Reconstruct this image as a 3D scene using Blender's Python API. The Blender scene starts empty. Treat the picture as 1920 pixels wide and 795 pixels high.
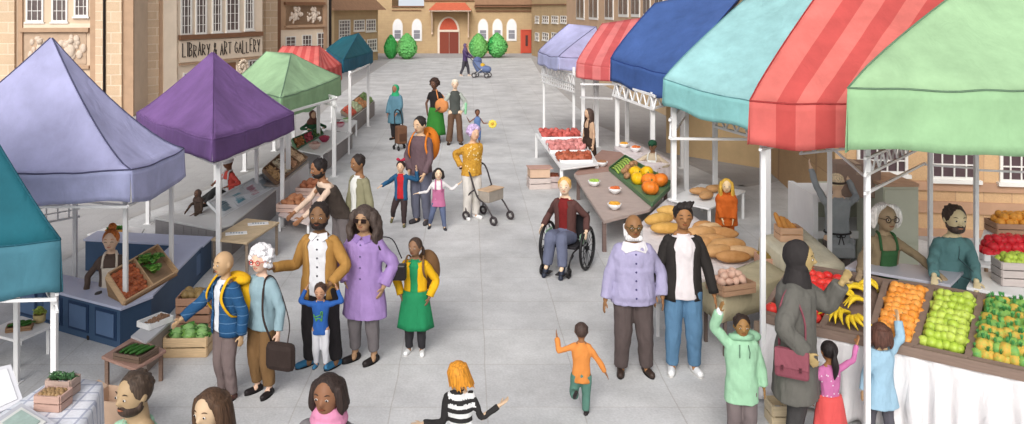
import bpy, math, random
from mathutils import Vector, Matrix, Euler, noise
R = math.radians
PI = math.pi
rnd = random.Random(7)
C = bpy.context.scene.collection
sc = bpy.context.scene

# ------------------------------------------------------------------ camera (street camera with a shift lens)
F, VPX, HY, CH = 1500.0, 880.0, 12.0, 3.78
cd = bpy.data.cameras.new('camera'); cam = bpy.data.objects.new('camera', cd); C.objects.link(cam)
cam.location = (0, 0, CH); cam.rotation_euler = (R(90), 0, 0)
cd.sensor_width = 36; cd.lens = 36 * F / 1920
cd.shift_x = (960 - VPX) / 1920; cd.shift_y = -(397.5 - HY) / 1920
cd.clip_end = 2000; cd.clip_start = 0.1
sc.camera = cam
# ------------------------------------------------------------------ daylight
w = bpy.data.worlds.new("World"); sc.world = w; w.use_nodes = True
nt = w.node_tree; bg = nt.nodes['Background']
sky = nt.nodes.new('ShaderNodeTexSky'); sky.sky_type = 'NISHITA'; sky.sun_disc = False
SUN_EL, SUN_AZ = R(37), R(-166)
sky.sun_elevation = SUN_EL; sky.sun_rotation = SUN_AZ
sky.dust_density = 5; sky.air_density = 0.8; sky.ozone_density = 1.0
hs_ = nt.nodes.new('ShaderNodeHueSaturation'); hs_.inputs['Saturation'].default_value = 0.28
nt.links.new(sky.outputs[0], hs_.inputs['Color']); nt.links.new(hs_.outputs[0], bg.inputs[0])
bg.inputs[1].default_value = 0.15
sl = bpy.data.lights.new('sun', 'SUN'); sl.energy = 1.0; sl.angle = R(34); sl.color = (1, .97, .92)
so = bpy.data.objects.new('sun', sl); C.objects.link(so)
# direction to sun: azimuth measured from +Y clockwise
sd = Vector((math.sin(SUN_AZ) * math.cos(SUN_EL), math.cos(SUN_AZ) * math.cos(SUN_EL), math.sin(SUN_EL)))
so.rotation_euler = sd.to_track_quat('Z', 'Y').to_euler(); so.location = (0, 0, 30)
sc.view_settings.view_transform = 'Standard'; sc.view_settings.look = 'None'
sc.view_settings.exposure = 0.22; sc.view_settings.gamma = 1
sc.cycles.max_bounces = 7; sc.cycles.diffuse_bounces = 4; sc.cycles.transmission_bounces = 4; sc.cycles.use_denoising = True

# ------------------------------------------------------------------ pixel <-> place
def G(px, py):
    D = F * CH / (py - HY); return Vector(((px - VPX) * D / F, D, 0))
def Z(px, py, z):
    D = F * (CH - z) / (py - HY); return Vector(((px - VPX) * D / F, D, z))
def A(px, py, D):
    return Vector(((px - VPX) * D / F, D, CH - (py - HY) * D / F))

# ------------------------------------------------------------------ materials
ALB = 0.86
def lin(c):
    return tuple((((v / 255) / 12.92) if v / 255 <= .04045 else ((v / 255 + .055) / 1.055) ** 2.4) * ALB for v in c)
_m = {}
def mat(col, rough=.75, var=.12, scale=6.0, bump=.15, kind='cloth', col2=None):
    key = (tuple(col), rough, var, scale, bump, kind, tuple(col2) if col2 else None)
    if key in _m: return _m[key]
    m = bpy.data.materials.new(kind); m.use_nodes = True; n = m.node_tree; L = n.links
    b = n.nodes['Principled BSDF']; b.inputs['Roughness'].default_value = rough
    b.inputs['Specular IOR Level'].default_value = .25
    tc = n.nodes.new('ShaderNodeTexCoord')
    c = lin(col)
    def ramp(fac, lo, hi, a=.3, z=.7):
        r = n.nodes.new('ShaderNodeValToRGB'); L.new(fac, r.inputs[0])
        r.color_ramp.elements[0].position = a; r.color_ramp.elements[1].position = z
        r.color_ramp.elements[0].color = (*lo, 1); r.color_ramp.elements[1].color = (*hi, 1); return r
    nz = n.nodes.new('ShaderNodeTexNoise'); nz.inputs['Scale'].default_value = scale; nz.inputs['Detail'].default_value = 6
    nz.inputs['Roughness'].default_value = .62
    L.new(tc.outputs['Object'], nz.inputs['Vector'])
    lo = tuple(v * (1 - var) for v in c); hi = tuple(min(1, v * (1 + var)) for v in c)
    if col2: lo, hi = c, lin(col2)
    r = ramp(nz.outputs['Fac'], lo, hi); out = r.outputs[0]
    fine = n.nodes.new('ShaderNodeTexNoise'); fine.inputs['Scale'].default_value = scale * 14; fine.inputs['Detail'].default_value = 3
    L.new(tc.outputs['Object'], fine.inputs['Vector'])
    h = fine.outputs['Fac']; dist = .004
    if kind == 'hair':
        mp = n.nodes.new('ShaderNodeMapping'); mp.inputs['Scale'].default_value = (90, 90, 7)
        L.new(tc.outputs['Object'], mp.inputs[0]); L.new(mp.outputs[0], fine.inputs['Vector']); fine.inputs['Scale'].default_value = 1
        mx = n.nodes.new('ShaderNodeMixRGB'); mx.blend_type = 'MULTIPLY'; mx.inputs[0].default_value = .6
        r2 = ramp(fine.outputs['Fac'], (.45,) * 3, (1.35,) * 3, .35, .65); L.new(out, mx.inputs[1]); L.new(r2.outputs[0], mx.inputs[2]); out = mx.outputs[0]
        dist = .012
    elif kind in ('cloth', 'canvas'):
        w1 = n.nodes.new('ShaderNodeTexNoise'); w1.inputs['Scale'].default_value = 2.2 if kind == 'canvas' else 7; w1.inputs['Detail'].default_value = 3
        w1.inputs['Distortion'].default_value = .8
        mp = n.nodes.new('ShaderNodeMapping'); mp.inputs['Scale'].default_value = (1.6, 1.6, .5)
        L.new(tc.outputs['Object'], mp.inputs[0]); L.new(mp.outputs[0], w1.inputs['Vector'])
        ad = n.nodes.new('ShaderNodeMath'); ad.operation = 'MULTIPLY_ADD'; ad.inputs[1].default_value = .12 if kind == 'cloth' else .08
        L.new(fine.outputs['Fac'], ad.inputs[0]); L.new(w1.outputs['Fac'], ad.inputs[2]); h = ad.outputs[0]
        dist = .03 if kind == 'cloth' else .05
    elif kind == 'wood':
        mp = n.nodes.new('ShaderNodeMapping'); mp.inputs['Scale'].default_value = (2, 2, 26)
        L.new(tc.outputs['Object'], mp.inputs[0]); L.new(mp.outputs[0], nz.inputs['Vector'])
        dist = .004
    if bump:
        bp = n.nodes.new('ShaderNodeBump'); bp.inputs['Strength'].default_value = bump; bp.inputs['Distance'].default_value = dist
        L.new(h, bp.inputs['Height']); L.new(bp.outputs[0], b.inputs['Normal'])
    L.new(out, b.inputs['Base Color'])
    if kind == 'skin':
        b.inputs['Subsurface Weight'].default_value = 0.0; b.inputs['Roughness'].default_value = .55
    _m[key] = m; return m
def skin(c): return mat(c, .55, .06, 9, .05, 'skin')
def cloth(c, var=.10): return mat(tuple(v * .93 for v in c), .85, var, 5, .65, 'cloth')
def hairm(c): return mat(c, .6, .2, 12, .5, 'hair')
def wood(c, var=.16): return mat(c, .7, var, 3, .2, 'wood')
def paint(c, rough=.45, var=.04): return mat(tuple(v * .96 for v in c), rough, var, 4, .04, 'paint')
def canvas(c): return mat(tuple(v * .95 for v in c), .8, .17, 2.0, .55, 'canvas')
def food(c, c2=None, rough=.45, sc_=22): return mat(tuple(v * .96 for v in c), rough, .24, sc_, .15, 'food', c2)
WHITE = paint((250, 250, 250)); 

# ------------------------------------------------------------------ mesh builder (world coordinates)
MW = {}
class MB:
    def __init__(s): s.v = []; s.f = []; s.m = []; s.cur = 0
    def add(s, vs, fs):
        o = len(s.v); s.v += [Vector(q) for q in vs]
        for f in fs: s.f.append([o + i for i in f]); s.m.append(s.cur)
        return s
    def hexa(s, b, t):           # bottom 4, top 4 (ccw)
        return s.add(list(b) + list(t), [(3, 2, 1, 0), (4, 5, 6, 7), (0, 1, 5, 4), (1, 2, 6, 5), (2, 3, 7, 6), (3, 0, 4, 7)])
    def box(s, c, d, rz=0, M=None):
        x, y, z = (q / 2 for q in d); c = Vector(c)
        pts = [(-x, -y, -z), (x, -y, -z), (x, y, -z), (-x, y, -z), (-x, -y, z), (x, -y, z), (x, y, z), (-x, y, z)]
        m = M if M else Matrix.Rotation(rz, 3, 'Z')
        pts = [c + m @ Vector(p) for p in pts]
        return s.hexa(pts[:4], pts[4:])
    def slab(s, poly, z0, z1):
        n = len(poly); vs = [(p[0], p[1], z0) for p in poly] + [(p[0], p[1], z1) for p in poly]
        return s.add(vs, [tuple(range(n))[::-1], tuple(range(n, 2 * n))] + [(i, (i + 1) % n, n + (i + 1) % n, n + i) for i in range(n)])
    def bar(s, a, b, w, h=None):
        a = Vector(a); b = Vector(b); h = h or w; d = b - a
        if d.length < 1e-6: return s
        z = d.normalized(); up = Vector((0, 0, 1)) if abs(z.z) < .9 else Vector((0, 1, 0))
        x = z.cross(up).normalized() * w / 2; y = x.normalized().cross(z) * h / 2
        q = [-x - y, x - y, x + y, -x + y]
        return s.hexa([a + k for k in q][::-1], [b + k for k in q][::-1])
    def tube(s, pts, rad, n=8, cap=True, fl=1.0, up=None):
        pts = [Vector(p) for p in pts]
        if not hasattr(rad, '__len__'): rad = [rad] * len(pts)
        rings = []; prev = None
        for i, p in enumerate(pts):
            d = (pts[min(i + 1, len(pts) - 1)] - pts[max(i - 1, 0)])
            d = d.normalized() if d.length > 1e-9 else Vector((0, 0, 1))
            if prev is None:
                u = up or (Vector((1, 0, 0)) if abs(d.x) < .8 else Vector((0, 1, 0)))
            else: u = prev
            u = (u - d * u.dot(d)).normalized(); prev = u; v = d.cross(u)
            rings.append([p + (u * math.cos(2 * PI * k / n) + v * math.sin(2 * PI * k / n) * fl) * rad[i] for k in range(n)])
        vs = [q for r in rings for q in r]; fs = []
        for i in range(len(rings) - 1):
            for k in range(n): fs.append((i * n + k, i * n + (k + 1) % n, (i + 1) * n + (k + 1) % n, (i + 1) * n + k))
        if cap: fs += [tuple(range(n))[::-1], tuple((len(rings) - 1) * n + k for k in range(n))]
        return s.add(vs, fs)
    def cap(s, a, b, ra, rb, n=10):      # tapered capsule
        a = Vector(a); b = Vector(b); d = (b - a); L = d.length; d = d.normalized() if L > 1e-6 else Vector((0, 0, 1))
        pts = []; rs = []
        for t in (-.98, -.8, -.45): pts.append(a + d * ra * t); rs.append(ra * math.sqrt(1 - t * t))
        pts.append(a); rs.append(ra); pts.append(b); rs.append(rb)
        for t in (.45, .8, .98): pts.append(b + d * rb * t); rs.append(rb * math.sqrt(1 - t * t))
        return s.tube(pts, rs, n)
    def ell(s, c, r, n=12, m=8, M=None):
        c = Vector(c); r = (r, r, r) if not hasattr(r, '__len__') else r
        vs = []; fs = []
        def T(p): p = Vector((p[0] * r[0], p[1] * r[1], p[2] * r[2])); return c + (M @ p if M else p)
        vs.append(T((0, 0, -1)))
        for j in range(1, m):
            a = -PI / 2 + PI * j / m
            for k in range(n): vs.append(T((math.cos(a) * math.cos(2 * PI * k / n), math.cos(a) * math.sin(2 * PI * k / n), math.sin(a))))
        vs.append(T((0, 0, 1)))
        for k in range(n): fs.append((0, 1 + (k + 1) % n, 1 + k))
        for j in range(m - 2):
            for k in range(n): a0 = 1 + j * n + k; b0 = 1 + j * n + (k + 1) % n; fs.append((a0, b0, b0 + n, a0 + n))
        t = len(vs) - 1; o = 1 + (m - 2) * n
        for k in range(n): fs.append((t, o + k, o + (k + 1) % n))
        return s.add(vs, fs)
    def lathe(s, c, prof, n=20, M=None):
        vs = []; fs = []; c = Vector(c)
        for r, z in prof:
            for k in range(n):
                p = Vector((r * math.cos(2 * PI * k / n), r * math.sin(2 * PI * k / n), z)); vs.append(c + (M @ p if M else p))
        for i in range(len(prof) - 1):
            for k in range(n): fs.append((i * n + k, i * n + (k + 1) % n, (i + 1) * n + (k + 1) % n, (i + 1) * n + k))
        fs += [tuple(range(n))[::-1], tuple((len(prof) - 1) * n + k for k in range(n))]
        return s.add(vs, fs)
    def torus(s, c, R_, r, M=None, n=32, m=8):
        vs = []; fs = []; c = Vector(c)
        for i in range(n):
            a = 2 * PI * i / n
            for j in range(m):
                b = 2 * PI * j / m; p = Vector(((R_ + r * math.cos(b)) * math.cos(a), (R_ + r * math.cos(b)) * math.sin(a), r * math.sin(b)))
                vs.append(c + (M @ p if M else p))
        for i in range(n):
            for j in range(m): fs.append((i * m + j, ((i + 1) % n) * m + j, ((i + 1) % n) * m + (j + 1) % m, i * m + (j + 1) % m))
        return s.add(vs, fs)
    def loft(s, rings, cap=True, closed=True):
        n = len(rings[0]); vs = [q for r in rings for q in r]; fs = []
        for i in range(len(rings) - 1):
            for k in range(n if closed else n - 1): fs.append((i * n + k, i * n + (k + 1) % n, (i + 1) * n + (k + 1) % n, (i + 1) * n + k))
        if cap: fs += [tuple(range(n))[::-1], tuple((len(rings) - 1) * n + k for k in range(n))]
        return s.add(vs, fs)
    def mesh(s, name, mats, smooth, origin=None, W=None):
        me = bpy.data.meshes.new(name)
        inv = W.inverted() if W else None
        vs = [(inv @ q if inv else q - origin) if (inv or origin is not None) else q for q in s.v]
        me.from_pydata([tuple(q) for q in vs], [], s.f)
        for m in mats: me.materials.append(m)
        if len(mats) > 1: me.polygons.foreach_set('material_index', s.m)
        if smooth: me.polygons.foreach_set('use_smooth', [True] * len(me.polygons))
        me.update(); return me
    def build(s, name, m, parent=None, smooth=False, bevel=0, local=False, solid=0):
        mats = list(m) if isinstance(m, (list, tuple)) else [m]
        if parent is not None:
            W = MW[parent.name]; me = s.mesh(name, mats, smooth, W=None if local else W)
            o = bpy.data.objects.new(name, me); C.objects.link(o); o.parent = parent; MW[o.name] = W
        else:
            n = len(s.v); org = Vector((sum(q.x for q in s.v) / n, sum(q.y for q in s.v) / n, min(q.z for q in s.v)))
            me = s.mesh(name, mats, smooth, origin=org)
            o = bpy.data.objects.new(name, me); C.objects.link(o); o.location = org; MW[o.name] = Matrix.Translation(org)
        if bevel:
            b = o.modifiers.new('bevel', 'BEVEL'); b.width = bevel; b.segments = 2; b.limit_method = 'ANGLE'
        if solid:
            b = o.modifiers.new('solid', 'SOLIDIFY'); b.thickness = solid; b.offset = 0
        return o
def tag(o, label=None, cat=None, group=None, kind=None):
    if label: o['label'] = label
    if cat: o['category'] = cat
    if group: o['group'] = group
    if kind: o['kind'] = kind
    return o
def thing(name, label, cat, loc=(0, 0, 0), rz=0, group=None):
    o = bpy.data.objects.new(name, None); C.objects.link(o); o.empty_display_size = .2
    o.location = loc; o.rotation_euler = (0, 0, rz)
    MW[o.name] = Matrix.Translation(Vector(loc)) @ Matrix.Rotation(rz, 4, 'Z')
    return tag(o, label, cat, group)
def dup(root, loc=None, rz=None, label=None, parent=None, rot=None):
    c = root.copy(); C.objects.link(c)
    if parent is not None: c.parent = parent
    if loc is not None: c.location = loc
    if rot is not None: c.rotation_euler = rot
    elif rz is not None: c.rotation_euler = (0, 0, rz)
    if label: c['label'] = label
    for ch in list(root.children): dup(ch, parent=c)
    return c
def crease(me, amp=.0075):
    """soft folds running mostly down the cloth"""
    n = len(me.vertices); sd_ = n * .013; co = [0.0] * (3 * n); no = [0.0] * (3 * n)
    me.vertices.foreach_get('co', co); me.vertex_normals.foreach_get('vector', no)
    for i in range(0, 3 * n, 3):
        x, y, z = co[i:i + 3]; k = amp * (noise.noise(Vector((x * 17 + sd_, y * 17, z * 5.5))) + .7 * noise.noise(Vector((x * 9, y * 9 + sd_, z * 15 + x * 14))))
        co[i] += no[i] * k; co[i + 1] += no[i + 1] * k; co[i + 2] += no[i + 2] * k
    me.vertices.foreach_set('co', co); me.update()
def blob(name, mb, m, parent, vox, smooth=2, local=True):
    """one continuous skin grown over overlapping closed volumes"""
    me = mb.mesh('tmp', [], False, W=None if local else MW[parent.name]); t = bpy.data.objects.new('tmp', me); C.objects.link(t)
    r = t.modifiers.new('r', 'REMESH'); r.mode = 'VOXEL'; r.voxel_size = vox
    if smooth:
        q = t.modifiers.new('s', 'SMOOTH'); q.iterations = smooth; q.factor = .5
    dg = bpy.context.evaluated_depsgraph_get()
    nm = bpy.data.meshes.new_from_object(t.evaluated_get(dg)); nm.name = name
    bpy.data.objects.remove(t); bpy.data.meshes.remove(me)
    if name in ('shirt', 'coat', 'hoodie', 'trousers', 'headscarf', 'waistcoat', 'pinafore', 'scarf'): crease(nm)
    nm.materials.clear(); nm.materials.append(m)
    nm.polygons.foreach_set('use_smooth', [True] * len(nm.polygons))
    o = bpy.data.objects.new(name, nm); C.objects.link(o); o.parent = parent; MW[o.name] = MW[parent.name]
    return o
def crv(pts, k=4):      # Catmull-Rom resample
    P = [Vector(p) for p in pts]; P = [P[0] * 2 - P[1]] + P + [P[-1] * 2 - P[-2]]; out = []
    for i in range(1, len(P) - 2):
        a, b, c, d = P[i - 1], P[i], P[i + 1], P[i + 2]
        for j in range(k):
            t = j / k; out.append(.5 * ((2 * b) + (c - a) * t + (2 * a - 5 * b + 4 * c - d) * t * t + (3 * b - a - 3 * c + d) * t ** 3))
    out.append(P[-2]); return out
V = Vector
STEM = food((96, 120, 60))
# ------------------------------------------------------------------ the setting: ground, paving, sky
def brickmat(c1, c2, mort, bw, bh, ms=.012, offset=.5, rough=.85, vec='Object', axes=None, bump=.4, var=.15):
    m = bpy.data.materials.new('masonry'); m.use_nodes = True; n = m.node_tree; L = n.links; b = n.nodes['Principled BSDF']
    b.inputs['Roughness'].default_value = rough; b.inputs['Specular IOR Level'].default_value = .2
    tc = n.nodes.new('ShaderNodeTexCoord'); src = tc.outputs['Object']
    if axes:
        sp = n.nodes.new('ShaderNodeSeparateXYZ'); cb = n.nodes.new('ShaderNodeCombineXYZ'); L.new(src, sp.inputs[0])
        for i, a in enumerate(axes): L.new(sp.outputs['XYZ'.index(a)], cb.inputs[i])
        src = cb.outputs[0]
    br = n.nodes.new('ShaderNodeTexBrick'); br.offset = offset; br.squash = 1
    br.inputs['Scale'].default_value = 1; br.inputs['Brick Width'].default_value = bw; br.inputs['Row Height'].default_value = bh
    br.inputs['Mortar Size'].default_value = ms; br.inputs['Mortar Smooth'].default_value = .2
    for k, c in (('Color1', c1), ('Color2', c2), ('Mortar', mort)): br.inputs[k].default_value = (*lin(c), 1)
    nd = n.nodes.new('ShaderNodeTexNoise'); nd.inputs['Scale'].default_value = 1.3; nd.inputs['Detail'].default_value = 4
    L.new(src, nd.inputs['Vector'])
    mv = n.nodes.new('ShaderNodeMixRGB'); mv.blend_type = 'LINEAR_LIGHT'; mv.inputs[0].default_value = .02
    L.new(src, mv.inputs[1]); L.new(nd.outputs['Color'], mv.inputs[2]); L.new(mv.outputs[0], br.inputs['Vector'])
    nz = n.nodes.new('ShaderNodeTexNoise'); nz.inputs['Scale'].default_value = .9; nz.inputs['Detail'].default_value = 9; nz.inputs['Roughness'].default_value = .7
    L.new(tc.outputs['Object'], nz.inputs['Vector'])
    r = n.nodes.new('ShaderNodeValToRGB'); L.new(nz.outputs['Fac'], r.inputs[0]); r.color_ramp.elements[0].position = .32; r.color_ramp.elements[1].position = .68
    r.color_ramp.elements[0].color = (1 - var,) * 3 + (1,); r.color_ramp.elements[1].color = (1 + var * .6,) * 3 + (1,)
    fn = n.nodes.new('ShaderNodeTexNoise'); fn.inputs['Scale'].default_value = 40; fn.inputs['Detail'].default_value = 4; L.new(tc.outputs['Object'], fn.inputs['Vector'])
    r3 = n.nodes.new('ShaderNodeValToRGB'); L.new(fn.outputs['Fac'], r3.inputs[0]); r3.color_ramp.elements[0].position = .3; r3.color_ramp.elements[1].position = .7
    r3.color_ramp.elements[0].color = (.9,) * 3 + (1,); r3.color_ramp.elements[1].color = (1.06,) * 3 + (1,)
    mx = n.nodes.new('ShaderNodeMixRGB'); mx.blend_type = 'MULTIPLY'; mx.inputs[0].default_value = 1
    L.new(br.outputs['Color'], mx.inputs[1]); L.new(r.outputs[0], mx.inputs[2])
    m2 = n.nodes.new('ShaderNodeMixRGB'); m2.blend_type = 'MULTIPLY'; m2.inputs[0].default_value = 1
    L.new(mx.outputs[0], m2.inputs[1]); L.new(r3.outputs[0], m2.inputs[2]); L.new(m2.outputs[0], b.inputs['Base Color'])
    bp = n.nodes.new('ShaderNodeBump'); bp.inputs['Strength'].default_value = bump; bp.inputs['Distance'].default_value = .01
    mt = n.nodes.new('ShaderNodeMath'); mt.operation = 'MULTIPLY_ADD'; mt.inputs[1].default_value = -1; L.new(br.outputs['Fac'], mt.inputs[0]); L.new(fn.outputs['Fac'], mt.inputs[2])
    L.new(mt.outputs[0], bp.inputs['Height']); L.new(bp.outputs[0], b.inputs['Normal'])
    return m
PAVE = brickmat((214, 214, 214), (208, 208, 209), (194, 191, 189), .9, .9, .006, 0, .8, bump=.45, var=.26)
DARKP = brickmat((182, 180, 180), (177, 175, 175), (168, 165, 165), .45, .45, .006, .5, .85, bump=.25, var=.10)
KERB = mat((178, 175, 173), .85, .1, 3, .2, 'stone')
def place(o, x=0, y=0, z=0): o.location = (x, y, z); return o
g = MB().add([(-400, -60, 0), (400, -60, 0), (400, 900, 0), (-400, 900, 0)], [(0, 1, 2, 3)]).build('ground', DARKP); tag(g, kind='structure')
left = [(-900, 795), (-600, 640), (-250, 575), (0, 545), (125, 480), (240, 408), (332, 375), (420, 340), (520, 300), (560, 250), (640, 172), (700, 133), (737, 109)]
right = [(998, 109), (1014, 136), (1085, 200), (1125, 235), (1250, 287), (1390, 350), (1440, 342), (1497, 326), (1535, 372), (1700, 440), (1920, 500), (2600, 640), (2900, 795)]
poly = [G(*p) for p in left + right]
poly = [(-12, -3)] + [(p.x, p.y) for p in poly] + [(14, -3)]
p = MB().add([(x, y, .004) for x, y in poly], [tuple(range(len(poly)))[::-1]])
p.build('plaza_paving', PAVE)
tag(bpy.data.objects['plaza_paving'], kind='structure')
sm = bpy.data.materials.new('sky_glow'); sm.use_nodes = True; n_ = sm.node_tree; n_.nodes.remove(n_.nodes['Principled BSDF'])
em = n_.nodes.new('ShaderNodeEmission'); em.inputs[1].default_value = .86; tcx = n_.nodes.new('ShaderNodeTexCoord'); nx_ = n_.nodes.new('ShaderNodeTexNoise'); nx_.inputs['Scale'].default_value = .02
rx_ = n_.nodes.new('ShaderNodeValToRGB'); rx_.color_ramp.elements[0].color = (*lin((222, 236, 252)), 1); rx_.color_ramp.elements[1].color = (*lin((250, 252, 255)), 1)
n_.links.new(tcx.outputs['Object'], nx_.inputs['Vector']); n_.links.new(nx_.outputs['Fac'], rx_.inputs[0]); n_.links.new(rx_.outputs[0], em.inputs[0]); n_.links.new(em.outputs[0], n_.nodes['Material Output'].inputs['Surface'])
sk_ = MB(); ring = [(math.sin(R(q)) * 850, math.cos(R(q)) * 850) for q in range(-60, 61, 5)]
sk_.v = [Vector((x, y, z)) for z in (-2, 60, 160) for x, y in ring]; L_n = len(ring)
for j in range(2):
    for i in range(L_n - 1): sk_.f.append([j * L_n + i, j * L_n + i + 1, (j + 1) * L_n + i + 1, (j + 1) * L_n + i]); sk_.m.append(0)
tag(sk_.build('sky', sm, smooth=True), kind='structure')
# narrow kerb strip of paler setts round the plaza
ks = MB()
for side in (left, right):
    q = [G(*a) for a in side]
    for a, b in zip(q[:-1], q[1:]):
        d = (b - a).normalized(); nn = Vector((-d.y, d.x, 0)) * (.09)
        ks.add([a - nn + Vector((0, 0, .008)), b - nn + Vector((0, 0, .008)), b + nn + Vector((0, 0, .008)), a + nn + Vector((0, 0, .008))], [(0, 1, 2, 3)])
tag(ks.build('kerb_strip', KERB), kind='structure')

# ------------------------------------------------------------------ facades
class FA:
    def __init__(s, pxL, DL, pxR, DR):
        s.a = Vector(((pxL - VPX) * DL / F, DL, 0)); s.b = Vector(((pxR - VPX) * DR / F, DR, 0))
        s.u = (s.b - s.a).normalized(); s.L = (s.b - s.a).length; s.n = Vector((s.u.y, -s.u.x, 0))
    def t(s, px):
        k = (px - VPX) / F   # X = k Y
        return (k * s.a.y - s.a.x) / (s.u.x - k * s.u.y)
    def z(s, px, py):
        y = s.a.y + s.u.y * s.t(px); return CH - (py - HY) * y / F
    def P(s, t, z, out=0): return s.a + s.u * t + s.n * out + Vector((0, 0, z))
    def box(s, mb, t0, z0, t1, z1, o0, o1):
        return mb.hexa([s.P(t0, z0, o1), s.P(t1, z0, o1), s.P(t1, z0, o0), s.P(t0, z0, o0)], [s.P(t0, z1, o1), s.P(t1, z1, o1), s.P(t1, z1, o0), s.P(t0, z1, o0)])
    def rect(s, mb, x0, y0, x1, y1, o0, o1):
        xm = (x0 + x1) / 2; return s.box(mb, s.t(x0), s.z(xm, y1), s.t(x1), s.z(xm, y0), o0, o1)
PANE = paint((112, 100, 98), .25, .25); PANE2 = paint((128, 122, 122), .25, .2)
FRAME = paint((245, 242, 236), .5)
def window(f, par, x0, y0, x1, y1, nx, ny, pane=None, fw=.05, ext_top=0, group=None, bw=.022):
    t0, t1 = f.t(x0), f.t(x1); xm = (x0 + x1) / 2; z0, z1 = f.z(xm, y1), f.z(xm, y0) + ext_top
    m = MB()
    f.box(m, t0, z0, t0 + fw, z1, -.04, .045); f.box(m, t1 - fw, z0, t1, z1, -.04, .045)
    f.box(m, t0 + fw, z0, t1 - fw, z0 + fw, -.04, .045); f.box(m, t0 + fw, z1 - fw, t1 - fw, z1, -.04, .045)
    for i in range(1, nx): tt = t0 + (t1 - t0) * i / nx; f.box(m, tt - bw / 2, z0 + fw, tt + bw / 2, z1 - fw, -.02, .035)
    for i in range(1, ny): zz = z0 + (z1 - z0) * i / ny; f.box(m, t0 + fw, zz - bw / 2, t1 - fw, zz + bw / 2, -.02, .032)
    o = m.build('window', FRAME, par)
    p = MB(); f.box(p, t0 + fw * .5, z0 + fw * .5, t1 - fw * .5, z1 - fw * .5, -.03, .012); p.build('pane', pane or PANE, o)
    s = MB(); f.box(s, t0 - .04, z0 - .06, t1 + .04, z0, -.04, .09); s.build('sill', FRAME, o)
    return o
def part(par, name, m, fn, **k):
    mb = MB(); fn(mb); return mb.build(name, m, par, **k)
def relief(f, par, x0, y0, x1, y1, seed, col=(218, 200, 182)):
    """carved stone panel with figure groups in low relief"""
    r = random.Random(seed); m = MB(); f.rect(m, x0, y0, x1, y1, -.02, .03)
    o = m.build('relief_panel', mat((196, 170, 146), .9, .1, 5, .3, 'stone'), par)
    c = MB(); t0, t1 = f.t(x0), f.t(x1); xm = (x0 + x1) / 2; z0, z1 = f.z(xm, y1), f.z(xm, y0); h = z1 - z0; L = t1 - t0
    for cx in (.25, .76):
        c = MB()
        for k in range(34):
            a = r.uniform(0, 2 * PI); q = r.random() ** .6
            t = t0 + L * (cx + .20 * q * math.cos(a)); z = z0 + h * (.5 + .40 * q * math.sin(a)); s_ = h * r.uniform(.045, .11)
            c.ell(f.P(t, z, .03), (s_, s_ * .6, s_ * r.uniform(.8, 1.5)), 10, 6)
        c.ell(f.P(t0 + L * cx, z0 + h * .74, .08), h * .10, 10, 8); c.ell(f.P(t0 + L * cx, z0 + h * .45, .05), (h * .13, .1, h * .24), 10, 8)
        c.build('carving', mat(col, .9, .1, 9, .4, 'stone'), o, smooth=True)
    return o
STONE = brickmat((226, 200, 170), (216, 188, 157), (236, 216, 190), .62, .36, .018, .5, axes='XZY', var=.12)
STONE2 = brickmat((228, 200, 170), (218, 190, 160), (236, 216, 190), .5, .30, .016, .5, axes='XZY', var=.12)
TAN = mat((222, 198, 172), .9, .08, 1.5, .2, 'render'); TANL = mat((238, 220, 198), .9, .07, 1.5, .2, 'render')
BROWN = mat((190, 158, 130), .8, .1, 3, .2, 'render'); DKB = mat((133, 96, 72), .8, .1, 3, .2, 'render')
OCHRE = brickmat((198, 171, 132), (193, 165, 128), (187, 159, 123), .5, .2, .008, .5, axes='XZY', bump=.2, var=.10)
PIPE = paint((42, 36, 34), .5)
ROOFB = mat((150, 116, 90), .85, .12, 4, .3, 'roof')
def block(par, f, t0, t1, z1, m, depth=7, name='wall', o1=0, z0=0):
    return part(par, name, m, lambda b: f.box(b, t0, z0, t1, z1, -depth, o1))

# corner building on the left, tall windows, carved panel
f = FA(-330, 26.8, 252, 27.6); T = f.t
bld = thing('stone_building', 'brown stone corner building with carved panel beneath three tall windows', 'building', f.P(f.L / 2, 0))
block(bld, f, 0, f.L, 9.5, TAN)
for x0, x1, m, o in ((-330, -235, STONE, .12), (-60, 30, STONE, .12), (36, 44, BROWN, .09), (171, 182, BROWN, .10), (182, 196, STONE2, .16), (204, 232, STONE, .22), (232, 252, BROWN, .12)):
    part(bld, 'pilaster', m, lambda b: f.box(b, T(x0), 0, T(x1), 9.3, .0, o))
for x0, x1, y1 in ((49, 82, 41), (97, 127, 41), (139, 166, 31)):
    window(f, bld, x0, -62, x1, y1, 3, 5, fw=.06)
part(bld, 'panel_band', TANL, lambda b: (f.rect(b, 45, 44, 170, 52, .0, .05)))
part(bld, 'moulding', BROWN, lambda b: (f.rect(b, 40, 52, 168, 60, .0, .14)))
relief(f, bld, 48, 62, 162, 121, 3)
part(bld, 'base_moulding', BROWN, lambda b: (f.rect(b, 44, 123, 168, 129, .0, .10)))
part(bld, 'cornice', BROWN, lambda b: f.box(b, -.2, 9.5, f.L + .2, 9.9, -7, .4))
part(bld, 'drainpipe', PIPE, lambda b: b.tube([f.P(T(200), 0.3, .22), f.P(T(200), 9.4, .22)], .045, 10), smooth=True)
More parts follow.
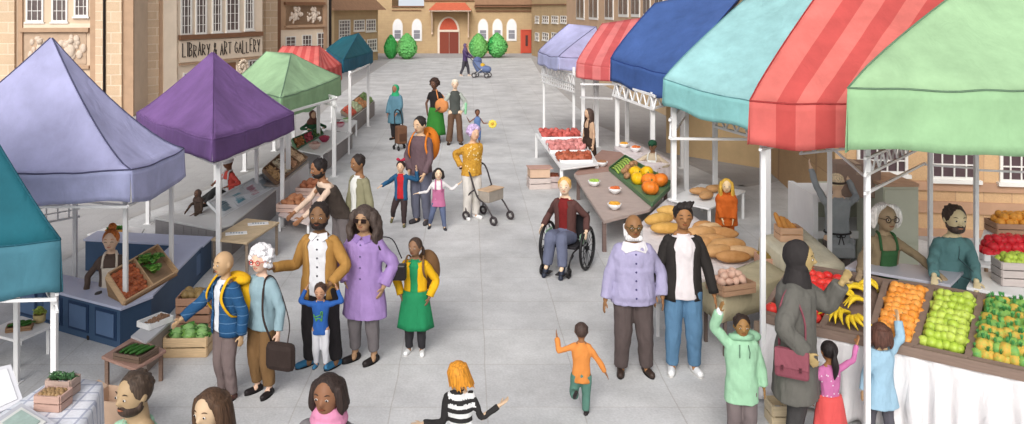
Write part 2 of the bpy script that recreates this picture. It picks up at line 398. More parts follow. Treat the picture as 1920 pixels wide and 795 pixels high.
# stepped pier + library
f2 = FA(252, 28.6, 333, 30); T2 = f2.t
f3 = FA(333, 30, 492, 34.6); T = f3.t
lib = thing('library_building', 'library and art gallery with painted name band under a bank of tall windows', 'building', f3.P(f3.L / 2, 0))
block(lib, f2, 0, f2.L, 9.5, STONE2, 6); block(lib, f3, 0, f3.L, 9.0, TANL, 5)
for x0, x1, m, o in ((252, 262, BROWN, .02), (298, 303, BROWN, .08), (303, 328, TANL, .12)):
    part(lib, 'pilaster', m, lambda b: f2.box(b, T2(x0), 0, T2(x1), 9.3, 0, o))
for x0, x1, y1 in ((338, 359, 66), (366, 387, 64), (397, 415, 61), (423, 448, 59), (458, 475, 56)):
    window(f3, lib, x0, -60, x1, y1, 3, 7, fw=.07)
def slope_band(x0, ya, x1, yb, h, o):   # horizontal in the world, ends at both pixel columns
    def fn(b): z1 = f3.z(x0, ya); z0 = f3.z(x0, ya + h); f3.box(b, T(x0), z0, T(x1), z1, 0, o)
    return fn
part(lib, 'lintel', DKB, slope_band(334, 66, 490, 0, 9, .12))
sg = part(lib, 'name_band', TANL, slope_band(335, 77, 490, 0, 41, .05))
part(lib, 'band_moulding', BROWN, slope_band(335, 119.5, 490, 0, 3, .09))
GL = {'L': [[(0, 1), (0, 0), (.55, .02)]], 'I': [[(.1, 1), (.1, 0)]], 'B': [[(0, 0), (0, 1), (.45, .85), (.4, .6), (.02, .5), (.5, .38), (.5, .1), (0, 0)]],
      'R': [[(0, 0), (0, 1), (.48, .85), (.42, .55), (.02, .5), (.55, 0)]], 'A': [[(0, 0), (.3, 1), (.6, 0)], [(.1, .38), (.5, .4)]],
      'Y': [[(0, 1), (.28, .5)], [(.6, 1), (.2, -.05)]], 'T': [[(0, .97), (.6, 1)], [(.3, 1), (.28, 0)]], 'E': [[(.5, 1), (0, .97), (0, 0), (.5, .02)], [(0, .5), (.4, .52)]],
      'G': [[(.55, .85), (.3, 1), (.02, .6), (.05, .15), (.35, 0), (.58, .2), (.56, .45), (.3, .42)]],
      '&': [[(.6, .0), (.12, .7), (.2, .95), (.4, .9), (.38, .7), (.05, .3), (.15, .02), (.4, .08), (.6, .4)]]}
m = MB(); txt = 'LIBRARY & ART GALLERY'; t = T(340); tE = T(487); st = (tE - t) / sum({' ': .62, 'I': .45}.get(c, 1) for c in txt)
rr = random.Random(5)
zc = f3.z(340, 108); zh = f3.z(340, 83) - zc
for c in txt:
    wd = {' ': .62, 'I': .45}.get(c, 1) * st
    if c != ' ':
        dz = rr.uniform(-.03, .04); k = rr.uniform(.85, 1.1)
        for s_ in GL[c]:
            pts = [f3.P(t + x * st * 1.15, zc + dz + y * zh * k, .062) for x, y in s_]
            m.tube(pts, .021, 6)
    t += wd
m.build('lettering', paint((52, 42, 38), .6), sg, smooth=True)
part(lib, 'doorway', DKB, lambda b: f3.rect(b, 408, 118, 441, 190, 0, .04))
part(lib, 'door_surround', TANL, lambda b: (f3.rect(b, 441, 122, 447, 190, 0, .1), f3.rect(b, 400, 122, 407, 190, 0, .1)))
sc_ = MB()
for k in range(22):
    a = k * .45; r0 = .30 - k * .012; sc_.ell(f3.P(T(452) + r0 * math.cos(a), f3.z(452, 126) + r0 * 1.1 * math.sin(a), .08), .07, 8, 6)
sc_.build('scroll_ornament', TANL, lib, smooth=True)
window(f3, lib, 343, 136, 362, 185, 2, 4)
window(f3, lib, 465, 112, 486, 150, 3, 3)
# gallery wing
f4 = FA(492, 38, 618, 41.5); T = f4.t
gal = thing('gallery_building', 'pale brown building with carved panel over three small windows', 'building', f4.P(f4.L / 2, 0))
block(gal, f4, 0, f4.L, 9.0, TANL, 5)
for x0, x1, m, o in ((492, 514, STONE, .25), (514, 524, DKB, .1), (606, 612, BROWN, .06)):
    part(gal, 'pilaster', m, lambda b: f4.box(b, T(x0), 0, T(x1), 9, 0, o))
part(gal, 'upper_wall', mat((186, 152, 122), .9, .08, 1.5, .2, 'render'), lambda b: f4.box(b, T(526), f4.z(570, 55), T(606), 8.5, 0, .03))
part(gal, 'moulding', DKB, lambda b: f4.rect(b, 531, 4, 606, 9, .03, .18))
relief(f4, gal, 535, 11, 604, 46, 9, (226, 210, 194))
part(gal, 'ledge', BROWN, lambda b: f4.rect(b, 533, 47, 608, 51, .03, .16))
for x0, y0, x1, y1, nx in ((535, 68, 554, 90, 2), (566, 65, 584, 92, 3), (594, 61, 610, 94, 2)): window(f4, gal, x0, y0, x1, y1, nx, 3, fw=.05)
part(gal, 'drainpipe', PIPE, lambda b: b.tube([f4.P(T(614.5), .3, .18), f4.P(T(614.5), 8.8, .18)], .075, 10), smooth=True)
# far left house with brown roof
f5 = FA(618, 50, 712, 57); T = f5.t
ho = thing('stone_house', 'ochre stone house with brown pitched roof and small paned windows', 'house', f5.P(f5.L / 2, 0))
ze = f5.z(665, 19)
block(ho, f5, 0, f5.L - .3, ze, OCHRE, 6)
part(ho, 'corner_strip', mat((226, 200, 158), .9, .06, 2, .2, 'render'), lambda b: f5.box(b, 0, 0, T(625), ze, 0, .06))
def hr(b):
    e = [f5.P(-.2, ze, .5), f5.P(f5.L + .05, ze, .5), f5.P(f5.L + .05, ze, -6.5), f5.P(-.2, ze, -6.5)]
    r_ = [f5.P(.6, ze + 3.4, -2.6), f5.P(f5.L - 1.6, ze + 3.4, -2.6), f5.P(f5.L - 1.6, ze + 3.4, -3.2), f5.P(.6, ze + 3.4, -3.2)]
    b.hexa(e, r_)
part(ho, 'roof', ROOFB, hr)
for x0, y0, x1, y1, nx, ny in ((635, 37, 656, 71, 4, 5), (663, 37, 683, 58, 4, 3), (686, 36, 704, 59, 4, 3), (666, 75, 684, 96, 4, 3), (688, 73, 706, 96, 4, 3)): window(f5, ho, x0, y0, x1, y1, nx, ny, fw=.09, pane=PANE2, bw=.05)
# church hall closing the square
f6 = FA(700, 64.4, 999, 64.4); T = f6.t
ch = thing('church_hall', 'long ochre church hall with pointed white windows and an arched red doorway', 'church', f6.P(f6.L / 2, 0))
block(ch, f6, 0, T(735), 9, OCHRE, 6); block(ch, f6, T(735), T(795), f6.z(760, 11), OCHRE, 6); block(ch, f6, T(795), T(999), 6.4, OCHRE, 6)
part(ch, 'parapet_moulding', DKB, lambda b: (f6.rect(b, 735, 11, 795, 13, -.3, .14), f6.rect(b, 735, 18.6, 790, 20.2, 0, .08)))
part(ch, 'roof', ROOFB, lambda b: b.hexa([f6.P(T(890), f6.z(900, 9), .5), f6.P(T(997), f6.z(900, 9), .5), f6.P(T(997), f6.z(900, 9), .0), f6.P(T(890), f6.z(900, 9), .0)],
     [f6.P(T(890), 8, -.9), f6.P(T(997), 8, -.9), f6.P(T(997), 8, -2.5), f6.P(T(890), 8, -2.5)]))
part(ch, 'eaves', DKB, lambda b: (f6.rect(b, 889, 10.5, 998, 13, 0, .45), f6.rect(b, 892, 19.5, 996, 22, 0, .1), f6.rect(b, 795, .0, 889, 1.5, 0, .15)))
def lancet(f, x0, y0, x1, y1, ow, n=10, k=.36):
    """outline points (t,z) of a pointed window; k = share of the height taken by the arch"""
    t0, t1 = f.t(x0) - ow, f.t(x1) + ow; z0, z1 = f.z(x0, y1) - ow * (1 if y1 < 90 else 0), f.z(x0, y0) + ow * 1.4
    zs = z1 - (z1 - z0) * k; tm = (t0 + t1) / 2; pts = [(t0, z0), (t1, z0)]
    for i in range(n + 1): a = i / n; pts.append((t1 + (tm - t1) * (1 - math.cos(a * PI / 2)) ** 1.0, zs + (z1 - zs) * math.sin(a * PI / 2) ** 1.05) if a < 1 else (tm, z1))
    for i in range(n - 1, -1, -1): a = i / n; pts.append((t0 + (tm - t0) * (1 - math.cos(a * PI / 2)), zs + (z1 - zs) * math.sin(a * PI / 2) ** 1.05))
    return pts
def plate(b, f, pts, o0, o1):
    n = len(pts); b.add([f.P(t, z, o1) for t, z in pts] + [f.P(t, z, o0) for t, z in pts], [tuple(range(n))[::-1], tuple(range(n, 2 * n))] + [(i, (i + 1) % n, n + (i + 1) % n, n + i) for i in range(n)])
WW = paint((248, 248, 250), .5)
for x0 in (737, 773, 897, 924, 950.5):
    o = part(ch, 'window', WW, lambda b: plate(b, f6, lancet(f6, x0 + .5, 37, x0 + 17, 75.5, .03), 0, .08))
    part(o, 'frame', paint((236, 222, 198), .6), lambda b: plate(b, f6, lancet(f6, x0, 36.4, x0 + 17.6, 76.2, .05), 0, .05))
    for y0, y1 in ((56.5, 62), (62.8, 72.5)): part(o, 'pane', paint((150, 150, 158), .25, .1), lambda b: f6.rect(b, x0 + 3, y0, x0 + 14.5, y1, .08, .10))
ar = part(ch, 'arch_surround', paint((246, 232, 214), .6), lambda b: plate(b, f6, lancet(f6, 820.5, 31, 861.5, 100, 0, 12, .38), 0, .12))
part(ch, 'tympanum', paint((214, 100, 74), .7, .1), lambda b: plate(b, f6, [p_ for p_ in lancet(f6, 824, 34, 858, 100, 0, 12, .37) if p_[1] > f6.z(840, 57)], .12, .15))
part(ch, 'transom', paint((246, 232, 214), .6), lambda b: f6.rect(b, 824, 56.3, 860.5, 59.5, .12, .2))
dr = part(ch, 'door', wood((138, 68, 52)), lambda b: f6.rect(b, 824.5, 60, 842, 100, .12, .17)); part(ch, 'door', wood((128, 62, 50)), lambda b: f6.rect(b, 842.6, 60, 860, 100, .12, .17))
part(ch, 'porch_roof', paint((208, 108, 80), .7, .1), lambda b: b.hexa([f6.P(T(805), f6.z(840, 19), 1.6), f6.P(T(884), f6.z(840, 19), 1.6), f6.P(T(884), f6.z(840, 19), 0), f6.P(T(805), f6.z(840, 19), 0)],
     [f6.P(T(818), f6.z(840, 5), .5), f6.P(T(872), f6.z(840, 5), .5), f6.P(T(872), f6.z(840, 5), 0), f6.P(T(818), f6.z(840, 5), 0)]))
part(ch, 'porch_fascia', paint((246, 224, 204), .6), lambda b: f6.box(b, T(806), f6.z(840, 21), T(883), f6.z(840, 19.1), 0, 1.55))
for x0, y1 in ((809, 64), (877, 70)):
    part(ch, 'porch_bracket', paint((240, 214, 188), .6), lambda b: (f6.rect(b, x0, 21, x0 + 2.6, y1, 0, .3), b.bar(f6.P(T(x0 + 1.3), f6.z(x0, y1 - 2), .2), f6.P(T(x0 + 1.3), f6.z(x0, 22), 1.4), .09)))
rd = part(ch, 'side_door', paint((206, 84, 62), .6), lambda b: f6.rect(b, 978, 57, 996, 99, 0, .12))
part(rd, 'door_window', paint((92, 62, 58), .3), lambda b: f6.rect(b, 985, 66, 989.5, 86, .12, .14))
part(rd, 'frame', paint((220, 96, 76), .6), lambda b: (f6.rect(b, 976, 55.5, 978, 100, 0, .16), f6.rect(b, 976, 55.5, 996.5, 57, 0, .165)))
part(ch, 'plinth', OCHRE, lambda b: (f6.rect(b, 702, 95, 820, 100, 0, .09), f6.rect(b, 863, 95, 975, 100, 0, .09)))
# right hand row
f7 = FA(997, 62, 1063, 50); T = f7.t
be = thing('brick_building', 'ochre building beside the church with two rows of four small windows', 'building', f7.P(f7.L / 2, 0))
block(be, f7, 0, f7.L, 8, OCHRE, 6); part(be, 'string_course', DKB, lambda b: f7.rect(b, 997, 7.5, 1062, 9.5, 0, .1))
for y0, y1 in ((29.5, 43), (61, 75.5)):
    for x0, x1, nx in ((1004, 1011, 2), (1017.5, 1029, 3), (1035, 1047, 3), (1051.5, 1063, 3)): window(f7, be, x0, y0, x1, y1, nx, 2, fw=.05, bw=.05)
f8 = FA(1063, 50, 1457, 18.4); T = f8.t
bf = thing('warehouse_building', 'long buff building behind the right stalls with tall dark windows', 'building', f8.P(f8.L / 2, 0))
OCH2 = brickmat((228, 200, 162), (222, 194, 156), (214, 186, 148), .6, .26, .008, .5, axes='YZX', bump=.2, var=.1)
block(bf, f8, 0, f8.L, 9, OCH2, 6)
part(bf, 'upper_band', mat((203, 170, 140), .9, .08, 1.5, .2, 'render'), lambda b: f8.box(b, .2, 2.6, f8.L - .2, 8.8, 0, .05))
for x0, x1 in ((1083, 1098), (1107, 1124), (1137, 1153), (1163, 1181), (1187, 1203), (1210, 1223), (1232, 1248)):
    t0, t1 = T(x0), T(x1); z0 = f8.z((x0 + x1) / 2, 37 if x0 < 1150 else 32)
    m = MB(); f8.box(m, t0, z0, t1, z0 + 2.4, .05, .09); o = m.build('window', FRAME, bf)
    m = MB(); w_ = (t1 - t0); f8.box(m, t0 + w_ * .06, z0 + .12, t0 + w_ * .46, z0 + 2.3, .09, .10); f8.box(m, t0 + w_ * .54, z0 + .12, t1 - w_ * .06, z0 + 2.3, .09, .10); m.build('pane', paint((104, 98, 94), .25, .2), o)
f9 = FA(1457, 18.4, 1620, 21.6)
block(bf, f9, 0, f9.L, 9, mat((214, 184, 140), .9, .1, 1.5, .3, 'render'), 3, name='end_wall')
f10 = FA(1566, 13.4, 2250, 12.6); T = f10.t
bw_ = thing('timber_building', 'tan building with dark red paned windows behind the fruit stall', 'building', f10.P(f10.L / 2, 0))
TIM = brickmat((214, 178, 136), (206, 168, 128), (192, 156, 122), .42, .9, .01, 0, axes='XZY', bump=.3, var=.12)
block(bw_, f10, 0, f10.L, 8, TIM, 5)
BEAM = mat((186, 148, 120), .8, .12, 3, .3, 'render')
for y0, y1 in ((342, 358), (378, 400), (430, 450)):
    part(bw_, 'timber_rail', BEAM, lambda b: f10.box(b, .05, f10.z(1800, y1), f10.L - .05, f10.z(1800, y0), 0, .035))
for x0, x1, y1, nx in ((1606, 1701, 325, 5), (1743, 1833, 336, 4), (1873, 1975, 342, 5), (2010, 2100, 345, 5)):
    window(f10, bw_, x0, 225, x1, y1, nx, 4, pane=paint((92, 74, 78), .3, .15), fw=.045)

# clipped bushes before the church
def bush(px, y0, y1, wpx, c1, c2, seed, label):
    b = G(px, y1); s_ = b.y / F; h = (y1 - y0) * s_; wd = wpx * s_ / 2; r = random.Random(seed)
    t = thing('clipped_bush', label, 'bush', b, group='clipped bushes before the church')
    m = MB(); m.tube([b, b + Vector((0, 0, h * .3))], .07, 8); m.build('trunk', wood((96, 74, 56)), t)
    m = MB()
    def prof(q): return wd * math.sin(PI * min(.99, max(.02, q)) ** .85) ** .7
    m.lathe(b, [(max(.02, prof(q / 12)) * .9, .06 + q / 12 * h * .97) for q in range(13)], 20)
    for k in range(2600):
        q = r.random(); a = r.uniform(0, 2 * PI); rad = prof(q) * r.uniform(.84, 1.13); c = b + Vector((rad * math.cos(a), rad * math.sin(a), .04 + q * h))
        n_ = Vector((math.cos(a), math.sin(a), r.uniform(-.4, .9))).normalized(); u = n_.cross(Vector((r.uniform(-1, 1), r.uniform(-1, 1), r.uniform(-1, 1)))).normalized(); v = n_.cross(u); sz = r.uniform(.045, .11)
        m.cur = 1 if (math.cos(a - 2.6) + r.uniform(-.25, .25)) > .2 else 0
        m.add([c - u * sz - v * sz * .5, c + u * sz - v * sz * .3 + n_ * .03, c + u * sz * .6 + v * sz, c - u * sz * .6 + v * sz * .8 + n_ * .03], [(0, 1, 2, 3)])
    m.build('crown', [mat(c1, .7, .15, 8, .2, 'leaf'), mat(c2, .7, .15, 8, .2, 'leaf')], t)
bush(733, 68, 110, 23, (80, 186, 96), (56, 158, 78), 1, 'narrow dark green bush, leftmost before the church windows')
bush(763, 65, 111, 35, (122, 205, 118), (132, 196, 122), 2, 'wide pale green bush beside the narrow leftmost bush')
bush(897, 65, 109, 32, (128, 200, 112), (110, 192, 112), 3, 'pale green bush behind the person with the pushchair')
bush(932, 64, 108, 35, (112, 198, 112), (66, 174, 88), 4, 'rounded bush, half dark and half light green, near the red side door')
# ------------------------------------------------------------------ people
def ik(a, b, l1, l2, hint):
    a = V(a); b = V(b); d = b - a; L = d.length
    if L > (l1 + l2) * .995: b = a + d * ((l1 + l2) * .995 / L); d = b - a; L = d.length
    x = (l1 * l1 - l2 * l2 + L * L) / (2 * L); h = math.sqrt(max(0, l1 * l1 - x * x)); u = d.normalized()
    n = V(hint) - u * V(hint).dot(u)
    n = n.normalized() if n.length > 1e-4 else V((0, 1, 0)); return a + u * x + n * h, b
DK = paint((28, 24, 24), .4)
LIPC = {}
def hand_mesh(b, w_, dirv, palmn, s, spread=1.0, curl=.5):
    """palm, four unequal bent fingers and a thumb leaving the side of the palm; w_ = wrist"""
    d = V(dirv).normalized(); n = V(palmn); n = (n - d * n.dot(d)).normalized(); sd_ = d.cross(n)
    c = V(w_) + d * .045 * s; Mx = Matrix((sd_, d, n)).transposed()
    b.ell(c, (.036 * s, .048 * s, .016 * s), 12, 8, Mx)
    for k, (o, L, r) in enumerate(((-.027, .062, .0088), (-.009, .074, .0092), (.010, .070, .0090), (.027, .052, .0082))):
        p0 = c + (d * .030 + sd_ * o) * s; dd = (d + sd_ * o * 5 * spread).normalized(); p1 = p0 + dd * L * .45 * s + n * curl * .006 * s; p2 = p1 + (dd + n * curl * .55).normalized() * L * .32 * s; p3 = p2 + (dd + n * curl * 1.3).normalized() * L * .26 * s
        b.tube(crv([p0, p1, p2, p3], 2), [r * s * q for q in (1.1, 1.1, 1.05, 1, .95, .9, .75)], 7)
        b.ell(p3, r * s * .78, 7, 5)
    return c, d, n, sd_
def thumb(b, w_, d, n, sd_, s, side):
    p0 = V(w_) + (d * .028 + sd_ * side * .022) * s; p1 = p0 + (sd_ * side * .030 + d * .018 + n * .006) * s; p2 = p1 + (sd_ * side * .012 + d * .030 + n * .008) * s
    b.tube(crv([p0, p1, p2], 3), [k * s for k in (.013, .0125, .012, .0115, .011, .0105, .009)], 7); b.ell(p2, .0095 * s, 7, 5)

def person(label, px, H, foot=None, top=None, D=None, rot=0, sk=(150, 110, 80), hs=1.12, w=1.0, lean=0, side=0,
           feet=((-.055, 0, 0), (.055, 0, 0)), hands=((-.16, -.02, .46), (.16, -.02, .46)), head=(0, 0, 0), hip=None,
           shirt=None, coat=None, bottom=None, skirt=None, shoes=(40, 34, 32), hair=None, beard=None, face=True, sit=None,
           hijab=None, glasses=None, smile=True, x=None, hx=0, lift=0, eyes='open', socks=None, elb=((-1, .6, -.2), (1, .6, -.2)), hz=None, seatless=False):
    if top is not None: D = F * (CH - H * (hz or 1)) / (top - HY)
    if D is None: D = F * CH / (foot - HY)
    X = (px - VPX) * D / F if x is None else x
    far = D / 8.0; vox = max(.0085, .0062 * far) * (1 if H > 1.2 else .85)
    t = thing('person', label, 'person', (X, D, lift), R(rot)); W_ = MW[t.name]
    kid = H < 1.25
    hh = .132 * hs * H; hip = (hip or (.50 if not kid else .46)) * H; zt = H
    if sit is not None: hip = sit; torso_top = sit + (.52 - .0) * H; zt = torso_top
    chin = zt - hh; neckL = (.03 if not kid else .018) * H; Pz = hip; spine = chin - neckL - hip
    a, s_ = R(lean), R(side)
    sp = V((math.sin(s_), -math.sin(a), math.cos(a) * math.cos(s_))).normalized()
    P = V((0, 0, hip)); N = P + sp * spine
    if sit is not None: P = V((0, .0, hip))
    sw = (.092 if not kid else .096) * H * (.85 + .15 * w); xax = V((1, 0, 0)); xax = (xax - sp * xax.dot(sp)).normalized()
    S = [N - sp * .052 * H - xax * sw * .93, N - sp * .052 * H + xax * sw * .93]
    ua, fa = .165 * H, .150 * H; th_, sh_ = (hip - .055 * H) * .515, (hip - .055 * H) * .49
    if sit is not None: th_, sh_ = .235 * H, .235 * H
    J = dict(P=P, N=N, S=S, H=H, W=W_, t=t)
    E, Wr = [], []
    for k in (0, 1):
        hnd = V(hands[k]) * H; hnd.x -= (.022 * H if hnd.x > 0 else -.022 * H) if .11 * H < abs(hnd.x) < .225 * H and sit is None else 0; e, h = ik(S[k], hnd, ua, fa, V(elb[k])); E.append(e); Wr.append(h)
    hp = [P + V((-.052 * H * (.8 + .2 * w), 0, -.01 * H)), P + V((.052 * H * (.8 + .2 * w), 0, -.01 * H))]
    Kn, An = [], []
    for k in (0, 1):
        f = V(feet[k][:3]) * H + V((0, .012 * H, .045 * H)); kn, an = ik(hp[k], f, th_, sh_, (0, -1, .15)); Kn.append(kn); An.append(an)
    J.update(E=E, Wr=Wr, K=Kn, A=An)
    # ---- head frame
    HC = N + sp * neckL + V((0, -.012 * H - hh * .04, hh * .50)) + V((hx * H, 0, 0)); Rm = Euler((R(head[0]), R(head[1]), R(head[2])), 'ZYX').to_matrix() if False else (Matrix.Rotation(R(head[2]), 3, 'Z') @ Matrix.Rotation(R(head[1]), 3, 'Y') @ Matrix.Rotation(R(head[0]), 3, 'X'))
    h = hh
    def Hd(p): return HC + Rm @ (V(p) * h)
    J.update(Hd=Hd, h=h, HC=HC, Rm=Rm)
    def ell(b, c, r, n=14, m=10): b.ell(Hd(c), [q * h for q in r], n, m, Rm)
    # ---- body, one continuous surface
    b = MB()
    ell(b, (0, 0, .04), (.36, .43, .46), 20, 14); ell(b, (0, -.07, -.20), (.27, .32, .30), 16, 10)
    b.tube([Hd((0, -.36, .06)), Hd((0, -.455, -.08)), Hd((0, -.40, -.14))], [.045 * h, .075 * h, .055 * h], 8); ell(b, (0, -.44, -.085), (.075, .075, .055), 8, 6)
    for sx in (-1, 1): ell(b, (sx * .365, .03, -.02), (.045, .085, .12), 8, 6)
    b.tube([N - sp * .02 * H, N + sp * neckL * .6, Hd((0, .08, -.25))], [.036 * H, .032 * H, .030 * H] if not kid else [.034 * H] * 3, 12)
    for q0, q1, r0, r1 in ((.0, .3, .085, .078), (.3, .75, .074, .086), (.75, .95, .086, .06)):
        c0, c1 = P.lerp(N, q0), P.lerp(N, q1)
        for o in (-.028, .028): b.cap(c0 + V((o * H, 0, 0)), c1 + V((o * H, 0, 0)), r0 * H * .54 * min(1, w), r1 * H * .52 * min(1, w), 12)
    for k in (0, 1):
        b.cap(S[k].lerp(N, .15) - sp * .006 * H, E[k], .019 * H, .019 * H); b.cap(E[k], Wr[k], .021 * H, .0155 * H)
        b.cap(hp[k], Kn[k], .055 * H, .034 * H); b.cap(Kn[k], An[k], .034 * H, .021 * H)
        fd = (Wr[k] - E[k]).normalized(); sg_ = -1 if k == 0 else 1
        pn = V((-sg_, .15, 0)) if abs(fd.z) > .5 else V((0, -.3, -1))
        hsz = H / 1.80 * (1.0 if not kid else 1.08)
        c_, d_, n_, sd2 = hand_mesh(b, Wr[k], fd, pn, hsz, .8, .5)
        front = V((0, -1, .3)); thumb(b, Wr[k], d_, n_, sd2, hsz, 1 if sd2.dot(front) > 0 else -1)
        b.cap(An[k], An[k] + V((0, -.03 * H, -.02 * H)), .020 * H, .018 * H)
    blob('body', b, skin(sk), t, vox, 1 if vox < .009 else 1)
    # ---- face
    if face and D < 40:
        for sx in (-1, 1):
            ey = -.395
            if eyes == 'open':
                m = MB(); m.ell(Hd((sx * .150, ey, .02)), [.050 * h, .022 * h, .027 * h], 10, 8, Rm); m.cur = 1; m.ell(Hd((sx * .150, ey - .016, .02)), [.030 * h, .014 * h, .028 * h], 10, 6, Rm)
                m.build('eye', [paint((236, 232, 226), .3), paint((34, 24, 20), .2)], t, smooth=True, local=True)
            else:
                m = MB(); m.tube([Hd((sx * .15 + q * .07, ey - .02, .0 + .025 * (1 - q * q) * (1 if eyes == 'shut' else -1))) for q in (-1, -.5, 0, .5, 1)], .012 * h, 5); m.build('eye', DK, t, smooth=True, local=True)
            m = MB(); m.tube([Hd((sx * (.08 + .15 * q), ey + .0 + .035 * q * q, .125 + .03 * math.sin(q * 2.6))) for q in (0, .33, .66, 1)], [.010 * h, .016 * h, .014 * h, .006 * h], 5)
            m.build('eyebrow', hairm(hair[1] if hair and hair[0] != 'grey' else (70, 52, 44)) if hair else DK, t, smooth=True, local=True)
        lc = tuple(int(q * f_) for q, f_ in zip(sk, (.86, .62, .60)))
        m = MB(); yy = -.405 if not beard else -.43; cv = .03 if smile else -.012
        m.tube([Hd((q * .10, yy + .05 * q * q, -.245 + cv * q * q)) for q in (-1, -.5, 0, .5, 1)], [.008 * h, .022 * h, .026 * h, .022 * h, .008 * h], 6); m.build('mouth', skin(lc), t, smooth=True, local=True)
    if beard:
        b = MB(); ell(b, (0, -.075, -.30), (.30, .345, .22), 16, 10)
        for sx in (-1, 1): b.cap(Hd((sx * .29, -.06, -.26)), Hd((sx * .345, -.0, .02)), .07 * h, .03 * h)
        b.tube([Hd((q * .15, -.40 + .10 * q * q, -.165 - .05 * q * q)) for q in (-1, -.5, 0, .5, 1)], [.02 * h, .035 * h, .03 * h, .035 * h, .02 * h], 7)
        blob('beard', b, hairm(beard), t, max(.006, vox * .8), 2)
    if glasses:
        m = MB(); gm = paint(glasses, .3)
        for sx in (-1, 1):
            m.torus(Hd((sx * .165, -.445, .02)), .095 * h, .018 * h, Rm @ Matrix.Rotation(R(90), 3, 'X'), 20, 6); m.tube([Hd((sx * .26, -.43, .04)), Hd((sx * .37, -.2, .04)), Hd((sx * .38, .06, .03))], .013 * h, 5)
        m.tube([Hd((-.075, -.45, .03)), Hd((0, -.46, .045)), Hd((.075, -.45, .03))], .014 * h, 5); o = m.build('glasses', gm, t, smooth=True, local=True)
        if glasses == (30, 26, 26):
            pass
    # ---- clothes
    def torso(b, z0, z1, grow, flare=0, open_=0):
        """z0/z1 measured along the spine in H; below the hip the garment hangs straight down"""
        rings = []; n = 26; prof = [(-.32, .100), (-.2, .099), (-.1, .101), (-.03, .100), (.0, .098), (.1, .088), (.18, .090), (.26, .100), (.31, .098), (.345, .082), (.372, .05), (.385, .038)]
        sc_ = spine / (.335 * H); K = 14
        for i in range(K + 1):
            s0 = z0 + (z1 - z0) * i / K; sp_ = s0 / .335 * (spine / H) if s0 > 0 else s0
            c = P + sp * sp_ * H if s0 > 0 else P + V((0, 0, s0 * H))
            for (pa, ra), (pb, rb) in zip(prof[:-1], prof[1:]):
                q0 = s0 * .385 / .335 if s0 > 0 else s0
                if pa <= q0 <= pb + 1e-6: rx = ra + (rb - ra) * (q0 - pa) / (pb - pa); break
            else: rx = prof[0][1] if s0 < -.3 else prof[-1][1]
            fl_ = max(0, -s0 + .02) * flare
            wx = (w if q0 < .345 else 1 + (w - 1) * .4)
            rx = (rx * .90 + grow + .003) * wx * H + fl_ * H; ry = (rx - fl_ * H) * (.70 if q0 < .33 else .8) + fl_ * H * .8
            yo = -.012 * H * (w - 1) * 3 if 0 <= q0 < .2 else 0
            rings.append([c + V((rx * math.cos(2 * PI * k / n), ry * math.sin(2 * PI * k / n) + yo, 0)) for k in range(n)])
        return b.loft(rings)
    def sleeves(b, grow, kind='long', loose=0):
        for k in (0, 1):
            end = E[k].lerp(Wr[k], .93) if kind == 'long' else S[k].lerp(E[k], .55)
            sh = S[k] + (N - S[k]) * .34
            if kind == 'long': pts = crv([sh, S[k].lerp(E[k], .12), S[k].lerp(E[k], .6), E[k], E[k].lerp(end, .5), end], 3)
            else: pts = crv([sh, S[k].lerp(E[k], .12), end], 3)
            m_ = len(pts) - 1; rs = [(.0300 + grow * .8 + (-.007) * i / m_ + loose * (i / m_)) * H * (.7 + .3 * w) for i in range(m_ + 1)]
            b.tube(pts, rs, 12); b.ell(sh.lerp(S[k], .8), (.031 + grow * .8) * H * (.7 + .3 * w), 12, 8)
    def trousers(b, grow=0, ln=1.0, flare=0):
        rings = []
        for z, rx in ((-.05, .070), (-.01, .088), (.03, .085), (.08, .078)):
            c = P + (sp * z * H if z > 0 else V((0, 0, z * H))); rings.append([c + V(((rx + grow) * w * H * math.cos(2 * PI * k / 20), (rx + grow) * w * .72 * H * math.sin(2 * PI * k / 20), 0)) for k in range(20)])
        b.loft(rings)
        for k in (0, 1):
            pts = crv([hp[k], hp[k].lerp(Kn[k], .5), Kn[k], Kn[k].lerp(An[k], .5), Kn[k].lerp(An[k], ln)], 3); m_ = len(pts) - 1
            b.tube(pts, [(.058 + grow - .024 * (i / m_) + flare * (i / m_) ** 2) * H * (.65 + .35 * w) for i in range(m_ + 1)], 14)
    J['torso'] = torso
    if bottom:
        b = MB(); trousers(b, bottom.get('grow', 0), bottom.get('ln', 1.0), bottom.get('flare', 0)); blob('trousers', b, cloth(bottom['c']), t, vox * 1.25, 3)
    if skirt:
        b = MB(); n = 28; rings = []
        z0, z1 = hip * (1 - skirt.get('len', .5)), hip + .06 * H
        for i in range(9):
            q = i / 8; z = z0 + (z1 - z0) * q; r_ = (.104 + skirt.get('flare', .05) * (1 - q) ** .8) * H * w
            rings.append([V((r_ * (1 + .05 * (1 - q) * math.cos(k * 2 * PI / n * 7)) * math.cos(2 * PI * k / n), r_ * .8 * (1 + .05 * (1 - q) * math.cos(k * 2 * PI / n * 7)) * math.sin(2 * PI * k / n), z)) for k in range(n)])
        b.loft(rings); b.build('skirt', cloth(skirt['c']), t, smooth=True, local=True)
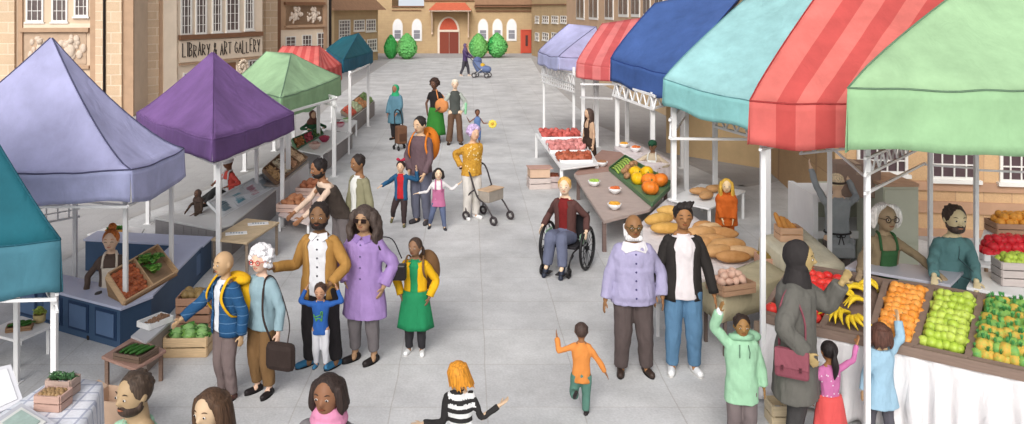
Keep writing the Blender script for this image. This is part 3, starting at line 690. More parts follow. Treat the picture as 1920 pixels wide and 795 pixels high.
    if shirt:
        b = MB(); torso(b, -shirt.get('len', .03), .335, .004 + shirt.get('grow', 0), shirt.get('flare', 0)); 
        if shirt.get('sl', 'long') != 'none': sleeves(b, .0 + shirt.get('grow', 0), shirt.get('sl', 'long'))
        o = blob('shirt' if not shirt.get('name') else shirt['name'], b, shirt['m'] if 'm' in shirt else cloth(shirt['c']), t, vox * 1.2, 3)
        J['shirt'] = o
        b = MB(); b.torus(N - sp * .004 * H, .038 * H, .008 * H, sp.to_track_quat('Z', 'Y').to_matrix(), 24, 8); b.build('collar', shirt['m'] if 'm' in shirt else cloth(shirt['c']), t, smooth=True, local=True)
    if coat:   # open or closed outer layer, a shell with a front opening
        g = coat.get('gap', 0); L0 = -coat.get('len', .08); grow = .016 + coat.get('grow', 0)
        b = MB(); tmp = MB(); torso(tmp, L0, .318, grow, coat.get('flare', 0)); n = 26; rows = len(tmp.v) // n
        if g > 0:
            vs = []; 
            for r_ in range(rows):
                ring = tmp.v[r_ * n:(r_ + 1) * n]; c = sum(ring, V()) / n; top_ = r_ / (rows - 1)
                gg = g * (1 if top_ < .85 else 1.25)
                rx = max(abs(q.x - c.x) for q in ring); ry = max(abs(q.y - c.y) for q in ring)
                for k in range(n): a_ = -PI / 2 + gg + (2 * PI - 2 * gg) * k / (n - 1); vs.append(V((c.x + rx * math.cos(a_), c.y + ry * math.sin(a_), ring[0].z)))
            inner = [V((q.x * .93 + (P.x * .07), q.y * .93, q.z)) for q in vs]
            o = len(vs); b.v = vs + inner
            for r_ in range(rows - 1):
                for k in range(n - 1):
                    i0 = r_ * n + k; b.f.append([i0, i0 + 1, i0 + n + 1, i0 + n]); b.f.append([o + i0 + n, o + i0 + n + 1, o + i0 + 1, o + i0]); b.m += [0, 0]
            for r_ in range(rows - 1):
                i0 = r_ * n; i1 = r_ * n + n - 1; b.f.append([i0, i0 + n, o + i0 + n, o + i0]); b.f.append([o + i1, o + i1 + n, i1 + n, i1]); b.m += [0, 0]
            for k in range(n - 1): i1 = (rows - 1) * n + k; b.f.append([o + k, o + k + 1, k + 1, k]); b.f.append([i1, i1 + 1, o + i1 + 1, o + i1]); b.m += [0, 0]
            sleeves(b, .010 + coat.get('grow', 0), coat.get('sl', 'long'), coat.get('loose', 0))
            J['coat'] = b.build(coat.get('name', 'jacket'), coat.get('m') or cloth(coat['c']), t, smooth=True, local=True)
            crease(J['coat'].data)
        else:
            b = tmp
            if coat.get('sl', 'long') != 'none': sleeves(b, .010 + coat.get('grow', 0), coat.get('sl', 'long'), coat.get('loose', 0))
            J['coat'] = blob(coat.get('name', 'coat'), b, cloth(coat['c']), t, vox * 1.2, 3)
    if shoes:
        for k in (0, 1):
            b = MB(); a_ = An[k]; air = a_.z > .09 * H
            dr = V((0, -1, 0)) if not air else ((An[k] - Kn[k]).normalized() * .8 + V((0, -.6, 0))).normalized()
            turn = feet[k][3] if len(feet[k]) > 3 else (-12 if k == 0 else 12) 
            if not air: dr = Matrix.Rotation(R(turn), 3, 'Z') @ dr; base = V((a_.x, a_.y, .020 * H))
            else: base = a_ + (An[k] - Kn[k]).normalized() * .02 * H
            b.cap(base - dr * .018 * H, base + dr * .085 * H, .024 * H, .021 * H); b.cap(base + dr * .0 * H, a_, .024 * H, .024 * H)
            if not air:
                for v in b.v: v.z = max(.004, v.z)
            o = b.build('shoe', paint(shoes, .5), t, smooth=True, local=True)
            if not air:
                b = MB(); pts = []; 
                for q in range(20): aa = 2 * PI * q / 20; pts.append(base + dr * (.034 + .072 * math.cos(aa)) * H + dr.cross(V((0, 0, 1))) * .025 * H * math.sin(aa))
                b.slab(pts, .002, .010 * H); b.build('sole', paint((214, 212, 208) if shoes[0] > 150 else (30, 28, 28), .7), o, local=True)
            if socks: b = MB(); b.cap(a_, a_.lerp(Kn[k], .22), .024 * H, .025 * H); b.build('sock', cloth(socks), t, smooth=True, local=True)
    # ---- hair / head cover
    if hair:
        st, hc = hair; b = MB(); r = random.Random(len(label)); hm = hairm(hc); vx = max(.0065, vox * .8)
        def capell(g=0): ell(b, (0, .06, .10), (.40 + g, .44 + g, .44 + g), 20, 14)
        if st in ('short', 'back', 'long', 'bob', 'curly', 'afro', 'bun', 'quiff', 'pony', 'spiky', 'fringe', 'balding', 'top'):
            if st not in ('balding', 'top'): capell()
        if st == 'balding': 
            for sx in (-1, 1): ell(b, (sx * .33, .14, .0), (.07, .22, .16))
            ell(b, (0, .36, -.02), (.26, .10, .16))
        if st == 'top': ell(b, (0, .0, .30), (.37, .40, .27)); ell(b, (0, .1, .12), (.39, .36, .36))
        if st in ('short', 'quiff'):
            for k in range(26): a_ = r.uniform(-.3, PI + .3); e_ = r.uniform(.15, 1.2); c = V((.38 * math.cos(a_) * math.cos(e_), .08 + .42 * math.sin(a_) * math.cos(e_), .10 + .43 * math.sin(e_))); b.ell(Hd(c), .055 * h, 8, 6)
        if st == 'quiff':
            for k in range(8): b.cap(Hd((-.22 + .06 * k, -.22, .42)), Hd((-.10 + .07 * k, -.24 + .02 * k, .60 + .02 * (k % 3))), .09 * h, .05 * h)
        if st == 'spiky':
            for k in range(40): a_ = r.uniform(0, 2 * PI); e_ = r.uniform(.35, 1.5); c = V((math.cos(a_) * math.cos(e_), math.sin(a_) * math.cos(e_), math.sin(e_))); b.cap(Hd((c.x * .36, .06 + c.y * .40, .10 + c.z * .40)), Hd((c.x * .44, .06 + c.y * .48, .10 + c.z * .52)), .06 * h, .02 * h)
        if st == 'bun': b.ell(Hd((0, .30, .58)), .20 * h, 14, 10)
        if st == 'curly' or st == 'afro':
            R0 = .44 if st == 'curly' else .50
            for k in range(120):
                a_ = r.uniform(0, 2 * PI); e_ = r.uniform(-.7, 1.5); c = V((R0 * math.cos(a_) * math.cos(e_), .10 + (R0 + .03) * math.sin(a_) * math.cos(e_), .10 + (R0 + .04) * math.sin(e_)))
                if c.y < -.16 and c.z < .34: continue
                b.ell(Hd(c), r.uniform(.07, .12) * h, 8, 6)
        if st in ('long', 'bob'):
            Lh = {'long': -1.35, 'bob': -.52}[st]
            n_ = 15
            for k in range(n_):
                a_ = -.35 + (PI + .7) * k / (n_ - 1); c0 = V((.36 * math.cos(a_), .06 + .40 * math.sin(a_), .28)); c1 = V((.43 * math.cos(a_), .07 + .46 * math.sin(a_), -.15)); c2 = V((.42 * math.cos(a_) + r.uniform(-.04, .04), .12 + .40 * math.sin(a_), Lh + r.uniform(-.1, .1)))
                b.tube(crv([Hd(c0), Hd(c1), Hd((c1 + c2) / 2 + V((r.uniform(-.05, .05), 0, 0))), Hd(c2)], 4), [.10 * h, .11 * h, .12 * h] + [.12 * h] * 6 + [.10 * h, .08 * h, .06 * h, .03 * h], 8)
        if st == 'wavy':
            ell(b, (0, .06, .10), (.42, .46, .47), 20, 14)
            for k in range(17):
                a_ = -.4 + (PI + .8) * k / 16; pts = []
                for q in range(9): f_ = q / 8; rr_ = .40 + .20 * math.sin(min(1, f_ * 1.6) * PI / 2); pts.append(Hd((rr_ * math.cos(a_) + .05 * math.sin(f_ * 14 + k), .10 + rr_ * math.sin(a_) + .04 * math.cos(f_ * 12 + k * 2), .30 - 1.25 * f_)))
                b.tube(pts, [q * h for q in (.10, .12, .13, .14, .15, .15, .14, .12, .06)], 8)
        if st == 'pony':
            b.cap(Hd((0, .45, .20)), Hd((0, .58, .05)), .12 * h, .10 * h)
            b.tube(crv([Hd((0, .56, .10)), Hd((.05, .62, -.25)), Hd((-.02, .60, -.7)), Hd((.04, .58, -1.2))], 4), [.07, .09, .12, .15, .17, .18, .18, .17, .15, .13, .10, .06, .02][:13] and [q * h for q in [.07, .09, .12, .15, .17, .18, .18, .17, .15, .13, .10, .06, .02]], 9)
        if st == 'fringe':
            for k in range(16):
                a_ = R(-20 + 220 * k / 15); c1 = V((.42 * math.cos(a_), .07 + .46 * math.sin(a_), -.2)); b.tube([Hd((.30 * math.cos(a_), .06 + .34 * math.sin(a_), .35)), Hd((.42 * math.cos(a_), .07 + .45 * math.sin(a_), .1)), Hd(c1 + V((.10 * math.cos(a_) - .1, .04, -.15 - .12 * (k % 3))))], [.10 * h, .09 * h, .02 * h], 7)
        if st == 'strands':
            ell(b, (0, .07, .14), (.41, .45, .42), 20, 14)
            for k in range(26):
                a_ = R(-30 + 240 * k / 25); k2 = 1 + .12 * r.random(); b.tube([Hd((.30 * math.cos(a_), .06 + .34 * math.sin(a_), .40)), Hd((.43 * math.cos(a_), .07 + .46 * math.sin(a_), .08)), Hd((.50 * math.cos(a_) * k2 - .18, .10 + .50 * math.sin(a_), -.42 - .22 * r.random()))], [.08 * h, .075 * h, .015 * h], 7)
        J['hair'] = blob('hair', b, hm, t, vx, 1 if st in ('curly', 'afro', 'spiky', 'strands') else 2)
    if hijab:
        b = MB(); ell(b, (0, .075, .06), (.44, .46, .50), 20, 14); ell(b, (0, .03, -.22), (.40, .40, .32), 16, 10)
        ll = hijab.get('len', .12)
        b.cap(Hd((0, .05, -.3)), N + V((0, 0, -.01 * H)), .36 * h, .40 * h)
        n_ = 24; rings = []
        for q in range(6):
            f_ = q / 5; c = Hd((0, .06, -.35)).lerp(N + V((0, .0, -ll * H)), f_); rr_ = (.40 * h) * (1 - f_) + (sw + .03 * H) * f_ ** .8
            rings.append([c + V((rr_ * math.cos(2 * PI * k / n_), rr_ * .72 * math.sin(2 * PI * k / n_), 0)) for k in range(n_)])
        b.loft(rings[::-1])
        # leave the face free: the cover sits behind an oval opening
        o = blob('headscarf', b, cloth(hijab['c']), t, max(.007, vox), 3); J['scarf'] = o
        me = o.data; import bmesh as _b; bm = _b.new(); bm.from_mesh(me); inv = Rm.transposed(); kill = []
        for v in bm.verts:
            q = inv @ (V(v.co) - HC) / h
            if q.y < -.10 and (q.x / .29) ** 2 + ((q.z + .0) / .37) ** 2 < 1: kill.append(v)
        _b.ops.delete(bm, geom=kill, context='VERTS'); bm.to_mesh(me); bm.free()
        sd2 = o.modifiers.new('solid', 'SOLIDIFY'); sd2.thickness = .012; sd2.offset = -1
    # head cover must not hide the face; skull pokes through the opening
    J['seat'] = sit; return J
def buttons(J, n, z0, z1, col, yo=.003, grow=.004, dx=0):
    """small buttons down the front of the garment"""
    P, N, H = J['P'], J['N'], J['H']; dg = bpy.context.evaluated_depsgraph_get()
    o = J.get('coat_front') or J.get('shirt'); 
    for k in range(n):
        z = z0 + (z1 - z0) * k / max(1, n - 1); c = P.lerp(N, z); ok, loc, nn, _ = o.ray_cast(V((c.x + dx * H, c.y - .6, c.z)), V((0, 1, 0)))
        if ok: b = MB(); b.ell(loc, (.0065 * H, .004 * H, .0065 * H), 8, 6); b.build('button', paint(col, .4), J['t'], smooth=True, local=True)
def apron(J, col, z0=-.22, z1=.22, wd=.085, strap=True, back=False, name='apron'):
    P, N, H = J['P'], J['N'], J['H']; b = MB(); o = J.get('coat') or J.get('shirt'); s = 1 if not back else -1; cols = 9; rows = 10; g = []
    for j in range(rows + 1):
        f_ = j / rows; z = z0 + (z1 - z0) * f_; c = P + (N - P) * (z / .335) if z > 0 else P + V((0, 0, z * H)); ww = wd * (1 if z < .06 else .72)
        row = []
        for i in range(cols + 1):
            x = (i / cols * 2 - 1) * ww * H; ok, loc, nn, _ = o.ray_cast(V((c.x + x, c.y - .7 * s, c.z)), V((0, s, 0)))
            y = loc.y if ok else c.y - s * .085 * H
            row.append(V((c.x + x, y - s * .012, c.z)))
        g.append(row)
    for r_ in g: b.v += r_
    m_ = cols + 1
    for j in range(rows):
        for i in range(cols): b.f.append([j * m_ + i, j * m_ + i + 1, (j + 1) * m_ + i + 1, (j + 1) * m_ + i]); b.m.append(0)
    a = b.build(name, cloth(col), J['t'], smooth=True, local=True, solid=.012)
    if strap:
        for sx in (-1, 1): k = MB(); k.tube(crv([g[-1][0 if sx < 0 else -1], J['N'] + V((sx * .05 * H, -s * .035 * H, -.0 * H)), J['N'] + V((sx * .03 * H, s * .03 * H, .01 * H))], 4), .010 * H, 6); k.build('strap', cloth(col), J['t'], smooth=True, local=True)
    return a
def world(J, p): return J['W'] @ V(p)
def bag(J, label, body, straps, m, name='bag', cat='bag', bev=.02, group=None, extra=None):
    """body: list of local ellipsoids/boxes; bag is carried, so it is a thing of its own"""
    W_ = J['W']; b = MB()
    for k in body:
        if k[0] == 'box': b.box(k[1], k[2], k[3] if len(k) > 3 else 0)
        elif k[0] == 'ell': b.ell(k[1], k[2], 18, 12)
        elif k[0] == 'cap': b.cap(*k[1:])
    b.v = [W_ @ v for v in b.v]; c = sum(b.v, V()) / len(b.v); zz = min(v.z for v in b.v); t = thing(name, label, cat, (c.x, c.y, zz), group=group)
    b.build('bag_body', m, t, smooth=body[0][0] != 'box', bevel=bev if body[0][0] == 'box' else 0)
    for pts, r in straps: s = MB(); s.tube([W_ @ V(p) for p in crv(pts, 5)], r, 7, fl=.5); s.build('strap', m, t, smooth=True)
    if extra: extra(t, W_)
    return t
SK_D, SK_B, SK_M, SK_L, SK_P = (92, 66, 52), (128, 92, 64), (168, 132, 98), (212, 182, 152), (234, 208, 186)
GREYM = (168, 150, 120)
# ---- nearest four, cut by the bottom of the picture
J = person('bearded man in a mint green shirt looking left by the cardboard box', 260, 1.78, top=696, rot=-30, sk=(176, 150, 116), hs=.93, shirt=dict(c=(172, 216, 186), sl='short'), bottom=dict(c=(90, 88, 96)), hair=('short', (74, 60, 50)), beard=(66, 52, 44), smile=False)
J = person('woman with long brown hair looking down to the left', 400, 1.66, top=728, rot=-18, sk=(206, 178, 146), hs=.96, head=(4, 0, -6), shirt=dict(c=(206, 196, 186)), bottom=dict(c=(80, 84, 104)), hair=('long', (84, 62, 46)), smile=False)
J = person('woman with a dark bob wearing a pink scarf and grey coat', 618, 1.68, top=700, rot=-14, sk=(140, 98, 72), hs=.95, coat=dict(c=(132, 128, 130), len=.16), bottom=dict(c=(70, 70, 76)), hair=('bob', (56, 44, 40)), smile=False)
b = MB(); N, H = J['N'], J['H']
for k, (z, r, q) in enumerate(((.004, .056, .020), (.024, .052, .019), (.040, .046, .016))): b.torus(N + V((0, -.008, z * H)), r * H * .8, q * H, Matrix.Rotation(.12 * (-1) ** k, 3, 'X'), 26, 8)
blob('scarf', b, cloth((236, 154, 190)), J['t'], .009, 2)
STR = (248, 248, 248)
J = person('red haired child in a black and white striped jumper seen from behind', 866, 1.06, top=684, rot=180, sk=SK_L, hs=1.28, hands=((-.27, -.02, .70), (.28, .04, .60)), elb=((-.2, .2, -1), (.2, .2, -1)), lean=6, side=4,
           shirt=dict(c=(50, 48, 48), len=.06), bottom=dict(c=(92, 104, 128)), hair=('strands', (224, 150, 50)), feet=((-.06, -.08, 0), (.06, .16, .10)), face=False)
me = J['shirt'].data; me.materials.append(cloth(STR))
for p in me.polygons:
    c = p.center
    if abs(c.x) < .098 * J['H'] and int((c.z + .01) / .034) % 2 == 0: p.material_index = 1
# ---- running child and couple
J = person('small child running away in an orange jumper and teal trousers', 1090, .84, foot=778, rot=172, sk=(150, 104, 70), hs=1.45, lean=5, feet=((-.05, -.02, 0), (.07, .17, .25)), hands=((-.27, -.02, .46), (.27, -.10, .80)), elb=((-.6, .3, -.4), (1, .3, -.6)), face=False,
           shirt=dict(c=(232, 148, 74), len=.09, grow=.008), bottom=dict(c=(94, 138, 124), grow=.006), hair=('short', (76, 60, 54)), shoes=(44, 38, 38))
J = person('older man with glasses in a pale lilac button shirt', 1187, 1.64, foot=700, rot=0, sk=(148, 108, 72), hs=1.10, w=1.30, feet=((-.075, 0, 0), (.085, 0, 0)), hands=((-.205, -.03, .46), (.20, -.03, .49)), shirt=dict(c=(178, 172, 206), len=.05, grow=.012), bottom=dict(c=(94, 82, 80), grow=.004), hair=None, glasses=(86, 76, 40), shoes=(62, 48, 42))
buttons(J, 6, .02, .84, (70, 62, 110))
b = MB(); N, H = J['N'], J['H']
for sx in (-1, 1): b.add([N + V((0, -.085, .006)), N + V((sx * .11, -.04, .02)), N + V((sx * .135, -.075, -.055)), N + V((sx * .10, -.135, -.075)), N + V((0, -.135, -.045))], [(0, 1, 2, 3, 4)])
b.build('shirt_collar', cloth((240, 236, 240)), J['t'], local=True, solid=.008)
b = MB(); Hd, h = J['Hd'], J['h']
for sx in (-1, 1): b.cap(Hd((sx * .36, .12, .02)), Hd((sx * .30, .10, -.40)), .09 * h, .12 * h)
b.cap(Hd((-.24, -.12, -.46)), Hd((.24, -.12, -.46)), .15 * h, .15 * h); b.cap(Hd((-.2, .28, -.34)), Hd((.2, .28, -.34)), .16 * h, .16 * h); blob('beard', b, hairm((232, 230, 230)), J['t'], .009, 2)
J = person('young man in a black open jacket, white top and blue jeans', 1280, 1.74, foot=697, rot=-4, sk=(160, 114, 74), hs=1.10, w=1.08, feet=((-.062, 0, 0), (.07, 0, 0)), hands=((-.185, -.02, .47), (.20, -.03, .47)), shirt=dict(c=(238, 230, 232), len=.05, sl='none', grow=.003), coat=dict(c=(48, 44, 42), gap=.52, len=.06, grow=-.002),
           bottom=dict(c=(96, 136, 170), grow=.002), hair=('quiff', (40, 34, 32)), shoes=(246, 246, 246), socks=(60, 64, 74), eyes='shut')
# ---- mint hoodie boy
J = person('boy in a mint green hoodie raising his right arm', 1390, 1.15, foot=842, rot=-6, sk=(150, 112, 66), hs=1.18, w=1.14, hands=((-.19, -.05, 1.04), (.19, .0, .44)), elb=((-1, .3, .3), (1, .6, -.2)), shirt=dict(c=(166, 212, 176), len=.10, grow=.012, name='hoodie'), bottom=dict(c=(124, 112, 112), grow=.006), hair=('short', (52, 40, 34)))
b = MB(); N, H = J['N'], J['H']; b.torus(N + V((0, .02, .0)), .070 * H, .026 * H, Matrix.Rotation(-.35, 3, 'X'), 24, 8); b.ell(N + V((.06, .07, -.01)), (.11 * H, .06 * H, .05 * H)); blob('hood', b, cloth((158, 206, 170)), J['t'], .009, 2)
for sx in (-1, 1): b = MB(); b.tube([N + V((sx * .035, -.10, -.02)), N + V((sx * .042, -.128, -.07)), N + V((sx * .04, -.125, -.12))], .004, 5); b.build('drawstring', cloth((86, 116, 96)), J['t'], smooth=True, local=True)
b = MB(); b.cap(J['Wr'][0] - V((0, 0, .03)), J['Wr'][0] + V((0, 0, .0)), .026, .028); b.build('white_cuff', cloth((244, 246, 244)), J['t'], smooth=True, local=True)
# ---- woman in dark headscarf with maroon bag
J = person('woman in a dark grey headscarf and long grey coat reaching for bananas', 1492, 1.76, foot=836, rot=62, sk=(176, 152, 104), hs=1.16, w=1.12, hands=((-.17, -.06, .52), (.10, -.20, .80)), elb=((-.8, .6, -.5), (.2, .4, -1)), coat=dict(c=(108, 106, 100), len=.24, grow=.012, flare=.08), bottom=dict(c=(70, 68, 68)), hijab=dict(c=(54, 50, 50), len=.14), smile=False)
H = J['H']; wr = J['Wr'][0]
mb_ = cloth((140, 76, 88))
bag(J, 'maroon flap shoulder bag on the arm of the woman in the grey coat', [('box', (-.17 * H, .0, .47 * H), (.055, .27, .25))],
    [([(-.155 * H, .10, .54 * H), (-.15 * H, .10, .70 * H), J['S'][0] + V((-.03, .03, .05)), (-.15 * H, -.09, .68 * H), (-.155 * H, -.10, .54 * H)], .011)], mb_, bev=.09,
    extra=lambda t, W_: [(lambda k: (k.box((-.17 * H - .03, 0, .47 * H + .045), (.012, .262, .155)), setattr(k, 'v', [W_ @ v for v in k.v]), k.build('flap', cloth((150, 84, 96)), t, bevel=.005)))(MB()), [(lambda k: (k.box((-.17 * H - .042, y, .47 * H - .03), (.01, .02, .035)), setattr(k, 'v', [W_ @ v for v in k.v]), k.build('buckle', paint((90, 44, 52), .4), t)))(MB()) for y in (-.07, .07)]])
# ---- two small girls at the fruit counter
J = person('small girl in a pink top and red skirt with a black ponytail', 1556, .93, foot=846, rot=186, sk=(160, 112, 72), hs=1.40, hands=((-.31, -.08, .93), (.16, -.05, .46)), elb=((-1, .3, -.6), (1, .5, -.2)), face=False, shirt=dict(c=(206, 118, 170), len=.02), skirt=dict(c=(228, 92, 90), len=.52, flare=.05), shoes=(60, 50, 50), hair=('pony', (36, 30, 30)))
r = random.Random(5)
for k in range(16):
    ok, loc, nn, _ = J['shirt'].ray_cast(V((r.uniform(-.09, .09), .5, r.uniform(.46, .68))), V((0, -1, 0)))
    if ok: b = MB(); b.ell(loc, (.007, .003, .007), 7, 5); b.build('white_dot', cloth((240, 220, 236)), J['t'], smooth=True, local=True)
J = person('small girl in a pale blue coat with brown hair pointing up at the fruit', 1652, 1.02, foot=826, rot=190, sk=(206, 170, 130), hs=1.38, hands=((-.24, -.10, .98), (.22, .02, .40)), elb=((-1, .3, -.6), (1, .5, -.2)), face=False, coat=dict(c=(164, 200, 222), len=.16, flare=.22, grow=.006), bottom=dict(c=(92, 90, 98)), hair=('bob', (92, 62, 52)), feet=((-.05, .06, 0), (.06, -.06, 0)))
# ---- sellers on the right
J = person('white haired seller with round glasses and a dark green apron', 1652, 1.66, top=380, rot=4, sk=(158, 138, 110), hs=1.25, w=1.12, hands=((-.30, -.26, .62), (.20, -.30, .64)), elb=((-1, .4, -.4), (1, .4, -.4)), shirt=dict(c=(150, 132, 104)), bottom=dict(c=(60, 60, 60)), glasses=(58, 46, 40), lean=6)
apron(J, (54, 96, 58), -.2, .24, .075)
b = MB(); Hd, h = J['Hd'], J['h']
for sx in (-1, 1): b.tube(crv([Hd((sx * .08, -.12, .52)), Hd((sx * .42, .0, .30)), Hd((sx * .50, .02, -.12)), Hd((sx * .46, .06, -.42))], 4), [q * h for q in (.05, .10, .13, .15, .16, .17, .17, .17, .16, .14, .12, .09, .04)], 9)
b.ell(Hd((0, .16, .16)), [.44 * h, .40 * h, .42 * h]); blob('hair', b, hairm((238, 236, 232)), J['t'], .009, 1)
J = person('bearded seller in a teal zipped jumper behind the fruit counter', 1780, 1.70, top=380, rot=-4, sk=(206, 190, 152), hs=1.25, w=1.18, hands=((-.24, -.30, .63), (-.02, -.36, .58)), elb=((-1, .4, -.4), (1.4, .2, -.5)), shirt=dict(c=(92, 134, 136), grow=.006), bottom=dict(c=(60, 60, 60)), hair=('short', (70, 58, 52)), beard=(74, 62, 56), smile=False, lean=8)
b = MB(); P, N, H = J['P'], J['N'], J['H']
pts = []
for k in range(10):
    c = P.lerp(N, .1 + .085 * k); ok, loc, nn, _ = J['shirt'].ray_cast(V((c.x, c.y - .7, c.z)), V((0, 1, 0)))
    if ok: pts.append(loc + V((0, -.002, 0)))
b.tube(pts, .005, 5); b.build('zip', paint((60, 84, 88)), J['t'], smooth=True, local=True)
J = person('worker in grey with a cap, seen from behind lifting a large box', 1570, 1.62, top=328, rot=176, sk=(222, 188, 158), hs=1.10, w=1.02, hands=((-.18, -.20, .93), (.16, -.20, 1.02)), elb=((-1, -.2, -.8), (1.3, -.1, -.5)), face=False, shirt=dict(c=(158, 164, 166)), bottom=dict(c=(112, 102, 98)), hair=('top', (236, 214, 176)))
apron(J, (158, 162, 164), -.13, .02, .10, strap=False, back=True, name='apron_skirt')
b = MB(); H = J['H']; P = J['P']; b.torus(P + V((0, 0, .05 * H)), .1 * H, .008 * H, None, 26, 6); b.v = [V((v.x, v.y * .76, v.z)) for v in b.v]
for sx in (-1, 1): b.torus(P + V((sx * .03, .125, .04 * H)), .022, .006, Matrix.Rotation(R(90), 3, 'X'), 14, 6); b.tube([P + V((0, .125, .05 * H)), P + V((sx * .03, .135, -.02 * H)), P + V((sx * .035, .13, -.05 * H))], .007, 6)
b.build('apron_tie', paint((44, 42, 44)), J['t'], smooth=True, local=True)
b = MB(); Hd, h = J['Hd'], J['h']; b.torus(Hd((0, .05, .10)), .43 * h, .06 * h, J['Rm'], 26, 8); b.build('cap_band', cloth((86, 74, 66)), J['t'], smooth=True, local=True)
c = A(1601, 334, J['W'].translation.y + .46); t = thing('cardboard_box', 'large brown carton held up by the worker in grey', 'box', c - V((0, 0, .20)), -.12); W2 = MW[t.name]
b = MB(); b.box((0, 0, .20), (.56, .36, .44)); b.v = [W2 @ v for v in b.v]; b.build('carton', mat((156, 134, 120), .85, .08, 4, .1, 'card'), t, bevel=.008)
b = MB(); b.box((0, 0, .4215), (.06, .362, .003)); b.box((0, -.181, .34), (.06, .003, .12)); b.v = [W2 @ v for v in b.v]; b.build('tape', paint((186, 166, 146), .4), t)
# ---- blonde child, wheelchair user, green cap, black apron
J = person('blonde child in a bright orange hooded jumper by the bread table', 1362, 1.09, D=12.5, rot=-14, sk=(230, 202, 160), hs=1.5, w=1.35, hands=((-.06, -.15, .40), (.08, -.15, .40)), shirt=dict(c=(212, 104, 36), len=.12, grow=.02), bottom=dict(c=(204, 100, 40)), hair=('long', (222, 178, 74)))
b = MB(); b.torus(J['N'] + V((0, .05, -.01)), .075, .03, Matrix.Rotation(-.3, 3, 'X'), 20, 8); b.build('hood', cloth((200, 96, 34)), J['t'], smooth=True, local=True)
J = person('seller with a dark green cap and white apron behind the produce tray', 1224, 1.55, D=16.9, rot=-28, sk=(142, 108, 84), hs=1.12, sit=.15, hands=((-.14, -.15, .28), (.14, -.15, .28)), feet=((-.06, -.35, 0), (.06, -.35, 0)), shirt=dict(c=(214, 196, 170)), bottom=dict(c=(150, 150, 150)))
b = MB(); Hd, h = J['Hd'], J['h']; b.ell(Hd((0, .02, .20)), [.42 * h, .46 * h, .36 * h], 16, 10, J['Rm']); b.cap(Hd((-.14, -.35, .16)), Hd((-.12, -.72, .10)), .10 * h, .08 * h); b.cap(Hd((.14, -.35, .16)), Hd((.12, -.72, .10)), .10 * h, .08 * h); blob('cap', b, cloth((38, 82, 58)), J['t'], .014, 2)
apron(J, (246, 246, 240), 0.0, .25, .085)
J = person('woman with long dark hair and a dark brown apron dress at the meat table', 1105, 1.50, D=17.9, rot=-62, sk=(208, 172, 142), hs=1.08, hands=((-.12, -.05, .46), (.14, -.02, .46)), shirt=dict(c=(206, 170, 140), grow=-.004), skirt=dict(c=(62, 46, 38), len=.55, flare=.02), hair=('long', (84, 68, 62)), smile=False)
apron(J, (58, 42, 36), -.05, .22, .085)
# wheelchair
wc = G(1060, 503); wrot = R(-27)
t = thing('wheelchair', 'black self propelled wheelchair with large spoked wheels and a pale green guard', 'wheelchair', wc, wrot); W2 = MW[t.name]
def wb(fn, name, m, par=None, **k):
    b = MB(); fn(b); b.v = [W2 @ v for v in b.v]; return b.build(name, m, par or t, **k)
BLK = paint((32, 30, 32), .4); Ry = Matrix.Rotation(R(90), 3, 'Y')
for sx in (-1, 1):
    wx = sx * .30; wh = wb(lambda b: b.torus((wx, .08, .315), .292, .022, Ry, 40, 8), 'wheel', BLK, smooth=True)
    wb(lambda b: b.torus((wx + sx * .035, .08, .315), .255, .008, Ry, 36, 6), 'push_rim', paint((60, 60, 62), .3), wh, smooth=True)
    wb(lambda b: b.tube([(wx - .03, .08, .315), (wx + .03, .08, .315)], .03, 12), 'hub', BLK, wh, smooth=True)
    for k in range(14): a_ = 2 * PI * k / 14; wb(lambda b: b.tube([(wx, .08, .315), (wx, .08 + .28 * math.cos(a_), .315 + .28 * math.sin(a_))], .0045, 5), 'spoke', BLK, wh, smooth=True)
    cw = wb(lambda b: b.torus((sx * .20, -.40, .075), .055, .02, Ry, 22, 8), 'castor', BLK, smooth=True); wb(lambda b: b.tube([(sx * .20, -.40, .075), (sx * .20, -.38, .22), (sx * .23, -.30, .30)], .011, 7), 'castor_fork', BLK, cw, smooth=True)
    wb(lambda b: b.tube(crv([(sx * .24, .24, .78), (sx * .24, .22, .40), (sx * .24, .10, .34), (sx * .23, -.30, .34), (sx * .19, -.42, .14)], 3), .012, 7), 'frame_tube', BLK, smooth=True)
    wb(lambda b: b.tube([(sx * .24, .22, .74), (sx * .24, .34, .76)], .014, 7), 'push_handle', BLK, smooth=True)
    wb(lambda b: b.box((sx * .26, .02, .46), (.012, .26, .16)), 'side_guard', paint((168, 208, 176)), bevel=.01)
    wb(lambda b: b.box((sx * .11, -.46, .07), (.13, .14, .012)), 'footplate', BLK)
wb(lambda b: b.box((0, .0, .365), (.46, .42, .04)), 'seat', cloth((52, 50, 54)), bevel=.012); wb(lambda b: b.box((0, .23, .56), (.46, .03, .36)), 'backrest', cloth((52, 50, 54)), bevel=.012)
J = person('fair haired man in a maroon shirt sitting in the wheelchair', 1058, 1.62, D=wc.y, x=wc.x, rot=-27, sk=(236, 206, 176), hs=1.14, sit=.47, hands=((-.205, -.03, .36), (.205, -.03, .36)), elb=((-.35, 1, -.2), (.35, 1, -.2)), feet=((-.07, -.275, .055), (.07, -.275, .055)), shirt=dict(c=(126, 34, 34)), coat=dict(c=(98, 66, 62), gap=.42, len=.02, grow=-.004), bottom=dict(c=(110, 116, 140), grow=.008), hair=('short', (226, 180, 104)), head=(0, 0, 12), shoes=(44, 50, 66))
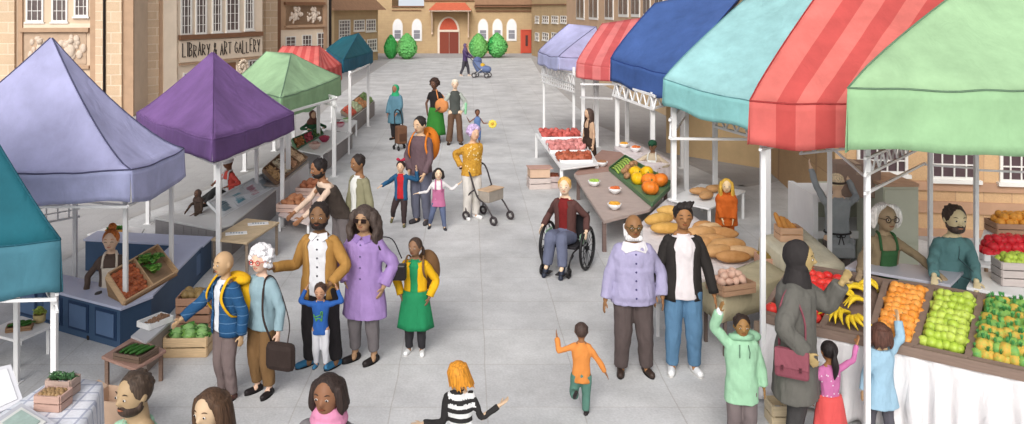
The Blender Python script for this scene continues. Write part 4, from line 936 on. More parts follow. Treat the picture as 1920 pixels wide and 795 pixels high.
# ---- middle of the square
J = person('tall man in a plum jumper carrying a large orange rucksack', 790, 1.86, foot=418, rot=-24, sk=(216, 180, 146), hs=1.12, w=1.06, lean=3, hands=((-.10, -.06, .49), (.10, -.14, .49)), shirt=dict(c=(112, 90, 96), len=.04, grow=.008), bottom=dict(c=(112, 114, 132), grow=.002), hair=('short', (44, 38, 36)), shoes=(70, 66, 70), head=(10, 0, -12))
H = J['H']; orm = cloth((232, 132, 40))
bag(J, 'large orange rucksack on the back of the man in plum', [('ell', (.02, .24, .72 * H), (.21, .17, .31))], [([(sx * .06 * H, .12, .83 * H), (sx * .07 * H, -.02, .845 * H), (sx * .085 * H, -.15, .74 * H), (sx * .10 * H, -.08, .62 * H), (sx * .07 * H, .12, .58 * H)], .018) for sx in (-1, 1)], orm, name='rucksack')
J = person('child with a red hair bow in a blue jacket holding the tall man\'s hand', 752, 1.12, foot=424, rot=-8, sk=(224, 188, 156), hs=1.3, hands=((-.30, -.04, .62), (.24, .02, .86)), elb=((-.8, .3, -.6), (.8, .3, -.6)), feet=((-.16, .12, .07), (.05, -.02, 0)), shirt=dict(c=(206, 44, 52), sl='none'), coat=dict(c=(44, 96, 136), gap=.5, len=.05), bottom=dict(c=(70, 56, 56)), hair=('short', (58, 44, 42)), shoes=(110, 106, 72))
b = MB(); Hd, h = J['Hd'], J['h']
for sx in (-1, 1): b.cap(Hd((0, .02, .56)), Hd((sx * .26, .02, .66)), .05 * h, .15 * h)
b.build('hair_bow', cloth((186, 46, 76)), J['t'], smooth=True, local=True)
J = person('child in a pink pinafore with both arms stretched out', 822, 1.04, foot=430, rot=4, sk=(234, 204, 172), hs=1.4, hands=((-.33, -.02, .60), (.33, -.02, .74)), elb=((-.2, .3, -1), (.2, .3, -1)), shirt=dict(c=(246, 242, 242)), bottom=dict(c=(104, 116, 148)), hair=('bob', (48, 42, 42)), feet=((-.14, .08, .03), (.10, -.03, 0)), shoes=(50, 48, 58))
b = MB(); J['torso'](b, -.08, .20, .016, .12); blob('pinafore', b, cloth((204, 120, 160)), J['t'], .011, 2)
for sx in (-1, 1): b = MB(); b.tube(crv([J['P'].lerp(J['N'], .55) + V((sx * .055, -.085, 0)), J['S'][0 if sx < 0 else 1].lerp(J['N'], .5) + V((0, -.03, .03)), J['S'][0 if sx < 0 else 1].lerp(J['N'], .5) + V((0, .05, .01))], 4), .014, 6); b.build('strap', cloth((204, 120, 160)), J['t'], smooth=True, local=True)
wp = G(912, 412); t = thing('walker', 'four wheeled walking frame with a pale basket pushed by the lilac haired woman', 'walking frame', wp, R(52)); W2 = MW[t.name]
PW = Matrix.Translation(((884 - VPX) * (F * CH / (410 - HY)) / F, F * CH / (410 - HY), 0)) @ Matrix.Rotation(R(30), 4, 'Z'); gr_ = [(PW.inverted() @ W2 @ V((sx * .25, .38, .93))) / 1.66 for sx in (-1, 1)]
J = person('woman with lilac hair and a mustard speckled top pushing a walker', 884, 1.66, foot=410, rot=30, sk=(222, 180, 150), hs=1.14, w=1.12, lean=6, elb=((-.3, .8, -.8), (.3, .8, -.8)), hands=(gr_[0], gr_[1]), shirt=dict(m=mat((176, 122, 40), .8, .2, 26, .3, 'cloth', (226, 176, 70)), grow=.01), bottom=dict(c=(240, 234, 226), grow=.004), hair=('curly', (208, 184, 222)), shoes=(250, 250, 250))
r = random.Random(8)
for k in range(30):
    ok, loc, nn, _ = J['shirt'].ray_cast(V((r.uniform(-.17, .17), -.8, r.uniform(.85, 1.32))), V((0, 1, 0)))
    if ok: b = MB(); b.ell(loc, (.014, .006, .014), 7, 5); b.build('cream_spot', cloth((248, 226, 170)), J['t'], smooth=True, local=True)
t = bpy.data.objects[[o.name for o in bpy.data.objects if o.name.startswith('walker')][0]]; DG = paint((66, 60, 62), .35)
for sx in (-1, 1):
    wb(lambda b: b.tube(crv([(sx * .25, .40, .90), (sx * .25, .28, .93), (sx * .25, .18, .84), (sx * .25, .02, .46), (sx * .25, -.16, .34), (sx * .25, -.34, .12)], 4), .015, 8), 'frame_tube', DG, smooth=True)
    wb(lambda b: b.tube(crv([(sx * .25, .08, .56), (sx * .25, .20, .46), (sx * .25, .26, .26), (sx * .25, .26, .12)], 4), .014, 8), 'rear_leg', DG, smooth=True)
    wb(lambda b: b.tube([(sx * .25, .40, .90), (sx * .25, .28, .93)], .022, 8), 'grip', BLK, smooth=True)
    for y in (-.34, .26): wh = wb(lambda b: b.torus((sx * .25, y, .085), .062, .022, Ry, 22, 8), 'wheel', DG, smooth=True); wb(lambda b: b.tube([(sx * .25 - .02, y, .085), (sx * .25 + .02, y, .085)], .022, 10), 'hub', paint((190, 188, 186)), wh, smooth=True)
wb(lambda b: b.box((0, -.10, .46), (.44, .24, .20)), 'basket', cloth((178, 168, 156)), bevel=.02); wb(lambda b: b.box((0, -.10, .565), (.46, .26, .02)), 'seat', wood((206, 176, 146)), bevel=.006); wb(lambda b: b.tube([(-.25, .02, .46), (.25, .02, .46)], .012, 7), 'cross_bar', DG, smooth=True)
# ---- farther group
J = person('person in a green headscarf and blue grey coat with a shopping trolley', 742, 1.56, foot=262, rot=-24, sk=(160, 110, 84), hs=1.14, w=1.12, hands=((-.10, -.12, .48), (.10, -.14, .50)), coat=dict(c=(96, 138, 156), len=.20, grow=.012, flare=.1), bottom=dict(c=(50, 46, 48)), hijab=dict(c=(52, 176, 122), len=.22), smile=False)
tp_ = G(752, 281); t = thing('shopping_trolley', 'brown tartan wheeled shopping trolley with a black looped handle', 'shopping trolley', tp_, R(30)); W2 = MW[t.name]
wb(lambda b: b.box((0, 0, .40), (.28, .22, .48)), 'bag_body', cloth((124, 88, 66)), bevel=.04); wb(lambda b: b.box((0, -.115, .34), (.2, .02, .2)), 'pocket', cloth((96, 66, 50)), bevel=.01)
wb(lambda b: b.tube(crv([(-.11, .12, .10), (-.11, .16, .70), (-.09, .22, .95), (0, .25, 1.03), (.09, .22, .95), (.11, .16, .70), (.11, .12, .10)], 4), .016, 8), 'handle', BLK, smooth=True)
for x, y in ((-.15, .12), (.15, .12), (-.13, -.12), (.13, -.12)): wb(lambda b: b.torus((x, y, .062), .046, .018, Ry, 18, 8), 'wheel', BLK, smooth=True); wb(lambda b: b.tube([(x, y, .07), (x * .8, y * .8, .2)], .010, 6), 'wheel_strut', BLK, smooth=True)
J = person('woman with curly dark hair, black top and long green skirt', 817, 1.76, foot=268, rot=-20, sk=(104, 72, 56), hs=1.12, side=-3, hands=((-.15, -.04, .48), (.13, -.14, .56)), shirt=dict(c=(42, 38, 38), sl='short'), skirt=dict(c=(56, 132, 52), len=.72, flare=.06), hair=('afro', (64, 46, 40)), shoes=(60, 44, 40), head=(6, 0, -14))
H = J['H']; bag(J, 'large round tan orange bag on the shoulder of the woman in the green skirt', [('ell', (.22, -.10, .60 * H), (.20, .12, .20))], [([(.12, -.12, .70 * H), (.06, -.10, .84 * H), J['S'][1] + V((-.06, .03, .05)), (.20, .06, .74 * H), (.30, -.06, .68 * H)], .018)], cloth((226, 150, 92)))
J = person('slim man with white hair in a dark waistcoat and brown flared trousers', 853, 1.78, foot=271, rot=4, sk=(236, 206, 178), hs=1.08, w=.86, feet=((-.09, 0, 0), (.085, 0, 0)), hands=((-.12, .05, .50), (.13, .0, .50)), shirt=dict(c=(84, 88, 84), len=.03, sl='none', grow=.008), bottom=dict(c=(112, 84, 66), flare=.02), hair=('top', (240, 232, 214)), shoes=(66, 50, 42))
b = MB(); H = J['H']; 
for k in (0, 1): b.tube(crv([J['S'][k].lerp(J['N'], .2), J['S'][k].lerp(J['E'][k], .5), J['E'][k], J['E'][k].lerp(J['Wr'][k], .9)], 4), .034 * H, 10); 
b.build('sleeve', cloth((198, 206, 196)), J['t'], smooth=True, local=True)
b = MB(); b.cap(world(J, (.30, 0, .62 * H)), world(J, (.29, 0, .48 * H)), .04, .035); tag(b.build('green_bottle', paint((150, 214, 168), .3), smooth=True), 'pale green bottle held by the man with white hair', 'bottle')
J = person('small child in a blue vest waving a yellow flower with arms out', 895, .98, top=205, rot=6, sk=(130, 88, 66), hs=1.35, hands=((-.28, -.06, .76), (.30, -.06, .62)), elb=((-.3, .3, -1), (.3, .3, -1)), shirt=dict(c=(104, 134, 184), sl='none'), bottom=dict(c=(90, 120, 170), ln=.4), hair=('short', (70, 50, 46)))
c = world(J, J['Wr'][1] + V((.11, -.03, -.02))); t = thing('toy_flower', 'yellow flower toy held by the child in the blue vest', 'toy', c - V((0, 0, .1)))
b = MB()
for k in range(8): a_ = 2 * PI * k / 8; b.ell(c + V((.075 * math.cos(a_), 0, .075 * math.sin(a_))), (.045, .02, .045), 10, 8)
b.build('petals', paint((240, 220, 96)), t, smooth=True); b = MB(); b.ell(c + V((0, -.015, 0)), (.04, .02, .04), 12, 8); b.build('centre', paint((214, 160, 60)), t, smooth=True); b = MB(); b.tube([c, c + V((-.10, 0, -.02))], .01, 6); b.build('stem', STEM, t, smooth=True)
# pram person
J = person('person in a purple top and dark headscarf pushing a pushchair far up the square', 872, 1.78, foot=143, rot=70, sk=(170, 120, 96), hs=1.1, face=False, hands=((-.06, -.20, .56), (.06, -.22, .58)), feet=((-.04, .12, .02), (.04, -.12, 0)), shirt=dict(c=(84, 66, 112), grow=.012, len=.06), bottom=dict(c=(76, 74, 82), grow=.004), hijab=dict(c=(112, 92, 128), len=.10), shoes=(214, 196, 180))
pp = G(903, 146); t = thing('pushchair', 'blue grey pushchair with a folded hood and yellow lining', 'pushchair', pp, R(75)); W2 = MW[t.name]
for sx in (-1, 1):
    for y in (-.34, .34): wh = wb(lambda b: b.torus((sx * .27, y, .15), .12, .03, Ry, 24, 8), 'wheel', paint((84, 82, 84)), smooth=True); wb(lambda b: b.tube([(sx * .27 - .03, y, .15), (sx * .27 + .03, y, .15)], .04, 10), 'hub', paint((220, 220, 220)), wh, smooth=True)
    wb(lambda b: b.tube([(sx * .25, -.34, .15), (sx * .25, .10, .52), (sx * .25, .55, 1.05)], .02, 8), 'frame_tube', paint((90, 88, 96)), smooth=True); wb(lambda b: b.tube([(sx * .25, .34, .15), (sx * .25, -.10, .50)], .02, 8), 'cross_leg', paint((190, 190, 194)), smooth=True)
wb(lambda b: b.tube([(-.25, .55, 1.05), (.25, .55, 1.05)], .025, 8), 'handle', BLK, smooth=True); wb(lambda b: (b.cap((0, .25, .80), (0, .10, .50), .25, .25), b.cap((0, .10, .50), (0, -.35, .46), .24, .18)), 'seat', cloth((112, 130, 172)), smooth=True)
wb(lambda b: b.ell((0, .0, .66), (.2, .2, .14)), 'lining', cloth((222, 180, 60)), smooth=True); wb(lambda b: b.ell((0, .22, .92), (.25, .24, .2)), 'hood', cloth((96, 112, 156)), smooth=True)
# ---- left side browsers and sellers
J = person('man in an olive jacket and white trousers looking left at the stalls', 674, 1.70, top=290, rot=-48, sk=(146, 106, 74), hs=1.06, hands=((-.10, -.05, .47), (.14, .0, .47)), shirt=dict(c=(246, 246, 240)), coat=dict(c=(150, 146, 116), gap=.45, len=.06), bottom=dict(c=(246, 244, 240)), hair=('short', (48, 40, 38)), smile=False, head=(10, 0, 0))
J = person('bearded man in a dark waistcoat bending over the bread crates', 640, 1.74, top=306, hz=.90, rot=-58, sk=(150, 106, 76), hs=1.14, w=1.04, lean=30, hands=((-.06, -.42, .50), (.10, -.40, .50)), elb=((-.4, .5, -.6), (.4, .5, -.6)), feet=((-.06, .02, 0), (.06, .05, 0)), shirt=dict(c=(232, 204, 182), grow=-.002), bottom=dict(c=(120, 112, 112)), hair=('short', (38, 32, 32)), beard=(40, 34, 32), head=(14, 0, 0))
b = MB(); J['torso'](b, -.03, .28, .022); blob('waistcoat', b, cloth((72, 62, 56)), J['t'], .012, 2)
J = person('seller in a brown headscarf and green top behind the white table', 586, 1.5, D=21.2, sit=.24, rot=34, sk=(218, 180, 150), hs=1.12, w=1.05, feet=((-.06, -.30, 0), (.06, -.30, 0)), hands=((-.14, -.15, .38), (.14, -.15, .38)), shirt=dict(c=(46, 92, 62)), bottom=dict(c=(60, 60, 60)), hijab=dict(c=(104, 72, 62), len=.06))
J = person('seller in a white hat and red top behind the print rack', 430, 1.5, D=15.6, sit=.06, rot=-44, sk=(126, 84, 62), hs=1.12, feet=((-.08, -.38, 0), (.08, -.38, 0)), hands=((-.16, -.12, .22), (.16, -.12, .22)), shirt=dict(c=(222, 88, 78)), bottom=dict(c=(60, 60, 60)), head=(14, 0, 0))
apron(J, (244, 242, 244), 0.0, .24, .085)
b = MB(); Hd, h = J['Hd'], J['h']; b.ell(Hd((0, .03, .26)), [.42 * h, .46 * h, .30 * h], 16, 10, J['Rm']); b.torus(Hd((0, .02, .16)), .46 * h, .08 * h, J['Rm'], 24, 8); b.build('hat', cloth((250, 248, 248)), J['t'], smooth=True, local=True)
J = person('small seller in a dark brown headscarf leaning on the grey counter', 372, .86, D=12.75, rot=-34, sk=(110, 80, 64), hs=1.12, hip=.46, feet=((-.06, 0, 0), (.06, 0, 0)), hands=((-.20, -.13, .60), (.12, -.18, .60)), shirt=dict(c=(84, 68, 58)), bottom=dict(c=(60, 50, 46)), hijab=dict(c=(86, 70, 62), len=.05), smile=False)
J = person('ginger seller in a dark brown top and white apron behind the potato display', 209, 1.42, D=9.55, sit=.38, rot=10, sk=(230, 196, 170), hs=1.30, w=1.1, feet=((-.07, -.25, 0), (.07, -.25, 0)), hands=((-.17, -.10, .28), (.15, -.14, .34)), shirt=dict(c=(98, 82, 74)), bottom=dict(c=(80, 76, 76)), hair=('bun', (206, 118, 56)), eyes='shut')
apron(J, (244, 232, 216), 0.0, .23, .08)
# ---- left foreground group
QUILT = brickmat((38, 82, 124), (42, 86, 128), (92, 130, 168), 30, .085, .004, 0, axes='XZY', bump=.6)
J = person('bald man in a navy quilted jacket reaching towards the stacked crates', 424, 1.42, foot=746, rot=-40, sk=(194, 160, 122), hs=1.22, w=1.10, hands=((-.20, -.30, .52), (.17, .02, .46)), elb=((-.5, .6, -.8), (1, .5, -.2)), shirt=dict(c=(240, 244, 250), sl='none', grow=-.004), coat=dict(c=(38, 82, 124), gap=.34, len=.05, grow=.004, m=QUILT), bottom=dict(c=(130, 114, 112)), smile=False, shoes=(92, 62, 56))
H = J['H']
bag(J, 'bright yellow rucksack on the back of the bald man', [('ell', (.04, .19, .66 * H), (.13, .10, .22)), ('ell', (.03, .12, .80 * H), (.15, .09, .06))], [([(sx * .055 * H, .10, .81 * H), (sx * .065 * H, -.03, .83 * H), (sx * .085 * H, -.135, .72 * H), (sx * .11 * H, -.06, .60 * H), (sx * .08 * H, .10, .56 * H)], .020) for sx in (-1, 1)], cloth((244, 188, 30)), name='rucksack')
J = person('white haired woman in a pale blue cardigan with red glasses', 492, 1.42, foot=738, rot=-30, sk=(228, 190, 166), hs=1.20, w=1.14, hands=((-.16, -.12, .50), (.205, -.04, .47)), shirt=dict(c=(152, 180, 190), len=.04, grow=.010), bottom=dict(c=(134, 102, 66), grow=.004, ln=.86), hair=('afro', (246, 244, 246)), glasses=(206, 66, 62), shoes=(38, 32, 34), head=(0, 0, 10))
H = J['H']; w1 = J['Wr'][1]
bag(J, 'large dark brown handbag carried by the white haired woman', [('box', (w1.x + .06, w1.y - .03, w1.z - .20), (.30, .12, .27), R(12))], [([(w1.x - .06, w1.y - .03, w1.z - .08), (w1.x - .10, w1.y - .10, w1.z + .18), J['S'][1] + V((-.04, -.05, .055)), J['S'][1] + V((-.0, .05, .04)), (w1.x + .08, w1.y + .06, w1.z + .12), (w1.x + .12, w1.y, w1.z - .08)], .011)], cloth((58, 46, 42)), name='handbag', bev=.058)
J = person('bearded man in a mustard jacket lifting a small child by the hands', 600, 1.72, foot=686, rot=-4, sk=(128, 94, 66), hs=1.20, w=1.08, hands=((-.27, -.08, .62), (.125, -.17, .56)), elb=((-.2, .4, -1), (1, .2, -.3)), feet=((-.065, 0, 0, -40), (.10, 0, 0, -30)), shirt=dict(c=(238, 238, 242), len=.05, sl='none', grow=.002), coat=dict(c=(180, 134, 70), gap=.50, len=.07), bottom=dict(c=(46, 42, 44), grow=.004), hair=('short', (44, 36, 34)), beard=(42, 34, 32), shoes=(58, 122, 162))
buttons(J, 6, .06, .92, (60, 60, 70))
b = MB(); N, H = J['N'], J['H']
for sx in (-1, 1): b.add([N + V((0, -.075, .010)), N + V((sx * .085, -.04, .02)), N + V((sx * .10, -.08, -.03)), N + V((sx * .06, -.115, -.055))], [(0, 1, 2, 3)])
b.build('shirt_collar', cloth((240, 240, 244)), J['t'], local=True, solid=.008)
dadW = J
J = person('toddler in a blue jumper with a green dinosaur, held up by the arms', 601, .84, D=F * CH / (686 - HY) - .40, lift=.17, rot=0, sk=(188, 142, 112), hs=1.42, hands=((-.21, .08, .90), (.21, .08, .90)), elb=((-1, .2, .2), (1, .2, .2)), feet=((-.05, .0, 0), (.06, .0, 0)), shirt=dict(c=(46, 96, 172), grow=.004, len=.06), bottom=dict(c=(222, 222, 228)), hair=('short', (72, 54, 46)), shoes=(58, 122, 162), eyes='shut', head=(8, 0, 0))
b = MB(); P, N, H = J['P'], J['N'], J['H']; c = P.lerp(N, .48)
DINO = [(-.040, -.040), (-.030, -.040), (-.028, -.015), (.010, -.018), (.014, -.040), (.026, -.040), (.026, -.012), (.030, .02), (.034, .05), (.014, .052), (.016, .022), (.0, .014), (-.02, .010), (-.05, -.005), (-.07, .015), (-.052, -.018), (-.042, -.022)]
dp = []
for x, z in DINO:
    ok, loc, nn, _ = J['shirt'].ray_cast(V((c.x + x * .9, c.y - .6, c.z + z)), V((0, 1, 0))); dp.append((loc if ok else V((c.x + x * .9, c.y - .1, c.z + z))) + V((0, -.004, 0)))
for p, q in zip(dp, dp[1:] + dp[:1]): b.tube([p, q], .006, 5)
b.build('dinosaur_print', cloth((92, 160, 86)), J['t'], smooth=True, local=True)
J = person('woman with long wavy dark hair in sunglasses and a lilac coat', 684, 1.66, foot=678, rot=-14, sk=(172, 136, 104), hs=1.20, w=1.06, hands=((-.14, -.02, .50), (.16, -.03, .50)), coat=dict(c=(168, 138, 196), len=.20, grow=.008, flare=.12), bottom=dict(c=(118, 112, 114), ln=.84), hair=('wavy', (78, 66, 60)), shoes=(40, 34, 34), feet=((-.07, 0, 0, -30), (.06, 0, 0, -20)))
b = MB(); Hd, h = J['Hd'], J['h']
for sx in (-1, 1): b.box(Hd((sx * .165, -.45, .02)), (.20 * h, .05 * h, .17 * h), M=J['Rm']); b.tube([Hd((sx * .26, -.43, .06)), Hd((sx * .385, -.1, .06))], .014 * h, 5)
b.tube([Hd((-.1, -.455, .07)), Hd((.1, -.455, .07))], .016 * h, 5); b.build('sunglasses', paint((40, 28, 26), .15), J['t'], local=True, bevel=.01)
J['shirt'] = J['coat']; buttons(J, 4, .18, .86, (92, 76, 120)); b = MB()
for sx in (-1, 1): b.add([J['N'] + V((0, -.085, .0)), J['N'] + V((sx * .08, -.05, .02)), J['N'] + V((sx * .10, -.09, -.04)), J['N'] + V((sx * .045, -.125, -.06))], [(0, 1, 2, 3)])
b.build('coat_collar', cloth((150, 122, 182)), J['t'], local=True, solid=.010)
H = J['H']; bag(J, 'small black shoulder bag of the woman in the lilac coat', [('box', (.33, .06, .58 * H), (.22, .09, .17), R(10))], [([(.22, .08, .65 * H), (.19, -.06, .74 * H), J['S'][1] + V((-.0, .0, .06)), (.27, .10, .78 * H), (.38, .10, .66 * H)], .012)], paint((36, 32, 34), .35))
J = person('girl in a yellow cardigan and green skirt wearing a brown rucksack', 779, 1.26, foot=662, rot=-8, sk=(142, 106, 80), hs=1.16, hands=((-.145, -.02, .50), (.15, -.03, .50)), shirt=dict(c=(40, 150, 96), sl='none', len=.0, grow=.0), coat=dict(c=(246, 190, 28), gap=.34, len=-.06, grow=.002), skirt=dict(c=(36, 142, 92), len=.52, flare=.055), bottom=dict(c=(52, 50, 54)), hair=('back', (72, 56, 48)), shoes=(248, 248, 248), hip=.49, smile=False, head=(0, 0, -14))
H = J['H']; bag(J, 'large brown rucksack on the back of the girl in yellow', [('ell', (.10, .19, .68 * H), (.14, .12, .22))], [([(sx * .05 * H, .10, .80 * H), (sx * .07 * H, .0, .84 * H), (sx * .085 * H, -.10, .74 * H), (sx * .10 * H, .04, .60 * H)], .012) for sx in (-1, 1)], cloth((126, 92, 60)), name='rucksack')
b = MB(); Hd, h = J['Hd'], J['h']; b.tube(crv([Hd((.1, .35, .1)), Hd((.3, .42, -.2)), Hd((.32, .40, -.6))], 4), [.1 * h] * 6 + [.09 * h, .07 * h, .03 * h], 8); b.build('plait', hairm((72, 56, 48)), J['t'], smooth=True, local=True)
def cap_z(x, y, cor, drop):
    """a post outside (or on) the eaves stops under the valance, one inside may reach the eaves"""
    n = len(cor); c = sum(cor, Vector()) / n; ins = True; sgn = None
    for i in range(n):
        a = c + (cor[i] - c) * .93; b = c + (cor[(i + 1) % n] - c) * .93; k = (b.x - a.x) * (y - a.y) - (b.y - a.y) * (x - a.x)
        if sgn is None: sgn = k > 0
        elif (k > 0) != sgn: ins = False
    near = min(cor, key=lambda p: (p.x - x) ** 2 + (p.y - y) ** 2)
    return near.z - (.03 if ins else drop * .82)
def V2(a, b):
    L = math.hypot(a, b) or 1; return a / L, b / L
# ------------------------------------------------------------------ market gazebos
SEAM = cloth((96, 96, 128))
POST = paint((252, 252, 252), .4)
def gazebo(label, cor, drop, AL, AR, mats, posts, rails=(), stripes=0, p=1.25, sag=.10, seed=1, pw=.06, seamc=None, wav=.12):
    """cor: FL, FR, BR, BL world points on the eaves; AL / AR ends of the ridge"""
    r = random.Random(seed); FL, FR, BR, BL = cor
    c = (FL + FR + BR + BL) / 4
    t = thing('market_gazebo', label, 'market stall canopy', (c.x, c.y, 0), group='canopies over the market stalls')
    m = MB(); val = MB(); nu, nv = 28, 12
    sides = [(FL, FR, AL, AR), (FR, BR, AR, AR), (BR, BL, AR, AL), (BL, FL, AL, AL)]
    def nz(q, s=1.3): return noise.noise(Vector((q.x * s + seed * 7.3, q.y * s, q.z * s)))
    acc = 0
    for si, (a, b, ra, rb) in enumerate(sides):
        L = (b - a).length; ns = max(2, round(stripes * (L / (FR - FL).length))) if stripes else 0
        if ns % 2 == 0 and stripes: ns += 1
        g = []
        for j in range(nv + 1):
            v = j / nv; row = []
            for i in range(nu + 1):
                u = i / nu; e = a.lerp(b, u); q = ra.lerp(rb, u); P = e.lerp(q, v)
                P.z = e.z + (q.z - e.z) * (v ** p) - sag * math.sin(PI * u) * math.sin(PI * min(1, v * 1.1 + .12)) * .9
                P.z += (.035 * nz(P, 1.1) + .022 * nz(P, 3.1)) * (1 - v * .7) * math.sin(PI * u) - .035 * math.sin(PI * u) * (1 - v)
                row.append(P)
            g.append(row)
        o = len(m.v); m.v += [q for rw in g for q in rw]
        for j in range(nv):
            for i in range(nu):
                k = o + j * (nu + 1) + i; m.f.append([k, k + 1, k + nu + 2, k + nu + 1]); m.m.append(int(i / nu * ns) % 2 if stripes else 0)
        # valance
        outw = ((a + b) / 2 - c); outw.z = 0; outw = outw.normalized()
        o = len(val.v); K = 6
        for j in range(K + 1):
            for i in range(nu + 1):
                u = i / nu; e = g[0][i].copy(); w_ = acc + u * L
                dd = drop * (1 + wav * noise.noise(Vector((w_ * 1.6, seed * 3.1, 0))) * 1.4)
                e.z -= dd * j / K; e += outw * (.02 + .035 * noise.noise(Vector((w_ * 2.4, seed, 5))) * math.sin(PI * u)) * (j / K)
                val.v.append(e)
        for j in range(K):
            for i in range(nu):
                k = o + j * (nu + 1) + i; val.f.append([k, k + nu + 1, k + nu + 2, k + 1]); val.m.append(int(i / nu * ns) % 2 if stripes else 0)
        acc += L
        sides[si] = g
    m.build('canopy', mats[:2] if stripes else mats[0], t, smooth=True, solid=.012)
    val.build('valance', (mats[2:4] if stripes else mats[-1]), t, smooth=True, solid=.010)
    s = MB()
    for si, g in enumerate(sides):
        s.tube([q + Vector((0, 0, .004)) for q in g[0]], .010, 5); s.tube([g[j][0] + Vector((0, 0, .006)) for j in range(nv + 1)], .010, 5)
    s.build('seam', seamc or SEAM, t, smooth=True)
    for q in posts:
        x, y, zt = q[:3]; zt = min(zt, cap_z(x, y, cor, drop)); dv = V2(c.x - x, c.y - y); x += dv[0] * .10; y += dv[1] * .10; y += .10 * (y < c.y); f = MB(); f.box((x, y, zt / 2 + .004), (pw, pw, zt)); f.build('post', POST, t, bevel=.006)
        fb = MB(); fb.box((x, y, .006), (pw * 2, pw * 2, .012)); fb.build('foot_plate', POST, t)
    for a, b, kind, h in rails:
        a = Vector(a); b = Vector(b); f = MB(); rw = pw * .5; dn = Vector((0, 0, -h)); n_ = max(3, round((b - a).length / .30))
        f.bar(a, b, rw)
        if kind != 'bar': f.bar(a + dn, b + dn, rw)
        if kind == 'zig':
            for i in range(n_):
                u0, u1, um = i / n_, (i + 1) / n_, (i + .5) / n_
                f.bar(a.lerp(b, u0) + dn, a.lerp(b, um), rw * .6); f.bar(a.lerp(b, um), a.lerp(b, u1) + dn, rw * .6)
        if kind == 'x':
            for i in range(n_):
                u0, u1 = i / n_, (i + 1) / n_; f.bar(a.lerp(b, u0) + dn, a.lerp(b, u1), rw * .5); f.bar(a.lerp(b, u0), a.lerp(b, u1) + dn, rw * .5)
        if kind == 'grid':
            f.bar(a + dn * .5, b + dn * .5, rw * .6)
            for i in range(1, n_ * 2): f.bar(a.lerp(b, i / n_ / 2), a.lerp(b, i / n_ / 2) + dn, rw * .6)
        f.build('truss', POST, t)
    return t
def xy(px, D, z): return ((px - VPX) * D / F, D, z)
TEAL = canvas((28, 98, 112)); TEAL2 = canvas((68, 120, 136)); TEALV = canvas((40, 106, 132))
LAV = canvas((188, 188, 228)); LAV2 = canvas((186, 190, 230))
PUR = canvas((130, 96, 154)); PUR2 = canvas((114, 84, 138))
GRN = canvas((166, 202, 158)); GRN2 = canvas((156, 196, 150))
RL, RD = canvas((226, 120, 112)), canvas((206, 88, 84)); RLv, RDv = canvas((222, 110, 104)), canvas((202, 84, 80))
PL, PD = canvas((226, 128, 126)), canvas((206, 96, 96)); 
BLU = canvas((72, 102, 164)); BLU2 = canvas((66, 96, 158))
AQ = canvas((160, 208, 210)); AQ2 = canvas((140, 200, 200))
# left row
FLz = A(-560, 476, 6.3)
gazebo('teal canopy over the grid cloth table, nearest stall on the left', [A(-620, 478, 6.3), A(113, 450, 6.5), A(52, 362, 8.2), A(-420, 370, 8.2)], .44,
       A(-260, -25, 7.3), A(-170, -25, 7.3), [TEAL, TEAL2], [xy(107, 6.5, 1.86), xy(52, 8.1, 1.8), xy(-600, 6.3, 1.8)],
       [(xy(107, 6.5, 1.44), xy(52, 8.1, 1.44), 'zig', .14), (xy(107, 6.5, 1.40), xy(-600, 6.3, 1.40), 'bar', .1)], p=1.1, seed=2, pw=.048, seamc=cloth((34, 92, 108)))
gazebo('large lavender peaked canopy over the blue panelled counter', [A(-260, 318, 8.9), A(245, 319, 8.9), A(345, 279, 10.24), A(-120, 282, 10.6)], .36,
       A(94, 72, 9.7), A(98, 72, 9.7), [LAV, LAV2], [xy(240, 8.9, 1.94), xy(337, 10.2, 1.92), xy(150, 10.6, 1.6), xy(-240, 8.9, 1.9)],
       [(xy(240, 8.9, 1.56), xy(337, 10.2, 1.56), 'bar', .1), (xy(240, 8.9, 1.55), xy(-240, 8.9, 1.55), 'bar', .1), (xy(150, 10.6, 1.2), xy(20, 10.0, 1.2), 'grid', .20), (xy(150, 10.6, 1.2), xy(240, 8.9, 1.56), 'bar', .1)], p=1.36, seed=3, pw=.05, sag=.05)
Fc, Rc, Lc = A(398, 262, 10.95), A(551, 212, 13.9), A(256, 212, 13.9); Bc = Lc + Rc - Fc; Bc.z = Fc.z
gazebo('deep purple peaked canopy between the lavender and pale green ones', [Lc, Fc, Rc, Bc], .29, A(397, 99, 13.9), A(400, 99, 13.9), [PUR, PUR2],
       [(Fc.x + .02, Fc.y + .12, 1.9), xy(537, 13.6, 1.86), xy(490, 14.6, 1.6), (Lc.x + .1, Lc.y, 1.9), (Bc.x, Bc.y - .1, 1.9)],
       [((Fc.x, Fc.y + .12, 1.60), xy(537, 13.6, 1.60), 'bar', .1), ((Fc.x, Fc.y + .12, 1.60), (Lc.x + .1, Lc.y, 1.60), 'bar', .1)], p=1.12, seed=4, pw=.065, sag=.04, seamc=PUR)
Fc, Rc, Lc = A(526, 184, 14.9), A(639, 143, 19), A(440, 150, 18.2); Bc = Lc + Rc - Fc
gazebo('pale green canopy on the left row next to the purple peak', [Lc, Fc, Rc, Bc], .42, A(499, 97, 18), A(546, 100, 18), [GRN, GRN2],
       [xy(538, 15.3, 2.1), xy(631, 17.6, 2.08), (Lc.x + .1, Lc.y, 2), (Bc.x, Bc.y - .1, 2)], [(xy(538, 15.3, 1.75), xy(631, 17.6, 1.75), 'bar', .1), (xy(585, 18.8, 1.78), xy(631, 17.6, 1.78), 'zig', .2)], p=1.12, seed=5, pw=.085, sag=.05, seamc=cloth((120, 150, 125)))
